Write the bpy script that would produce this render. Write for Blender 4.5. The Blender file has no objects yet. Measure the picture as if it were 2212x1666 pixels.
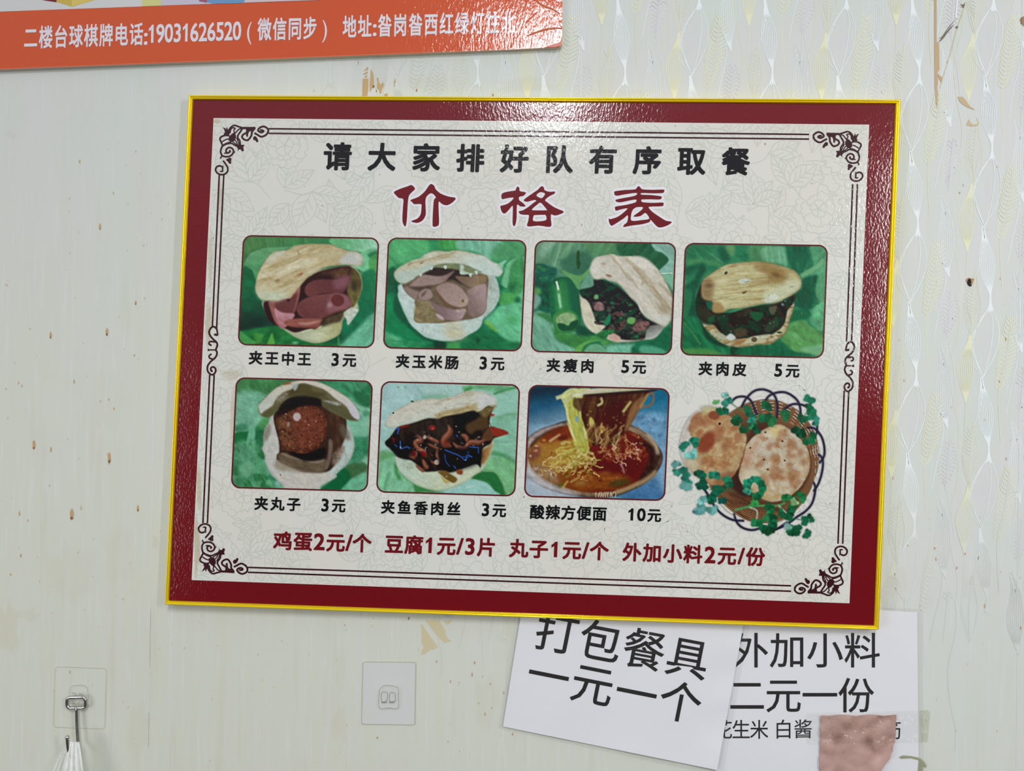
import bpy, math, random
import numpy as np
from mathutils import Matrix, Vector
from mathutils.geometry import tessellate_polygon

# ------------------------------------------------------------------ camera
scene = bpy.context.scene
COL = scene.collection
IW, IH, FPX = 2212.0, 1666.0, 1664.0
YAW, PITCH, ROLL, DIST = -0.0387, 0.0064, 0.0152, 0.8973
cyw, syw, cp, sp, cr, sr = (math.cos(YAW), math.sin(YAW), math.cos(PITCH),
                            math.sin(PITCH), math.cos(ROLL), math.sin(ROLL))
FWD = np.array([syw * cp, cyw * cp, sp])
_r = np.array([cyw, -syw, 0.0])
_u = np.cross(_r, FWD)
RGT = cr * _r + sr * _u
UPV = -sr * _r + cr * _u
CAM = np.array([0.0, -DIST, 0.0])
cd = bpy.data.cameras.new('camera')
cd.sensor_width = 36.0
cd.sensor_fit = 'HORIZONTAL'
cd.lens = FPX / IW * 36.0
cd.clip_start = 0.02
cam = bpy.data.objects.new('camera', cd)
COL.objects.link(cam)
m = Matrix.Identity(4)
for i in range(3):
    m[i][0], m[i][1], m[i][2], m[i][3] = RGT[i], UPV[i], -FWD[i], CAM[i]
cam.matrix_world = m
scene.camera = cam

# ------------------------------------------------------------------ light
scene.view_settings.view_transform = 'Standard'
scene.view_settings.look = 'None'
scene.view_settings.gamma = 1.0
scene.view_settings.use_curve_mapping = False
scene.view_settings.exposure = -0.34

world = bpy.data.worlds.new('room_light')
scene.world = world
world.use_nodes = True
nt = world.node_tree
nt.nodes.clear()
wo = nt.nodes.new('ShaderNodeOutputWorld')
bg = nt.nodes.new('ShaderNodeBackground')
tc = nt.nodes.new('ShaderNodeTexCoord')
sx = nt.nodes.new('ShaderNodeSeparateXYZ')
rp = nt.nodes.new('ShaderNodeValToRGB')
mr = nt.nodes.new('ShaderNodeMapRange')
mr.inputs['From Min'].default_value = -1.0
mr.inputs['From Max'].default_value = 1.0
nt.links.new(tc.outputs['Generated'], sx.inputs[0])
nt.links.new(sx.outputs['Z'], mr.inputs['Value'])
nt.links.new(mr.outputs[0], rp.inputs[0])
els = rp.color_ramp.elements
els[0].position, els[0].color = 0.30, (0.10, 0.095, 0.085, 1)
els[1].position, els[1].color = 0.86, (0.70, 0.74, 0.75, 1)
for pos, c in ((0.44, (0.17, 0.165, 0.16, 1)), (0.58, (0.50, 0.50, 0.53, 1)), (0.68, (0.80, 0.78, 0.86, 1))):
    e = els.new(pos)
    e.color = c
nt.links.new(rp.outputs[0], bg.inputs['Color'])
bg.inputs['Strength'].default_value = 1.0
nt.links.new(bg.outputs[0], wo.inputs['Surface'])


def area(name, loc, target, sx_, sy_, power, col, spread=180):
    ld = bpy.data.lights.new(name, 'AREA')
    ld.shape = 'RECTANGLE'
    ld.size, ld.size_y = sx_, sy_
    ld.energy = power
    ld.color = col
    ld.spread = math.radians(spread)
    o = bpy.data.objects.new(name, ld)
    COL.objects.link(o)
    o.location = loc
    d = Vector(target) - Vector(loc)
    o.rotation_euler = d.to_track_quat('-Z', 'Y').to_euler()
    return o


# the ceiling strip light above and behind the viewer, and the bright doorway
# on the right hand side of the shop
L_CEIL = area('ceiling_light', (0.03, -1.95, 1.17), (0.03, -1.95, 0.0), 0.20, 0.85, 40.0, (0.97, 0.985, 1.0))
L_DOOR = area('doorway_light', (1.22, -1.50, 0.40), (0.42, 0.0, 0.16), 0.12, 0.72, 14.0, (1.0, 0.985, 0.96))
L_REAR = area('rear_fill_light', (-2.35, -2.30, -0.35), (0.1, 0.0, -0.2), 1.1, 1.2, 27.0, (0.98, 0.99, 1.0))  # added fill lamp to brighten the lower wall, no known window there


# ------------------------------------------------------------------ helpers
def PX(px, d=0.0):
    """points of the photograph (pixels) laid on the plane d metres in front of the wall"""
    px = np.asarray(px, float).reshape(-1, 2)
    d = np.broadcast_to(np.asarray(d, float), (len(px),))
    a = (px[:, 0] - IW / 2) / FPX
    b = -(px[:, 1] - IH / 2) / FPX
    ray = FWD[None] + a[:, None] * RGT[None] + b[:, None] * UPV[None]
    t = (-d - CAM[1]) / ray[:, 1]
    return CAM[None] + ray * t[:, None]


def lin(c):
    c = np.asarray(c, float) / 255.0
    return np.where(c <= 0.04045, c / 12.92, ((c + 0.055) / 1.055) ** 2.4)


def lin4(c):
    r = lin(c)
    return (float(r[0]), float(r[1]), float(r[2]), 1.0)


def mesh(name, verts, faces, mat, parent=None, smooth=False, cols=None, alpha=None, quads=None):
    me = bpy.data.meshes.new(name)
    verts = np.asarray(verts, float)
    if quads is not None:                      # fast path, (n,4) array
        q = np.asarray(quads, np.int32)
        me.vertices.add(len(verts))
        me.vertices.foreach_set('co', verts.astype(np.float32).ravel())
        me.loops.add(q.size)
        me.loops.foreach_set('vertex_index', q.ravel())
        me.polygons.add(len(q))
        me.polygons.foreach_set('loop_start', np.arange(0, q.size, 4, dtype=np.int32))
        me.update(calc_edges=True)
        me.validate()
    else:
        me.from_pydata([tuple(v) for v in verts], [], [tuple(int(i) for i in f) for f in faces])
    if cols is not None:
        at = me.color_attributes.new('print', 'FLOAT_COLOR', 'POINT')
        c = np.ones((len(verts), 4), np.float32)
        c[:, :3] = cols
        at.data.foreach_set('color', c.ravel())
    if alpha is not None:
        at = me.attributes.new('fade', 'FLOAT', 'POINT')
        at.data.foreach_set('value', np.asarray(alpha, np.float32))
    if smooth:
        me.polygons.foreach_set('use_smooth', [True] * len(me.polygons))
    me.materials.append(mat)
    me.update()
    o = bpy.data.objects.new(name, me)
    COL.objects.link(o)
    if parent is not None:
        o.parent = parent
        if parent.type == 'EMPTY':
            o.matrix_parent_inverse = Matrix.Translation(-parent.location)
    return o


def thing(name, label, cat, px, d=0.0, group=None):
    o = bpy.data.objects.new(name, None)
    o.empty_display_size = 0.02
    COL.objects.link(o)
    o.location = Vector(PX([px], d)[0])
    tag(o, label, cat, group)
    return o


def tag(o, label, cat, group=None):
    o['label'] = label
    o['category'] = cat
    if group:
        o['group'] = group
    return o


class Shape:
    """collects flat or solid pieces whose points are photo pixels on a plane"""
    def __init__(s):
        s.v, s.f, s.a, s.n = [], [], [], 0

    def add(s, verts, faces, alpha=1.0):
        verts = np.asarray(verts, float).reshape(-1, 3)
        s.v.append(verts)
        s.a.append(np.broadcast_to(np.asarray(alpha, float), (len(verts),)))
        s.f += [tuple(i + s.n for i in f) for f in faces]
        s.n += len(verts)

    def poly(s, loops, d, alpha=1.0):
        flat = [p for lp in loops for p in lp]
        tris = tessellate_polygon([[Vector((p[0], p[1], 0)) for p in lp] for lp in loops])
        fs = []
        P = np.asarray(flat, float)
        for t in tris:
            a, b, c = P[t[0]], P[t[1]], P[t[2]]
            cr_ = (b[0] - a[0]) * (c[1] - a[1]) - (b[1] - a[1]) * (c[0] - a[0])
            fs.append(t if cr_ < 0 else (t[0], t[2], t[1]))
        s.add(PX(flat, d), fs, alpha)

    def ribbon(s, pts, w, d, alpha=1.0, closed=False, taper=False):
        p = np.asarray(pts, float)
        n = len(p)
        if n < 2:
            return
        if closed:
            t = np.roll(p, -1, 0) - np.roll(p, 1, 0)
        else:
            t = np.gradient(p, axis=0)
        ln = np.hypot(t[:, 0], t[:, 1])
        ln[ln == 0] = 1
        nx = np.stack([-t[:, 1], t[:, 0]], 1) / ln[:, None]
        w = np.broadcast_to(np.asarray(w, float), (n,)).copy()
        if taper:
            k = np.linspace(0, 1, n)
            w *= np.clip(np.minimum(k, 1 - k) * 6, 0.25, 1)
        l, r = p + nx * w[:, None] / 2, p - nx * w[:, None] / 2
        al = np.broadcast_to(np.asarray(alpha, float), (n,))
        fs = []
        m_ = n if closed else n - 1
        for i in range(m_):
            j = (i + 1) % n
            fs.append((i, j, n + j, n + i))
        s.add(PX(np.vstack([l, r]), d), fs, np.concatenate([al, al]))

    def build(s, name, mat, parent=None, fade=False, smooth=False):
        return mesh(name, np.vstack(s.v), s.f, mat, parent, smooth=smooth,
                    alpha=np.concatenate(s.a) if fade else None)


def spline(pts, n=8, closed=False):
    p = np.asarray(pts, float)
    if closed:
        q = np.vstack([p[-1], p, p[0], p[1]])
    else:
        q = np.vstack([2 * p[0] - p[1], p, 2 * p[-1] - p[-2]])
    out = []
    t = np.linspace(0, 1, n, endpoint=False)[:, None]
    for i in range(1, len(q) - 2):
        a, b, c, e_ = q[i - 1], q[i], q[i + 1], q[i + 2]
        out.append(0.5 * (2 * b + (c - a) * t + (2 * a - 5 * b + 4 * c - e_) * t ** 2
                          + (3 * b - a - 3 * c + e_) * t ** 3))
    r = np.vstack(out)
    if not closed:
        r = np.vstack([r, p[-1]])
    return r


# ------------------------------------------------------------------ materials
def new_mat(name):
    mt = bpy.data.materials.new(name)
    mt.use_nodes = True
    n = mt.node_tree
    b = n.nodes['Principled BSDF']
    return mt, n, b


def add_bump(n, b, scale, strength, dist=0.001, detail=2.0, stretch=(1, 1, 1), chain=None):
    g = n.nodes.new('ShaderNodeNewGeometry')
    mp = n.nodes.new('ShaderNodeMapping')
    mp.inputs['Scale'].default_value = stretch
    nz = n.nodes.new('ShaderNodeTexNoise')
    nz.inputs['Scale'].default_value = scale
    nz.inputs['Detail'].default_value = detail
    bp = n.nodes.new('ShaderNodeBump')
    bp.inputs['Strength'].default_value = strength
    bp.inputs['Distance'].default_value = dist
    n.links.new(g.outputs['Position'], mp.inputs[0])
    n.links.new(mp.outputs[0], nz.inputs['Vector'])
    n.links.new(nz.outputs['Fac'], bp.inputs['Height'])
    if chain is not None:
        n.links.new(chain.outputs[0], bp.inputs['Normal'])
    n.links.new(bp.outputs[0], b.inputs['Normal'])
    return bp


def film(n, b):
    """the slightly rippled laminate over the printed board"""
    b.inputs['Roughness'].default_value = 0.11
    b.inputs['Specular IOR Level'].default_value = 0.5
    k = add_bump(n, b, 430, 0.30, 0.0006, 2.0, (1, 1, 0.55))
    add_bump(n, b, 30, 0.10, 0.003, 1.0, chain=k)


def print_mat(name, col, mottle=0.0):
    mt, n, b = new_mat(name)
    b.inputs['Base Color'].default_value = lin4(col)
    film(n, b)
    return mt


def attr_print_mat(name, alpha=False):
    mt, n, b = new_mat(name)
    a = n.nodes.new('ShaderNodeAttribute')
    a.attribute_name = 'print'
    n.links.new(a.outputs['Color'], b.inputs['Base Color'])
    film(n, b)
    if alpha:
        fade_out(n, b)
    return mt


def fade_out(n, b):
    f = n.nodes.new('ShaderNodeAttribute')
    f.attribute_name = 'fade'
    n.links.new(f.outputs['Fac'], b.inputs['Alpha'])


def flat_mat(name, col, rough=0.5, fade=False, metal=0.0, spec=0.5):
    mt, n, b = new_mat(name)
    b.inputs['Base Color'].default_value = lin4(col)
    b.inputs['Roughness'].default_value = rough
    b.inputs['Metallic'].default_value = metal
    b.inputs['Specular IOR Level'].default_value = spec
    if fade:
        fade_out(n, b)
    return mt


# ------------------------------------------------------------------ lettering
_G = {}
_LAY = {}


def glyph(ch, bold):
    k = (ch, bold)
    if k in _G:
        return _G[k]
    if ch == '1':
        w = 0.045 + bold
        v = [(-w, -.35), (w, -.35), (w, .35), (-w * .45, .35), (-w * .45 - .06, .275), (-.2, .2), (-.2, .2 - 1.7 * w), (-w, .245 - 1.2 * w)]
        g = (np.array([(x + .03, y) for x, y in v]) / 0.7 * 0.8, [tuple(range(8))])
        _G[k] = g
        return g
    c = bpy.data.curves.new('lettering', 'FONT')
    c.body = ch
    c.size = 1.0
    c.resolution_u = 3
    o = bpy.data.objects.new('lettering', c)
    COL.objects.link(o)
    dg = bpy.context.evaluated_depsgraph_get()
    me = bpy.data.meshes.new_from_object(o.evaluated_get(dg))
    v = np.array([(q.co.x, q.co.y) for q in me.vertices])
    f = [tuple(p.vertices) for p in me.polygons]
    bpy.data.objects.remove(o)
    bpy.data.curves.remove(c)
    bpy.data.meshes.remove(me)
    if ord(ch) > 0x2000:
        v = v - np.array([0.5, 0.38])
    else:
        v[:, 0] -= (v[:, 0].min() + v[:, 0].max()) / 2
        v[:, 1] -= 0.341
        v = v / 0.7 * 0.8
    # face the viewer
    g = []
    for q in f:
        a = sum(v[q[i]][0] * v[q[(i + 1) % len(q)]][1] - v[q[(i + 1) % len(q)]][0] * v[q[i]][1] for i in range(len(q)))
        g.append(q if a > 0 else q[::-1])
    if bold:                                   # heavier weight: the strokes widened all round
        vs, gs = [], []
        for t in range(8):
            an = math.pi / 4 * t
            vs.append(v + np.array([round(math.cos(an)), round(math.sin(an))]) * bold * (1 if t % 2 == 0 else .82))
            gs += [tuple(i + t * len(v) for i in q) for q in g]
        _LAY[k] = np.repeat(np.arange(8), len(v)) * 5e-6
        v, g = np.vstack(vs), gs
    _G[k] = (v, g)
    return _G[k]


def write(sh, text, p0, p1, w, h, d, bold=0.0, down=None, wrap=None):
    """characters spaced evenly from centre p0 to centre p1; w,h = em in pixels"""
    p0, p1 = np.array(p0, float), np.array(p1, float)
    n = len(text)
    ux = (p1 - p0) / (np.hypot(*(p1 - p0)) or 1) if n > 1 else np.array(p1 - p0) / (np.hypot(*(p1 - p0)) or 1)
    dn = np.array(down if down is not None else (-0.045, 1.0), float)
    dn /= np.hypot(*dn)
    for i, ch in enumerate(text):
        if ch == ' ':
            continue
        c = p0 + (p1 - p0) * (i / (n - 1) if n > 1 else 0)
        v, f = glyph(ch, bold)
        q = c + v[:, :1] * w * ux - v[:, 1:] * h * dn
        if wrap is not None:
            dd = wrap(q)
        else:
            dd = d
        sh.add(PX(q, dd + _LAY.get((ch, bold), 0)), f)

# ------------------------------------------------------------------ painter for the printed pictures
RS = np.random.RandomState(7)


def _blur(a, r):
    r = int(round(r))
    if r < 1:
        return a
    for ax in (0, 1):
        for _ in range(2):
            pad = [(0, 0)] * a.ndim
            pad[ax] = (r + 1, r)
            c = np.cumsum(np.pad(a, pad, mode='edge'), axis=ax)
            n = a.shape[ax]
            hi = np.take(c, np.arange(2 * r + 1, 2 * r + 1 + n), axis=ax)
            lo = np.take(c, np.arange(0, n), axis=ax)
            a = (hi - lo) / (2 * r + 1)
    return a


class Painter:
    """a printed picture: X,Y in units of the traced crop, K crop units per dot"""
    def __init__(s, w, h, k, col):
        s.k = k
        s.W, s.H = int(w / k), int(h / k)
        s.c = np.ones((s.H, s.W, 3)) * np.array(col, float)
        s.m = np.zeros((s.H, s.W))
        s.yy, s.xx = np.mgrid[0:s.H, 0:s.W].astype(float)
        s.X, s.Y = (s.xx + .5) * k, (s.yy + .5) * k

    def noise(s, size, stretch=1.0, rot=0.0, octs=3):
        out = np.zeros((s.H, s.W))
        ca, sa = math.cos(math.radians(rot)), math.sin(math.radians(rot))
        u = (s.X * ca + s.Y * sa) / (size * stretch)
        v = (-s.X * sa + s.Y * ca) / size
        amp, tot = 1.0, 0.0
        for o in range(octs):
            g = RS.rand(64, 64)
            a, b = u * 2 ** o + RS.rand() * 40, v * 2 ** o + RS.rand() * 40
            i, j = np.floor(a).astype(int), np.floor(b).astype(int)
            fa, fb = a - i, b - j
            fa, fb = fa * fa * (3 - 2 * fa), fb * fb * (3 - 2 * fb)
            i0, i1, j0, j1 = i % 64, (i + 1) % 64, j % 64, (j + 1) % 64
            n = (g[i0, j0] * (1 - fa) + g[i1, j0] * fa) * (1 - fb) + (g[i0, j1] * (1 - fa) + g[i1, j1] * fa) * fb
            out += amp * (n - .5) * 2
            tot += amp
            amp *= .55
        return out / tot

    def mask(s, pts, smooth=True, soft=0):
        p = spline(pts, 6, True) if smooth else np.asarray(pts, float)
        S = 3
        p = p / s.k * S
        e = int(soft / s.k * 2) + 2
        bx0, by0 = max(0, int(p[:, 0].min() / S) - e), max(0, int(p[:, 1].min() / S) - e)
        bx1, by1 = min(s.W, int(p[:, 0].max() / S) + e + 1), min(s.H, int(p[:, 1].max() / S) + e + 1)
        full = np.zeros((s.H, s.W))
        if bx1 <= bx0 or by1 <= by0:
            return full
        p = p - np.array([bx0 * S, by0 * S])
        Hs, Ws = (by1 - by0) * S, (bx1 - bx0) * S
        tg = np.zeros((Hs, Ws + 1), np.int16)
        q = np.roll(p, -1, 0)
        for (x0, y0), (x1, y1) in zip(p, q):
            if y0 == y1:
                continue
            if y0 > y1:
                x0, y0, x1, y1 = x1, y1, x0, y0
            r0, r1 = max(0, int(math.ceil(y0 - .5))), min(Hs - 1, int(math.ceil(y1 - .5)) - 1)
            if r1 < r0:
                continue
            r = np.arange(r0, r1 + 1)
            x = x0 + (r + .5 - y0) * (x1 - x0) / (y1 - y0)
            np.add.at(tg, (r, np.clip(np.ceil(x - .5), 0, Ws).astype(int)), 1)
        mk = (np.cumsum(tg, 1)[:, :Ws] % 2).astype(float)
        mk = mk.reshape(by1 - by0, S, bx1 - bx0, S).mean((1, 3))
        if soft:
            mk = _blur(mk, soft / s.k)
        full[by0:by1, bx0:bx1] = mk
        return full

    def over(s, a, col):
        a = a[..., None]
        s.c = s.c * (1 - a) + a * col
        s.m = np.maximum(s.m, a[..., 0])

    def pg(s, pts, col, soft=6, al=1.0, g=None, n=None, edge=None, smooth=True):
        """painted shape. g=(colour2,x0,y0,x1,y1) blend, n=(amount,size,stretch,rot), edge=(colour,width,strength)"""
        mk = s.mask(pts, smooth, soft)
        c = np.ones((s.H, s.W, 3)) * np.array(col, float)
        if g is not None:
            c2, x0, y0, x1, y1 = g
            dx, dy = x1 - x0, y1 - y0
            t = np.clip(((s.X - x0) * dx + (s.Y - y0) * dy) / (dx * dx + dy * dy), 0, 1)[..., None]
            c = c * (1 - t) + t * np.array(c2, float)
        if edge is not None:
            ec, ew, es = edge
            t = np.clip((1 - _blur(mk, ew / s.k)) * 2 * es, 0, 1)[..., None]
            c = c * (1 - t) + t * np.array(ec, float)
        if n is not None:
            am, size, st, ro = n
            c = c * (1 + am * s.noise(size, st, ro)[..., None])
        s.over(mk * al, np.clip(c, 0, 255))
        return mk

    def bl(s, x, y, rx, ry, col, al=1.0, rot=0, hard=1.0):
        ca, sa = math.cos(math.radians(rot)), math.sin(math.radians(rot))
        u = ((s.X - x) * ca + (s.Y - y) * sa) / rx
        v = (-(s.X - x) * sa + (s.Y - y) * ca) / ry
        d = np.sqrt(u * u + v * v)
        a = np.clip((1.0 - d) * hard + .5 * (hard > 1), 0, 1)
        a = a * a * (3 - 2 * a)
        s.over(a * al, np.array(col, float))

    def ln(s, pts, w, col, al=1.0, soft=0, smooth=True, taper=False):
        p = spline(pts, 6) if smooth and len(pts) > 2 else np.asarray(pts, float)
        t = np.gradient(p, axis=0)
        l = np.hypot(t[:, 0], t[:, 1]) + 1e-9
        nx = np.stack([-t[:, 1], t[:, 0]], 1) / l[:, None]
        ww = np.ones(len(p)) * w
        if taper:
            kk = np.linspace(0, 1, len(p))
            ww = ww * np.clip(np.minimum(kk, 1 - kk) * 4 + .15, 0, 1)
        q = np.vstack([p + nx * ww[:, None] / 2, (p - nx * ww[:, None] / 2)[::-1]])
        mk = np.minimum(s.mask(q, False, soft), 1)
        s.over(mk * al, np.array(col, float))

    def tex(s, size, st, rot, col, al, lo=0.1, hi=0.5, mask=None, octs=3):
        """noise patches of a colour"""
        n = s.noise(size, st, rot, octs)
        a = np.clip((n - lo) / (hi - lo), 0, 1) * al
        if mask is not None:
            a = a * mask
        s.over(a, np.array(col, float))

    def scatter(s, cnt, box, size, cols, al=.8, mask=None, asp=2.0, hard=2.5):
        for _ in range(cnt):
            x, y = RS.uniform(box[0], box[2]), RS.uniform(box[1], box[3])
            if mask is not None:
                j, i = int(y / s.k), int(x / s.k)
                if not (0 <= i < s.W and 0 <= j < s.H) or mask[j, i] < .5:
                    continue
            r = size * RS.uniform(.35, 1.25)
            q = RS.uniform(1.0, asp) ** .5
            if r > 12:
                a0 = RS.uniform(0, 6.3)
                pts = [(x + r * q * RS.uniform(.6, 1.15) * math.cos(a0 + t), y + r / q * RS.uniform(.6, 1.15) * math.sin(a0 + t)) for t in (0, 1.1, 2.2, 3.3, 4.3, 5.3)]
                s.pg(pts, cols[RS.randint(len(cols))], 5, al * RS.uniform(.5, 1))
            else:
                s.bl(x, y, r * q, r / q, cols[RS.randint(len(cols))], al * RS.uniform(.4, .9), RS.uniform(0, 180), 1.6)


def lettuce(p, dark, mid, light, size=260, rot=20):
    p.c[:] = np.array(mid, float)
    p.tex(size, 1.6, rot, light, .9, -.05, .45)
    p.tex(size, 1.8, rot - 50, dark, .9, 0.0, .45)
    p.tex(size * .35, 2.5, rot + 10, light, .35, .1, .5)
    p.tex(size * .3, 2.5, rot - 30, dark, .35, .1, .5)
    for i in range(9):
        x, y = RS.uniform(0, 2000), RS.uniform(0, 1600)
        a = math.radians(rot + RS.uniform(-50, 50))
        l = RS.uniform(120, 320)
        q = [(x + l * t * math.cos(a + t * .5), y + l * t * math.sin(a + t * .5)) for t in (0, .35, .7, 1)]
        p.ln(q, 16, tuple(min(255, v * 1.12 + 10) for v in light), .45, 5, taper=True)
        for t in (1, 2):
            for sg in (-1, 1):
                b = a + sg * .8
                p.ln([q[t], (q[t][0] + l * .3 * math.cos(b), q[t][1] + l * .3 * math.sin(b))], 9, light, .35, 4)


def finish(p, grain=.05, sharp=.5):
    """fine texture and the crispness and contrast of a printed photo"""
    c = p.c * (1 + grain * p.noise(34, 1.6, 25, 2)[..., None] + grain * .8 * p.noise(15, 1, 0, 2)[..., None])
    bl_ = np.stack([_blur(c[..., i], 2) for i in range(3)], -1)
    c = c + sharp * (c - bl_)
    g = c.mean(-1, keepdims=True)
    c = g + (c - g) * .95
    return np.clip(c, 0, 255)


def print_lin(c):
    """ink density of a picture: the laminate adds its own sheen on top"""
    return np.clip(lin(c) * .85 - .012, .0008, 1)


CW, CH, CK = 2098, 1666, 6.1706


def pic_ham():
    p = Painter(CW, CH, 6.8, (40, 120, 72))
    lettuce(p, (22, 92, 58), (48, 135, 82), (92, 175, 115))
    p.pg([(150, 90), (1390, 110), (1330, 200), (850, 215), (700, 245), (430, 260), (235, 335), (150, 490)], (86, 138, 78), 20, g=((62, 140, 84), 150, 300, 1300, 150), n=(.12, 60, 6, 80))
    for x in (270, 470, 565, 705, 820, 980):
        p.ln([(x, 120), (x + 8, 180), (x + 25, 260)], 9, (140, 185, 125), .5, 4)
    p.pg([(1380, 115), (1960, 115), (1960, 340), (1830, 335), (1700, 300), (1500, 265), (1325, 195)], (110, 190, 130), 10, g=((160, 222, 186), 1500, 150, 1900, 300), n=(.1, 50, 2, 60))
    p.pg([(430, 255), (720, 240), (830, 240), (600, 300), (450, 420), (370, 560), (340, 730), (290, 600), (260, 540), (150, 520), (155, 490), (240, 335)], (108, 176, 120), 10, g=((78, 158, 100), 300, 300, 330, 650), n=(.1, 60, 3, 20))
    p.pg([(140, 520), (255, 545), (320, 700), (320, 800), (400, 950), (430, 1000), (460, 1100), (620, 1280), (400, 1340), (100, 1380), (110, 1000)], (30, 112, 68), 14, g=((12, 62, 52), 230, 800, 330, 1250), n=(.16, 80, 2, 30))
    p.bl(230, 1030, 130, 110, (28, 108, 70), .6)
    p.bl(330, 1230, 230, 120, (8, 56, 48), .85)
    p.pg([(100, 1370), (600, 1290), (700, 1340), (850, 1450), (1000, 1500), (1450, 1540), (1460, 1590), (200, 1590), (90, 1500)], (38, 125, 62), 12, n=(.25, 70, 2, -30))
    p.pg([(540, 1385), (560, 1440), (575, 1530), (480, 1540), (500, 1470)], (92, 180, 70), 6)
    p.pg([(110, 1365), (180, 1400), (300, 1490), (380, 1500), (200, 1560), (110, 1500)], (70, 165, 82), 8)
    p.pg([(300, 1400), (420, 1400), (400, 1500), (340, 1520)], (88, 172, 72), 14, .7)
    p.bl(850, 1515, 70, 35, (110, 200, 150), .8)
    p.pg([(1740, 310), (1960, 280), (1960, 660), (1850, 620), (1700, 540), (1620, 500)], (120, 205, 150), 10, n=(.14, 60, 2, 60))
    p.pg([(1820, 330), (1950, 290), (1940, 400), (1850, 390)], (30, 110, 66), 12, .8)
    p.pg([(1830, 420), (1940, 330), (1930, 520), (1860, 580)], (78, 170, 84), 10, .8)
    p.pg([(1740, 600), (1950, 600), (1930, 1200), (1640, 1400), (1480, 1440), (1460, 1240), (1680, 1080)], (24, 112, 76), 16, g=((40, 140, 90), 1500, 1300, 1900, 700), n=(.2, 90, 2, 50))
    p.pg([(1930, 1120), (1930, 1600), (1440, 1590), (1500, 1500), (1660, 1340)], (110, 196, 156), 18, n=(.14, 50, 2, -45))
    p.bl(1560, 1270, 90, 70, (50, 150, 105), .7)
    p.pg([(420, 960), (440, 1080), (500, 1200), (620, 1290), (700, 1340), (840, 1430), (960, 1480), (1100, 1515), (1230, 1500), (1380, 1440), (1450, 1370), (1470, 1250), (1560, 1110), (1690, 1070), (1680, 960), (1730, 820), (1740, 700), (1690, 560), (1560, 490), (1000, 600), (700, 900)], (206, 212, 178), n=(.05, 60, 2, 0), edge=((150, 150, 110), 40, .5))
    p.pg([(1560, 500), (1680, 565), (1735, 700), (1722, 850), (1660, 1000), (1560, 1070), (1530, 950), (1520, 820), (1560, 640)], (96, 84, 50), 8, g=((124, 112, 62), 1560, 600, 1740, 900), n=(.3, 60, 1.5, 60))
    p.bl(1640, 760, 80, 130, (52, 46, 38), .7)
    p.pg([(1000, 640), (1250, 540), (1560, 490), (1580, 600), (1540, 830), (1590, 960), (1540, 1080), (1300, 1180), (1180, 1290), (1000, 1340), (850, 1380), (720, 1330), (500, 1220), (440, 960), (760, 930), (900, 760)], (56, 32, 34), 8)
    p.pg([(1150, 590), (1400, 540), (1560, 500), (1560, 600), (1400, 650), (1300, 600)], (112, 78, 50), 18, .8, n=(.3, 50, 1, 0))
    p.pg([(980, 790), (1050, 705), (1200, 668), (1400, 672), (1555, 610), (1578, 690), (1500, 840), (1380, 855), (1200, 862), (1080, 900), (1000, 880)], (122, 68, 66), 7, g=((104, 56, 58), 1000, 850, 1400, 700))
    p.pg([(1360, 670), (1555, 620), (1578, 690), (1500, 790), (1380, 800)], (150, 100, 112), 24, .7)
    p.pg([(500, 960), (640, 950), (760, 920), (830, 850), (915, 755), (905, 880), (865, 1040), (780, 1230), (690, 1328), (630, 1290), (580, 1240), (530, 1110)], (158, 96, 88), 6, g=((176, 110, 100), 520, 1000, 880, 1100))
    p.pg([(590, 975), (760, 930), (850, 860), (885, 850), (850, 1050), (800, 1140), (640, 1095), (585, 1050)], (112, 62, 60), 14)
    p.pg([(575, 1060), (670, 1115), (840, 1135), (780, 1240), (690, 1326), (640, 1290), (600, 1200)], (205, 152, 160), 10, g=((178, 116, 118), 700, 1080, 700, 1320), n=(.06, 40, 2, 20))
    p.bl(760, 950, 40, 30, (40, 26, 34), .8)
    p.pg([(700, 1235), (840, 1195), (1210, 1195), (1170, 1290), (1120, 1345), (1050, 1325), (860, 1312), (740, 1285)], (158, 92, 80), 6, g=((120, 66, 58), 900, 1280, 900, 1330))
    p.ln([(880, 1255), (1010, 1262), (1190, 1225)], 34, (196, 140, 128), .9, 8, taper=True)
    p.pg([(870, 1045), (930, 960), (1060, 900), (1250, 866), (1430, 860), (1540, 890), (1592, 970), (1575, 1040), (1480, 1090), (1330, 1140), (1200, 1192), (1050, 1200), (930, 1165), (880, 1105)], (114, 62, 60), 5, g=((128, 74, 72), 1000, 1180, 1150, 900), edge=((146, 88, 84), 14, .6))
    p.pg([(1350, 875), (1450, 862), (1540, 890), (1592, 970), (1570, 1045), (1470, 1085), (1300, 1115), (1260, 1040)], (150, 98, 104), 22, .85)
    p.bl(1415, 950, 88, 78, (112, 54, 52), 1, 20, 3)
    p.bl(1310, 1010, 60, 60, (196, 160, 172), .6)
    p.pg([(700, 1330), (860, 1392), (1050, 1362), (1180, 1310), (1330, 1262), (1470, 1225), (1452, 1380), (1380, 1440), (1230, 1505), (1100, 1518), (960, 1482), (830, 1430)], (206, 214, 180), 6, g=((190, 188, 130), 1100, 1350, 1450, 1300), n=(.08, 50, 2, 10), edge=((150, 160, 110), 26, .5))
    p.bl(1120, 1440, 140, 50, (214, 220, 178), .8)
    p.pg([(1215, 1200), (1330, 1130), (1500, 1090), (1460, 1220), (1330, 1262), (1200, 1300)], (70, 52, 36), 14, .9, n=(.3, 50, 1, 0))
    p.pg([(1500, 1120), (1600, 1050), (1690, 1065), (1682, 1110), (1560, 1275), (1530, 1205)], (206, 216, 198), 6, n=(.12, 30, 1, 40))
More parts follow.
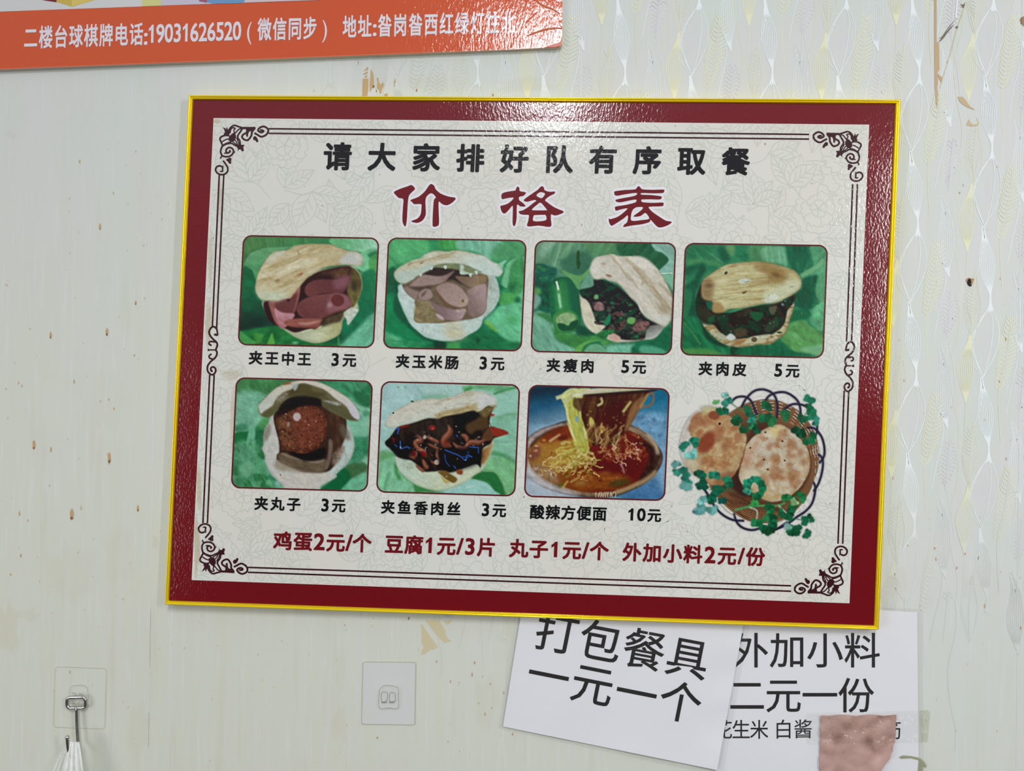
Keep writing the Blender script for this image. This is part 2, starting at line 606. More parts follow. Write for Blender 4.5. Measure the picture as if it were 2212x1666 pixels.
    tb = [(315, 790), (330, 700), (370, 560), (440, 430), (560, 310), (740, 278), (850, 220), (1050, 198), (1300, 203), (1420, 240), (1560, 290), (1680, 310), (1745, 370), (1748, 450), (1690, 492), (1550, 470), (1430, 478), (1300, 500), (1200, 532), (1060, 622), (1000, 662), (900, 780), (830, 860), (775, 920), (730, 888), (640, 952), (500, 952), (400, 935), (340, 870)]
    mk = p.pg(tb, (216, 206, 168), 5, g=((204, 192, 150), 400, 900, 1100, 250), edge=((150, 132, 86), 26, .35))
    p.tex(70, 5, -24, (182, 160, 104), .65, .0, .5, mk)
    p.tex(60, 5, -22, (232, 224, 190), .7, .1, .6, mk)
    p.pg([(330, 800), (420, 830), (560, 840), (740, 850), (730, 900), (640, 950), (500, 950), (400, 932), (345, 870)], (208, 218, 188), 26, .9)
    p.pg([(1440, 400), (1560, 310), (1690, 318), (1742, 400), (1735, 460), (1680, 485), (1560, 465), (1450, 465)], (206, 212, 208), 22, .9)
    p.pg([(460, 430), (570, 320), (730, 288), (640, 360), (520, 440)], (214, 220, 196), 14, .8)
    p.ln([(500, 560), (720, 470), (880, 400)], 12, (160, 136, 84), .5, 5)
    p.ln([(640, 600), (760, 520), (960, 500)], 14, (236, 228, 200), .7, 6)
    p.bl(610, 690, 55, 45, (150, 118, 66), .7)
    p.bl(900, 610, 110, 40, (190, 128, 76), .7, -30)
    p.bl(930, 600, 45, 25, (160, 96, 56), .7, -40)
    p.ln([(880, 285), (890, 320), (915, 335)], 9, (120, 104, 62), .7, 2)
    return p


def pic_corn():
    p = Painter(CW, CH, 6.8, (60, 160, 100))
    lettuce(p, (22, 112, 72), (52, 158, 96), (112, 204, 150), 220, 40)
    p.pg([(130, 100), (640, 110), (680, 240), (560, 340), (400, 400), (230, 470), (130, 560)], (92, 190, 118), 18, .8, n=(.2, 70, 2.5, 40))
    p.pg([(830, 110), (1080, 115), (1090, 230), (960, 250), (850, 230)], (74, 172, 84), 12, .9, n=(.2, 40, 3, 80))
    p.pg([(1080, 115), (1680, 125), (1560, 330), (1480, 380), (1300, 270), (1100, 250)], (132, 200, 170), 14, .9, n=(.14, 40, 5, 75))
    p.pg([(1660, 130), (1990, 140), (1960, 330), (1700, 380), (1560, 400), (1500, 320)], (86, 168, 110), 18, .9, n=(.16, 60, 3, 50))
    p.pg([(1610, 440), (1730, 380), (1680, 450), (1660, 520)], (150, 214, 180), 6)
    p.pg([(1960, 340), (1760, 400), (1690, 560), (1660, 700), (1740, 740), (1800, 480), (1960, 400)], (120, 200, 146), 8)
    p.pg([(1800, 420), (1950, 360), (1940, 780), (1760, 800), (1760, 600)], (62, 148, 84), 14, .9, n=(.2, 60, 2, 60))
    p.bl(1800, 740, 80, 110, (30, 100, 60), .7)
    p.pg([(120, 560), (230, 480), (300, 700), (280, 850), (130, 870)], (16, 92, 64), 16, .9, n=(.2, 60, 1, 0))
    p.pg([(120, 850), (290, 880), (350, 1080), (460, 1260), (620, 1420), (400, 1440), (120, 1300)], (18, 140, 86), 18, .9, n=(.14, 80, 2, 40))
    p.pg([(270, 850), (350, 1060), (450, 1250), (620, 1390), (900, 1470), (880, 1520), (620, 1440), (420, 1290), (240, 1100), (215, 930)], (10, 92, 66), 14, .9)
    p.pg([(1640, 830), (1870, 840), (1840, 930), (1640, 980)], (84, 180, 90), 10, .9)
    p.bl(1870, 920, 70, 80, (18, 100, 70), .8)
    p.pg([(1440, 1180), (1560, 1030), (1740, 970), (1940, 1010), (1920, 1470), (1740, 1460), (1560, 1330)], (108, 206, 150), 14, n=(.16, 70, 2, 40))
    p.pg([(1420, 1180), (1530, 1240), (1600, 1340), (1520, 1310)], (132, 200, 84), 10)
    p.bl(1800, 1180, 150, 120, (74, 172, 98), .7)
    p.pg([(1380, 1250), (1480, 1260), (1720, 1450), (1900, 1480), (1890, 1600), (900, 1600), (900, 1470), (1100, 1440)], (32, 120, 72), 18, .9, n=(.25, 70, 2, 20))
    p.pg([(920, 1490), (1080, 1470), (1090, 1580), (920, 1580)], (78, 174, 90), 14, .8)
    p.pg([(760, 1470), (910, 1480), (900, 1570), (770, 1560)], (8, 66, 50), 14, .9)
    p.bl(1340, 1450, 50, 60, (12, 70, 50), .8)
    lo = [(310, 700), (280, 800), (278, 890), (340, 1040), (380, 1130), (450, 1250), (560, 1350), (640, 1410), (780, 1450), (950, 1465), (1110, 1440), (1200, 1390), (1330, 1320), (1390, 1250), (1420, 1160), (1560, 1030), (1630, 880), (1625, 760), (1580, 620), (1460, 560), (700, 600)]
    p.pg([(x + 6, y + 14) for x, y in lo], (12, 84, 60), 24, .7)
    mk = p.pg(lo, (206, 226, 220), 5, g=((196, 216, 206), 300, 900, 1500, 900), n=(.04, 60, 2, 10), edge=((150, 190, 176), 26, .5))
    p.pg([(900, 1220), (1110, 1200), (1110, 1310), (1200, 1380), (1100, 1440), (980, 1455), (900, 1360)], (214, 206, 166), 40, .8)
    p.tex(80, 1.5, 20, (178, 196, 186), .4, .15, .6, mk)
    p.pg([(1480, 620), (1570, 640), (1610, 780), (1590, 920), (1500, 1080), (1420, 1140), (1460, 900), (1440, 700)], (180, 198, 186), 12, .8, n=(.14, 40, 2, 80))
    p.pg([(330, 690), (480, 600), (740, 490), (1050, 470), (1400, 560), (1480, 620), (1460, 900), (1430, 1080), (1290, 1160), (1110, 1190), (900, 1215), (680, 1218), (500, 1190), (510, 930), (400, 830)], (116, 100, 78), 8, n=(.1, 60, 1, 0))
    p.pg([(500, 930), (650, 900), (760, 1010), (820, 1100), (900, 1180), (880, 1215), (680, 1220), (495, 1190), (515, 1010)], (142, 128, 92), 8, n=(.22, 50, 1.5, 30))
    p.tex(50, 1.2, 0, (176, 168, 120), .45, .1, .5, p.mask([(520, 950), (760, 1010), (880, 1190), (500, 1180)]))
    p.pg([(600, 560), (740, 480), (1000, 470), (1040, 530), (960, 580), (740, 600)], (58, 44, 42), 12)
    p.pg([(950, 540), (1060, 500), (1230, 540), (1260, 640), (1250, 740), (1120, 700), (1000, 650), (900, 650)], (56, 42, 42), 12)
    p.pg([(430, 735), (520, 640), (620, 580), (850, 600), (1030, 520), (960, 610), (900, 665), (820, 700), (640, 728)], (164, 140, 132), 6, g=((128, 104, 96), 800, 600, 1000, 540))
    p.pg([(1040, 600), (1250, 600), (1290, 560), (1360, 600), (1355, 730), (1290, 760), (1160, 710)], (128, 104, 84), 8, g=((158, 136, 108), 1150, 640, 1330, 740))
    p.pg([(1370, 590), (1440, 590), (1450, 660), (1400, 690), (1355, 710)], (146, 122, 84), 8)
    p.pg([(350, 755), (420, 740), (560, 790), (530, 880), (500, 910), (400, 830)], (152, 130, 120), 7)
    p.pg([(400, 735), (560, 740), (720, 720), (700, 780), (560, 800)], (84, 66, 62), 12, .8)
    p.pg([(1200, 800), (1250, 760), (1440, 700), (1455, 900), (1440, 1060), (1340, 1140), (1230, 1110), (1200, 960)], (174, 150, 146), 8, g=((140, 118, 112), 1350, 800, 1200, 900))
    p.pg([(540, 860), (570, 800), (640, 760), (720, 785), (745, 870), (690, 915), (620, 925), (560, 905)], (168, 146, 136), 5, edge=((120, 98, 92), 14, .6))
    p.pg([(585, 880), (600, 820), (660, 785), (640, 840)], (120, 98, 92), 6)
    p.pg([(690, 920), (760, 960), (1000, 1040), (1170, 1030), (1170, 1090), (1110, 1180), (1000, 1190), (880, 1150), (760, 1030)], (140, 116, 116), 8, g=((180, 156, 154), 900, 1080, 1120, 1060))
    p.bl(1080, 1065, 50, 40, (206, 184, 178), .7)
    p.pg([(780, 1100), (830, 1110), (895, 1170), (860, 1180), (800, 1140)], (196, 172, 178), 6)
    p.pg([(775, 760), (880, 690), (980, 690), (1080, 730), (1180, 830), (1215, 910), (1195, 980), (1120, 1020), (1000, 1025), (900, 970), (820, 880)], (118, 88, 66), 6)
    p.pg([(790, 740), (880, 690), (990, 690), (1090, 735), (1180, 830), (1218, 905), (1200, 975), (1130, 1012), (1040, 1000), (930, 950), (850, 860), (800, 800)], (184, 158, 148), 6, g=((164, 138, 130), 1150, 980, 850, 720))
    p.bl(1140, 928, 22, 22, (134, 108, 62), .9, 0, 2)
    p.bl(1180, 930, 34, 34, (196, 186, 140), .6)
    tb = [(222, 590), (232, 530), (330, 450), (480, 380), (580, 350), (660, 290), (780, 255), (930, 265), (1090, 250), (1270, 285), (1430, 330), (1510, 390), (1600, 430), (1670, 510), (1660, 570), (1600, 605), (1480, 590), (1360, 560), (1250, 580), (1180, 560), (1100, 565), (1110, 490), (1000, 480), (900, 490), (830, 470), (740, 480), (700, 510), (600, 560), (520, 600), (450, 650), (380, 690), (310, 690), (250, 650)]
    mk = p.pg(tb, (206, 204, 174), 5, g=((206, 220, 208), 900, 300, 1000, 520), edge=((140, 150, 110), 22, .5))
    p.tex(60, 4, -14, (176, 156, 116), .6, .05, .5, mk * (p.Y < 430))
    p.tex(50, 3, 10, (222, 230, 218), .6, .05, .5, mk)
    p.pg([(740, 470), (860, 430), (1100, 430), (1250, 470), (1390, 530), (1360, 556), (1200, 560), (1110, 520), (900, 490)], (124, 136, 92), 10, .9, n=(.15, 30, 1, 0))
    p.pg([(1110, 440), (1160, 470), (1150, 520), (1230, 560), (1110, 570)], (190, 212, 196), 6)
    p.pg([(250, 560), (360, 520), (480, 520), (600, 470), (720, 440), (740, 480), (640, 540), (520, 600), (440, 660), (330, 690), (260, 640)], (190, 210, 196), 14, .85)
    p.pg([(1180, 380), (1300, 430), (1500, 440), (1640, 500), (1650, 560), (1590, 595), (1440, 560), (1240, 460)], (206, 224, 214), 16, .9)
    p.bl(590, 420, 50, 22, (128, 96, 68), .7, -30)
    p.bl(430, 440, 60, 22, (150, 122, 88), .6, -30)
    p.bl(310, 590, 60, 60, (186, 208, 206), .7)
    for x, y in ((720, 490), (905, 480), (575, 580), (1240, 585), (1320, 550)):
        p.pg([(x - 25, y - 20), (x + 22, y - 22), (x + 5, y + 26)], (196, 218, 206), 3)
    return p


def pic_lean():
    p = Painter(CW, CH, 6.8, (60, 120, 90))
    lettuce(p, (28, 96, 68), (66, 132, 98), (120, 176, 140), 240, 70)
    p.pg([(140, 100), (820, 110), (700, 300), (640, 540), (380, 450), (140, 430)], (100, 158, 118), 16, .9, n=(.22, 60, 5, 110))
    p.pg([(240, 105), (420, 110), (330, 200), (220, 330), (180, 250)], (160, 200, 176), 26, .7)
    p.ln([(470, 120), (440, 260), (380, 440)], 14, (156, 200, 156), .8, 4)
    p.ln([(640, 120), (520, 230), (480, 330)], 20, (128, 178, 132), .7, 8)
    p.pg([(480, 350), (700, 240), (880, 260), (870, 420), (760, 530), (600, 550), (500, 480)], (58, 116, 88), 18, .9)
    p.pg([(820, 110), (1300, 120), (1260, 250), (1100, 280), (900, 310), (840, 250)], (92, 152, 100), 20, .9, n=(.15, 50, 4, 120))
    p.pg([(1240, 120), (1720, 128), (1900, 300), (1900, 380), (1780, 480), (1600, 320), (1280, 290)], (40, 102, 66), 14, .95, n=(.2, 50, 3, 130))
    p.pg([(1700, 120), (2010, 120), (1990, 560), (1880, 560), (1780, 500), (1910, 360), (1830, 260), (1730, 220)], (136, 186, 168), 10, n=(.14, 50, 4, 40))
    p.pg([(1800, 560), (1990, 520), (1980, 760), (1900, 680)], (128, 190, 156), 12)
    p.ln([(1770, 540), (1860, 528), (1960, 525)], 10, (225, 238, 230), .9, 2)
    p.pg([(690, 230), (720, 240), (722, 350), (735, 400), (715, 468), (690, 455), (680, 340)], (38, 78, 34), 6, .9)
    p.pg([(120, 420), (380, 450), (420, 520), (350, 600), (330, 700), (130, 800)], (24, 92, 76), 16, .95, n=(.3, 60, 1.5, 20))
    p.tex(60, 1.5, 30, (58, 140, 78), .8, .05, .4, p.mask([(130, 460), (300, 470), (260, 700), (130, 900)]))
    p.pg([(470, 480), (720, 560), (880, 430), (860, 540), (740, 640), (710, 750), (590, 600)], (104, 170, 100), 10)
    p.pg([(120, 720), (330, 660), (330, 1040), (200, 1080), (110, 1050)], (22, 90, 66), 14, .95, n=(.4, 60, 1.5, 60))
    p.pg([(120, 800), (180, 820), (210, 900), (140, 1000), (110, 1000)], (150, 196, 180), 12, .8)
    p.pg([(120, 720), (200, 740), (200, 800), (120, 800)], (110, 180, 90), 14, .8)
    p.pg([(110, 1060), (300, 1080), (380, 1200), (400, 1400), (700, 1560), (100, 1570)], (118, 182, 152), 14, n=(.2, 50, 5, 60))
    p.pg([(140, 1060), (320, 1070), (370, 1200), (240, 1130)], (60, 136, 76), 12)
    p.pg([(380, 1240), (700, 1340), (960, 1340), (1200, 1430), (1000, 1500), (760, 1560), (560, 1480), (420, 1400)], (66, 146, 74), 16, .95, n=(.2, 60, 2, 10))
    p.pg([(650, 1560), (800, 1440), (1000, 1420), (1090, 1450), (900, 1460), (760, 1580)], (104, 180, 84), 8)
    p.pg([(750, 1560), (790, 1490), (900, 1440), (1070, 1430), (1000, 1460), (1100, 1560), (1080, 1600), (760, 1600)], (44, 130, 84), 8)
    p.pg([(790, 1560), (850, 1490), (950, 1470), (1040, 1510), (1090, 1590), (820, 1600)], (110, 180, 136), 10)
    p.pg([(1100, 1500), (1300, 1480), (1480, 1480), (1470, 1610), (1120, 1600)], (120, 196, 164), 12, n=(.12, 40, 4, 60))
    p.pg([(1480, 1440), (1700, 1420), (1850, 1260), (1990, 1160), (1980, 1620), (1440, 1620)], (28, 110, 74), 14, .95, n=(.2, 60, 2, 30))
    p.pg([(1530, 1500), (1700, 1500), (1880, 1570), (1900, 1620), (1560, 1600)], (96, 182, 146), 16, .8)
    # green pepper
    mk = p.pg([(350, 640), (420, 590), (500, 575), (590, 600), (650, 680), (700, 780), (730, 900), (740, 1100), (720, 1240), (650, 1300), (520, 1320), (420, 1300), (380, 1210), (340, 1100), (310, 900), (320, 740)], (52, 138, 76), 6, edge=((16, 92, 62), 60, .8))
    p.pg([(560, 640), (640, 680), (700, 860), (720, 1060), (620, 1060), (580, 860)], (18, 96, 72), 30, .8)
    p.pg([(320, 800), (360, 760), (390, 1000), (350, 1080)], (20, 108, 76), 16, .7)
    p.ln([(430, 700), (450, 820), (470, 960), (470, 1010)], 46, (100, 190, 116), .8, 12)
    p.ln([(412, 635), (430, 700), (440, 750)], 26, (226, 240, 230), .95, 3)
    p.ln([(445, 800), (455, 900), (470, 985)], 28, (170, 226, 188), .9, 5)
    p.pg([(360, 1120), (430, 1050), (540, 1020), (640, 1040), (700, 1110), (710, 1210), (650, 1290), (530, 1320), (430, 1300), (390, 1230)], (70, 148, 76), 6)
    p.pg([(410, 1130), (480, 1070), (580, 1050), (660, 1090), (670, 1150), (600, 1190), (575, 1228), (510, 1200), (430, 1200)], (142, 180, 124), 8, n=(.2, 30, 2, 60))
    p.pg([(430, 1200), (500, 1200), (570, 1230), (610, 1180), (700, 1150), (700, 1220), (640, 1280), (520, 1300), (450, 1270)], (24, 86, 56), 8)
    p.pg([(680, 1280), (730, 1220), (900, 1310), (930, 1350), (700, 1350)], (16, 70, 52), 14, .8)
    # sandwich
    p.pg([(720, 830), (760, 780), (1000, 1000), (1300, 1300), (1800, 1240), (1850, 1220), (1780, 1340), (1700, 1400), (1590, 1410), (1400, 1440), (1180, 1440), (930, 1330), (850, 1270), (790, 1200), (750, 1050)], (214, 210, 190), 5, edge=((150, 150, 120), 20, .5))
    p.pg([(790, 600), (860, 510), (920, 560), (930, 640), (920, 700), (740, 740), (730, 700)], (108, 164, 138), 8)
    fill = [(730, 760), (900, 700), (920, 600), (1100, 640), (1250, 720), (1400, 850), (1530, 1000), (1600, 1120), (1830, 1220), (1700, 1330), (1580, 1400), (1400, 1420), (1250, 1400), (1100, 1330), (930, 1200), (860, 960), (760, 850)]
    mk = p.pg(fill, (40, 40, 42), 6)
    p.tex(70, 1.6, 30, (100, 72, 66), .9, .0, .35, mk * p.mask([(850, 850), (1200, 850), (1450, 1000), (1650, 1200), (1500, 1400), (1100, 1300)], soft=40))
    p.tex(60, 2, -30, (24, 74, 52), .9, .1, .4, mk)
    fm = mk * p.mask([(850, 800), (1250, 850), (1480, 1000), (1680, 1250), (1500, 1420), (1050, 1280), (900, 1150)])
    p.scatter(90, (850, 800, 1700, 1420), 26, [(112, 84, 78), (134, 104, 98), (90, 62, 56), (68, 46, 42)], .8, fm)
    p.scatter(46, (850, 800, 1700, 1420), 24, [(44, 120, 76), (62, 142, 82), (26, 90, 62)], .9, fm)
    p.scatter(40, (850, 900, 1700, 1420), 8, [(196, 176, 172), (176, 150, 146)], .8, fm, 3)
    p.pg([(910, 1000), (960, 910), (1030, 930), (1050, 1010), (980, 1030)], (148, 114, 112), 8, n=(.3, 25, 2, 60))
    p.pg([(920, 820), (965, 815), (970, 865), (920, 870)], (116, 180, 112), 4)
    p.pg([(1370, 1120), (1460, 1125), (1440, 1200), (1360, 1190)], (110, 178, 96), 5)
    p.pg([(1120, 1070), (1140, 1130), (1110, 1210), (1040, 1200)], (38, 134, 90), 5)
    p.pg([(1420, 1260), (1520, 1170), (1650, 1180), (1600, 1280), (1500, 1310)], (126, 92, 88), 8, n=(.3, 25, 2, 30))
    p.pg([(760, 870), (830, 900), (880, 1010), (930, 1150), (900, 1200), (1070, 1230), (930, 1320), (800, 1210), (750, 1020)], (216, 212, 186), 6, n=(.06, 40, 2, 60))
    p.pg([(960, 1330), (1060, 1280), (1200, 1290), (1110, 1350), (1060, 1410), (960, 1370)], (44, 124, 66), 8, n=(.25, 30, 1, 0))
    p.pg([(1110, 1370), (1170, 1330), (1265, 1380), (1240, 1435), (1160, 1420)], (208, 176, 158), 8)
    p.pg([(1650, 1240), (1840, 1220), (1780, 1330), (1700, 1390), (1600, 1400)], (120, 122, 114), 10, g=((200, 206, 198), 1680, 1240, 1740, 1400))
    tb = [(865, 520), (870, 430), (920, 330), (1030, 290), (1150, 275), (1280, 300), (1440, 300), (1560, 315), (1680, 390), (1790, 510), (1870, 640), (1940, 790), (1955, 930), (1940, 1100), (1900, 1200), (1840, 1230), (1730, 1180), (1640, 1130), (1540, 1040), (1490, 930), (1400, 850), (1310, 740), (1220, 660), (1130, 630), (1040, 600), (930, 605)]
    mk = p.pg(tb, (218, 214, 200), 5, g=((204, 198, 180), 900, 700, 1700, 500), edge=((160, 146, 112), 22, .4))
    p.tex(70, 5, 50, (172, 158, 124), .75, .05, .5, mk * (1 - p.mask([(860, 300), (1100, 300), (1000, 620), (860, 620)], soft=40)))
    p.tex(60, 4, 48, (234, 230, 214), .6, .0, .5, mk)
    p.ln([(1330, 330), (1480, 450), (1650, 620), (1760, 800)], 34, (170, 146, 100), .5, 14)
    p.pg([(870, 480), (900, 380), (960, 320), (960, 460), (990, 590), (920, 595)], (222, 224, 210), 18, .8)
    p.pg([(1590, 1050), (1720, 1080), (1930, 1080), (1900, 1190), (1840, 1225), (1720, 1170), (1620, 1110)], (216, 218, 206), 20, .9)
    p.pg([(1430, 310), (1560, 320), (1680, 400), (1740, 480), (1600, 460), (1500, 390)], (228, 226, 214), 18, .8)
    p.bl(1110, 560, 70, 28, (128, 92, 54), .75, 15)
    p.bl(1040, 400, 60, 34, (176, 154, 120), .7)
    p.bl(1560, 660, 34, 50, (150, 130, 84), .5)
    return p


def pic_skin():
    p = Painter(CW, CH, 6.8, (40, 120, 80))
    lettuce(p, (22, 92, 66), (44, 130, 88), (84, 166, 112), 240, 40)
    p.pg([(120, 90), (700, 90), (640, 320), (500, 360), (300, 300), (120, 380)], (50, 132, 88), 18, .8, n=(.25, 60, 3, 40))
    p.ln([(150, 330), (350, 300), (560, 350), (640, 420)], 60, (84, 158, 96), .7, 20)
    p.ln([(460, 200), (560, 280), (640, 330)], 12, (120, 180, 130), .7, 4)
    p.pg([(660, 110), (780, 100), (760, 220), (690, 220)], (110, 166, 100), 12, .8)
    p.pg([(560, 120), (660, 140), (720, 260), (640, 320), (590, 250)], (24, 90, 66), 20, .8)
    p.pg([(980, 100), (1280, 100), (1180, 300), (1000, 300)], (86, 148, 96), 18, .8, n=(.2, 40, 5, 80))
    p.pg([(1150, 130), (1480, 120), (1470, 380), (1400, 340), (1180, 310)], (124, 186, 144), 14, .8, n=(.2, 36, 6, 84))
    p.pg([(1470, 100), (1780, 110), (1700, 440), (1640, 470), (1530, 400)], (28, 104, 72), 14, .9, n=(.2, 36, 6, 86))
    p.pg([(1780, 110), (2020, 120), (2000, 440), (1850, 520), (1700, 500), (1840, 350)], (90, 166, 118), 14, .9, n=(.2, 50, 3, 120))
    p.ln([(1670, 510), (1760, 450), (1880, 380), (1970, 290)], 60, (116, 182, 128), .9, 8)
    p.pg([(1680, 560), (1800, 500), (1900, 520), (1820, 900), (1700, 960), (1580, 860), (1560, 760)], (22, 96, 68), 14, .95, n=(.2, 50, 4, 80))
    p.pg([(1900, 520), (2000, 460), (1980, 900), (1900, 840), (1860, 700)], (100, 178, 124), 12, .9, n=(.16, 50, 3, 90))
    p.pg([(1800, 960), (1980, 860), (1960, 1220), (1840, 1180), (1780, 1080)], (96, 178, 126), 10, n=(.2, 50, 2, 60))
    p.pg([(1560, 960), (1780, 970), (1780, 1060), (1600, 1120), (1500, 1110)], (30, 112, 72), 14)
    p.pg([(1400, 1330), (1520, 1140), (1700, 1090), (1800, 1180), (1960, 1280), (1950, 1560), (1800, 1540), (1560, 1500)], (92, 160, 88), 12, n=(.2, 60, 2, 40))
    p.bl(1590, 1300, 60, 60, (130, 194, 136), .7)
    p.pg([(1660, 1470), (1960, 1420), (1950, 1560), (1720, 1520)], (130, 196, 146), 14, .8)
    p.pg([(120, 640), (230, 560), (340, 330), (400, 420), (330, 560), (270, 800), (330, 1150), (250, 1060), (110, 1060)], (18, 84, 60), 20, .85, n=(.2, 60, 2, 60))
    p.pg([(100, 700), (220, 720), (200, 900), (150, 1060), (100, 1050)], (46, 130, 86), 16, .8)
    p.pg([(90, 1070), (260, 1060), (400, 1230), (620, 1400), (800, 1480), (760, 1560), (90, 1540)], (32, 116, 72), 16, .9, n=(.24, 50, 4, 60))
    p.ln([(110, 1120), (240, 1290), (330, 1420)], 26, (74, 152, 84), .7, 8)
    p.pg([(90, 1480), (400, 1470), (620, 1560), (100, 1570)], (86, 156, 76), 14, .8)
    p.pg([(740, 1440), (870, 1450), (850, 1570), (740, 1560)], (10, 62, 50), 8, .9)
    p.bl(1270, 1490, 36, 60, (10, 66, 48), .8)
    p.pg([(870, 1450), (1380, 1380), (1560, 1510), (1800, 1560), (860, 1570)], (26, 104, 68), 14, .85, n=(.25, 40, 4, 80))
    p.pg([(330, 1060), (460, 1300), (700, 1440), (560, 1430), (390, 1310)], (10, 54, 44), 16, .8)
    # bread
    lo = [(340, 1090), (480, 1150), (1300, 1000), (1530, 860), (1580, 880), (1560, 980), (1520, 1090), (1470, 1250), (1360, 1350), (1250, 1410), (1080, 1420), (900, 1450), (740, 1440), (600, 1390), (480, 1290), (390, 1200)]
    mk = p.pg(lo, (196, 190, 146), 5, g=((168, 146, 92), 1000, 1250, 600, 1400), edge=((110, 92, 54), 26, .7), n=(.1, 40, 2, -10))
    p.tex(50, 2, -8, (206, 208, 180), .7, .0, .4, mk)
    p.tex(40, 2, -8, (140, 112, 66), .7, .15, .5, mk)
    fill = [(280, 760), (350, 600), (480, 560), (600, 980), (1000, 920), (1370, 850), (1450, 810), (1590, 740), (1560, 870), (1490, 960), (1450, 1120), (1360, 1230), (1240, 1290), (1060, 1310), (800, 1340), (600, 1260), (500, 1150), (350, 1100), (270, 960)]
    mk = p.pg(fill, (44, 38, 32), 8)
    p.tex(80, 1.6, 60, (64, 60, 46), .8, .0, .4, mk)
    p.tex(70, 1.6, 20, (20, 62, 42), .9, .05, .4, mk)
    p.pg([(330, 900), (470, 1000), (500, 1140), (360, 1100), (280, 980)], (62, 56, 42), 20, .7)
    p.pg([(1000, 980), (1150, 990), (1160, 1040), (1080, 1110), (1000, 1040)], (24, 98, 58), 10, .9)
    p.pg([(430, 1060), (510, 1030), (500, 1110), (440, 1120)], (26, 92, 60), 8)
    p.pg([(560, 1040), (680, 1010), (690, 1140), (620, 1180), (560, 1100)], (26, 68, 48), 12, .8)
    p.pg([(1180, 1190), (1330, 1060), (1360, 1150), (1230, 1260)], (54, 84, 58), 14, .7)
    p.pg([(800, 1210), (930, 1200), (940, 1290), (800, 1310)], (92, 78, 56), 12, .7)
    p.pg([(1240, 930), (1340, 900), (1330, 980), (1280, 1020)], (104, 104, 76), 10, .8)
    p.scatter(26, (450, 950, 1450, 1280), 9, [(110, 150, 124), (90, 116, 96), (140, 160, 150)], .7, mk, 3)
    p.pg([(400, 850), (490, 840), (490, 940), (440, 950)], (26, 98, 74), 8)
    p.scatter(5, (1410, 830, 1470, 900), 14, [(150, 176, 190)], .8)
    p.pg([(660, 1330), (720, 1270), (760, 1280), (800, 1330), (740, 1360)], (206, 214, 204), 8)
    p.pg([(560, 1260), (640, 1290), (680, 1350), (620, 1350), (550, 1300)], (176, 184, 160), 8)
    p.pg([(1000, 1320), (1230, 1280), (1250, 1310), (1100, 1370), (1010, 1380)], (196, 198, 168), 8, n=(.14, 24, 1, 0))
    p.bl(1045, 1350, 40, 34, (92, 74, 48), .85, 0, 2)
    p.bl(1270, 1320, 26, 40, (140, 112, 64), .8)
    p.bl(1380, 1255, 34, 14, (40, 84, 52), .9, 0, 2)
    p.pg([(770, 1400), (900, 1340), (930, 1370), (830, 1420)], (164, 124, 76), 10)
    tb = [(350, 590), (420, 510), (560, 410), (700, 345), (900, 315), (1100, 310), (1250, 330), (1420, 370), (1560, 420), (1640, 490), (1675, 570), (1660, 660), (1580, 730), (1450, 800), (1370, 840), (1200, 870), (1080, 890), (900, 930), (720, 945), (640, 980), (495, 980), (490, 850), (360, 800), (340, 690)]
    mk = p.pg(tb, (204, 200, 152), 5, g=((196, 188, 136), 600, 900, 1000, 350), edge=((120, 100, 58), 26, .5))
    p.tex(46, 7, -7, (164, 140, 84), .6, .0, .45, mk)
    p.tex(40, 7, -5, (222, 216, 172), .7, .05, .5, mk)
    p.pg([(340, 690), (350, 590), (420, 520), (520, 600), (500, 700), (480, 830), (360, 800)], (138, 108, 68), 26, .75)
    p.bl(440, 630, 80, 50, (104, 76, 52), .7)
    p.pg([(500, 850), (600, 870), (640, 980), (495, 980)], (166, 130, 76), 14, .8)
    p.pg([(1040, 380), (1180, 330), (1350, 370), (1470, 450), (1490, 520), (1400, 590), (1200, 600), (1020, 600), (1000, 570), (1220, 540), (1200, 480)], (146, 116, 66), 30, .85, n=(.2, 40, 3, 10))
    p.bl(1340, 480, 110, 50, (112, 82, 44), .7, 15)
    p.bl(760, 370, 120, 30, (150, 122, 74), .6, -10)
    p.pg([(840, 560), (900, 530), (1000, 550), (960, 590), (860, 600)], (206, 214, 196), 10)
    p.pg([(1170, 740), (1300, 680), (1440, 620), (1520, 560), (1640, 560), (1660, 650), (1560, 730), (1380, 830), (1200, 860)], (206, 212, 176), 30, .9)
    p.pg([(1190, 800), (1320, 740), (1370, 790), (1290, 840), (1210, 850)], (216, 224, 208), 8, .8)
    p.bl(668, 462, 26, 18, (58, 66, 46), .9, -50, 2.5)
    p.bl(915, 720, 36, 16, (110, 92, 56), .85, -25, 2.5)
    p.ln([(920, 590), (980, 572)], 12, (110, 140, 110), .8, 3)
    p.ln([(1520, 650), (1570, 640)], 8, (90, 120, 84), .8, 3)
    for x0, y0, x1, y1 in ((470, 700, 1180, 640), (600, 760, 1150, 690), (640, 830, 1160, 760), (560, 650, 1000, 610)):
        p.ln([(x0, y0), ((x0 + x1) / 2, (y0 + y1) / 2 - 12), (x1, y1)], 8, (176, 154, 92), .55, 3)
    return p


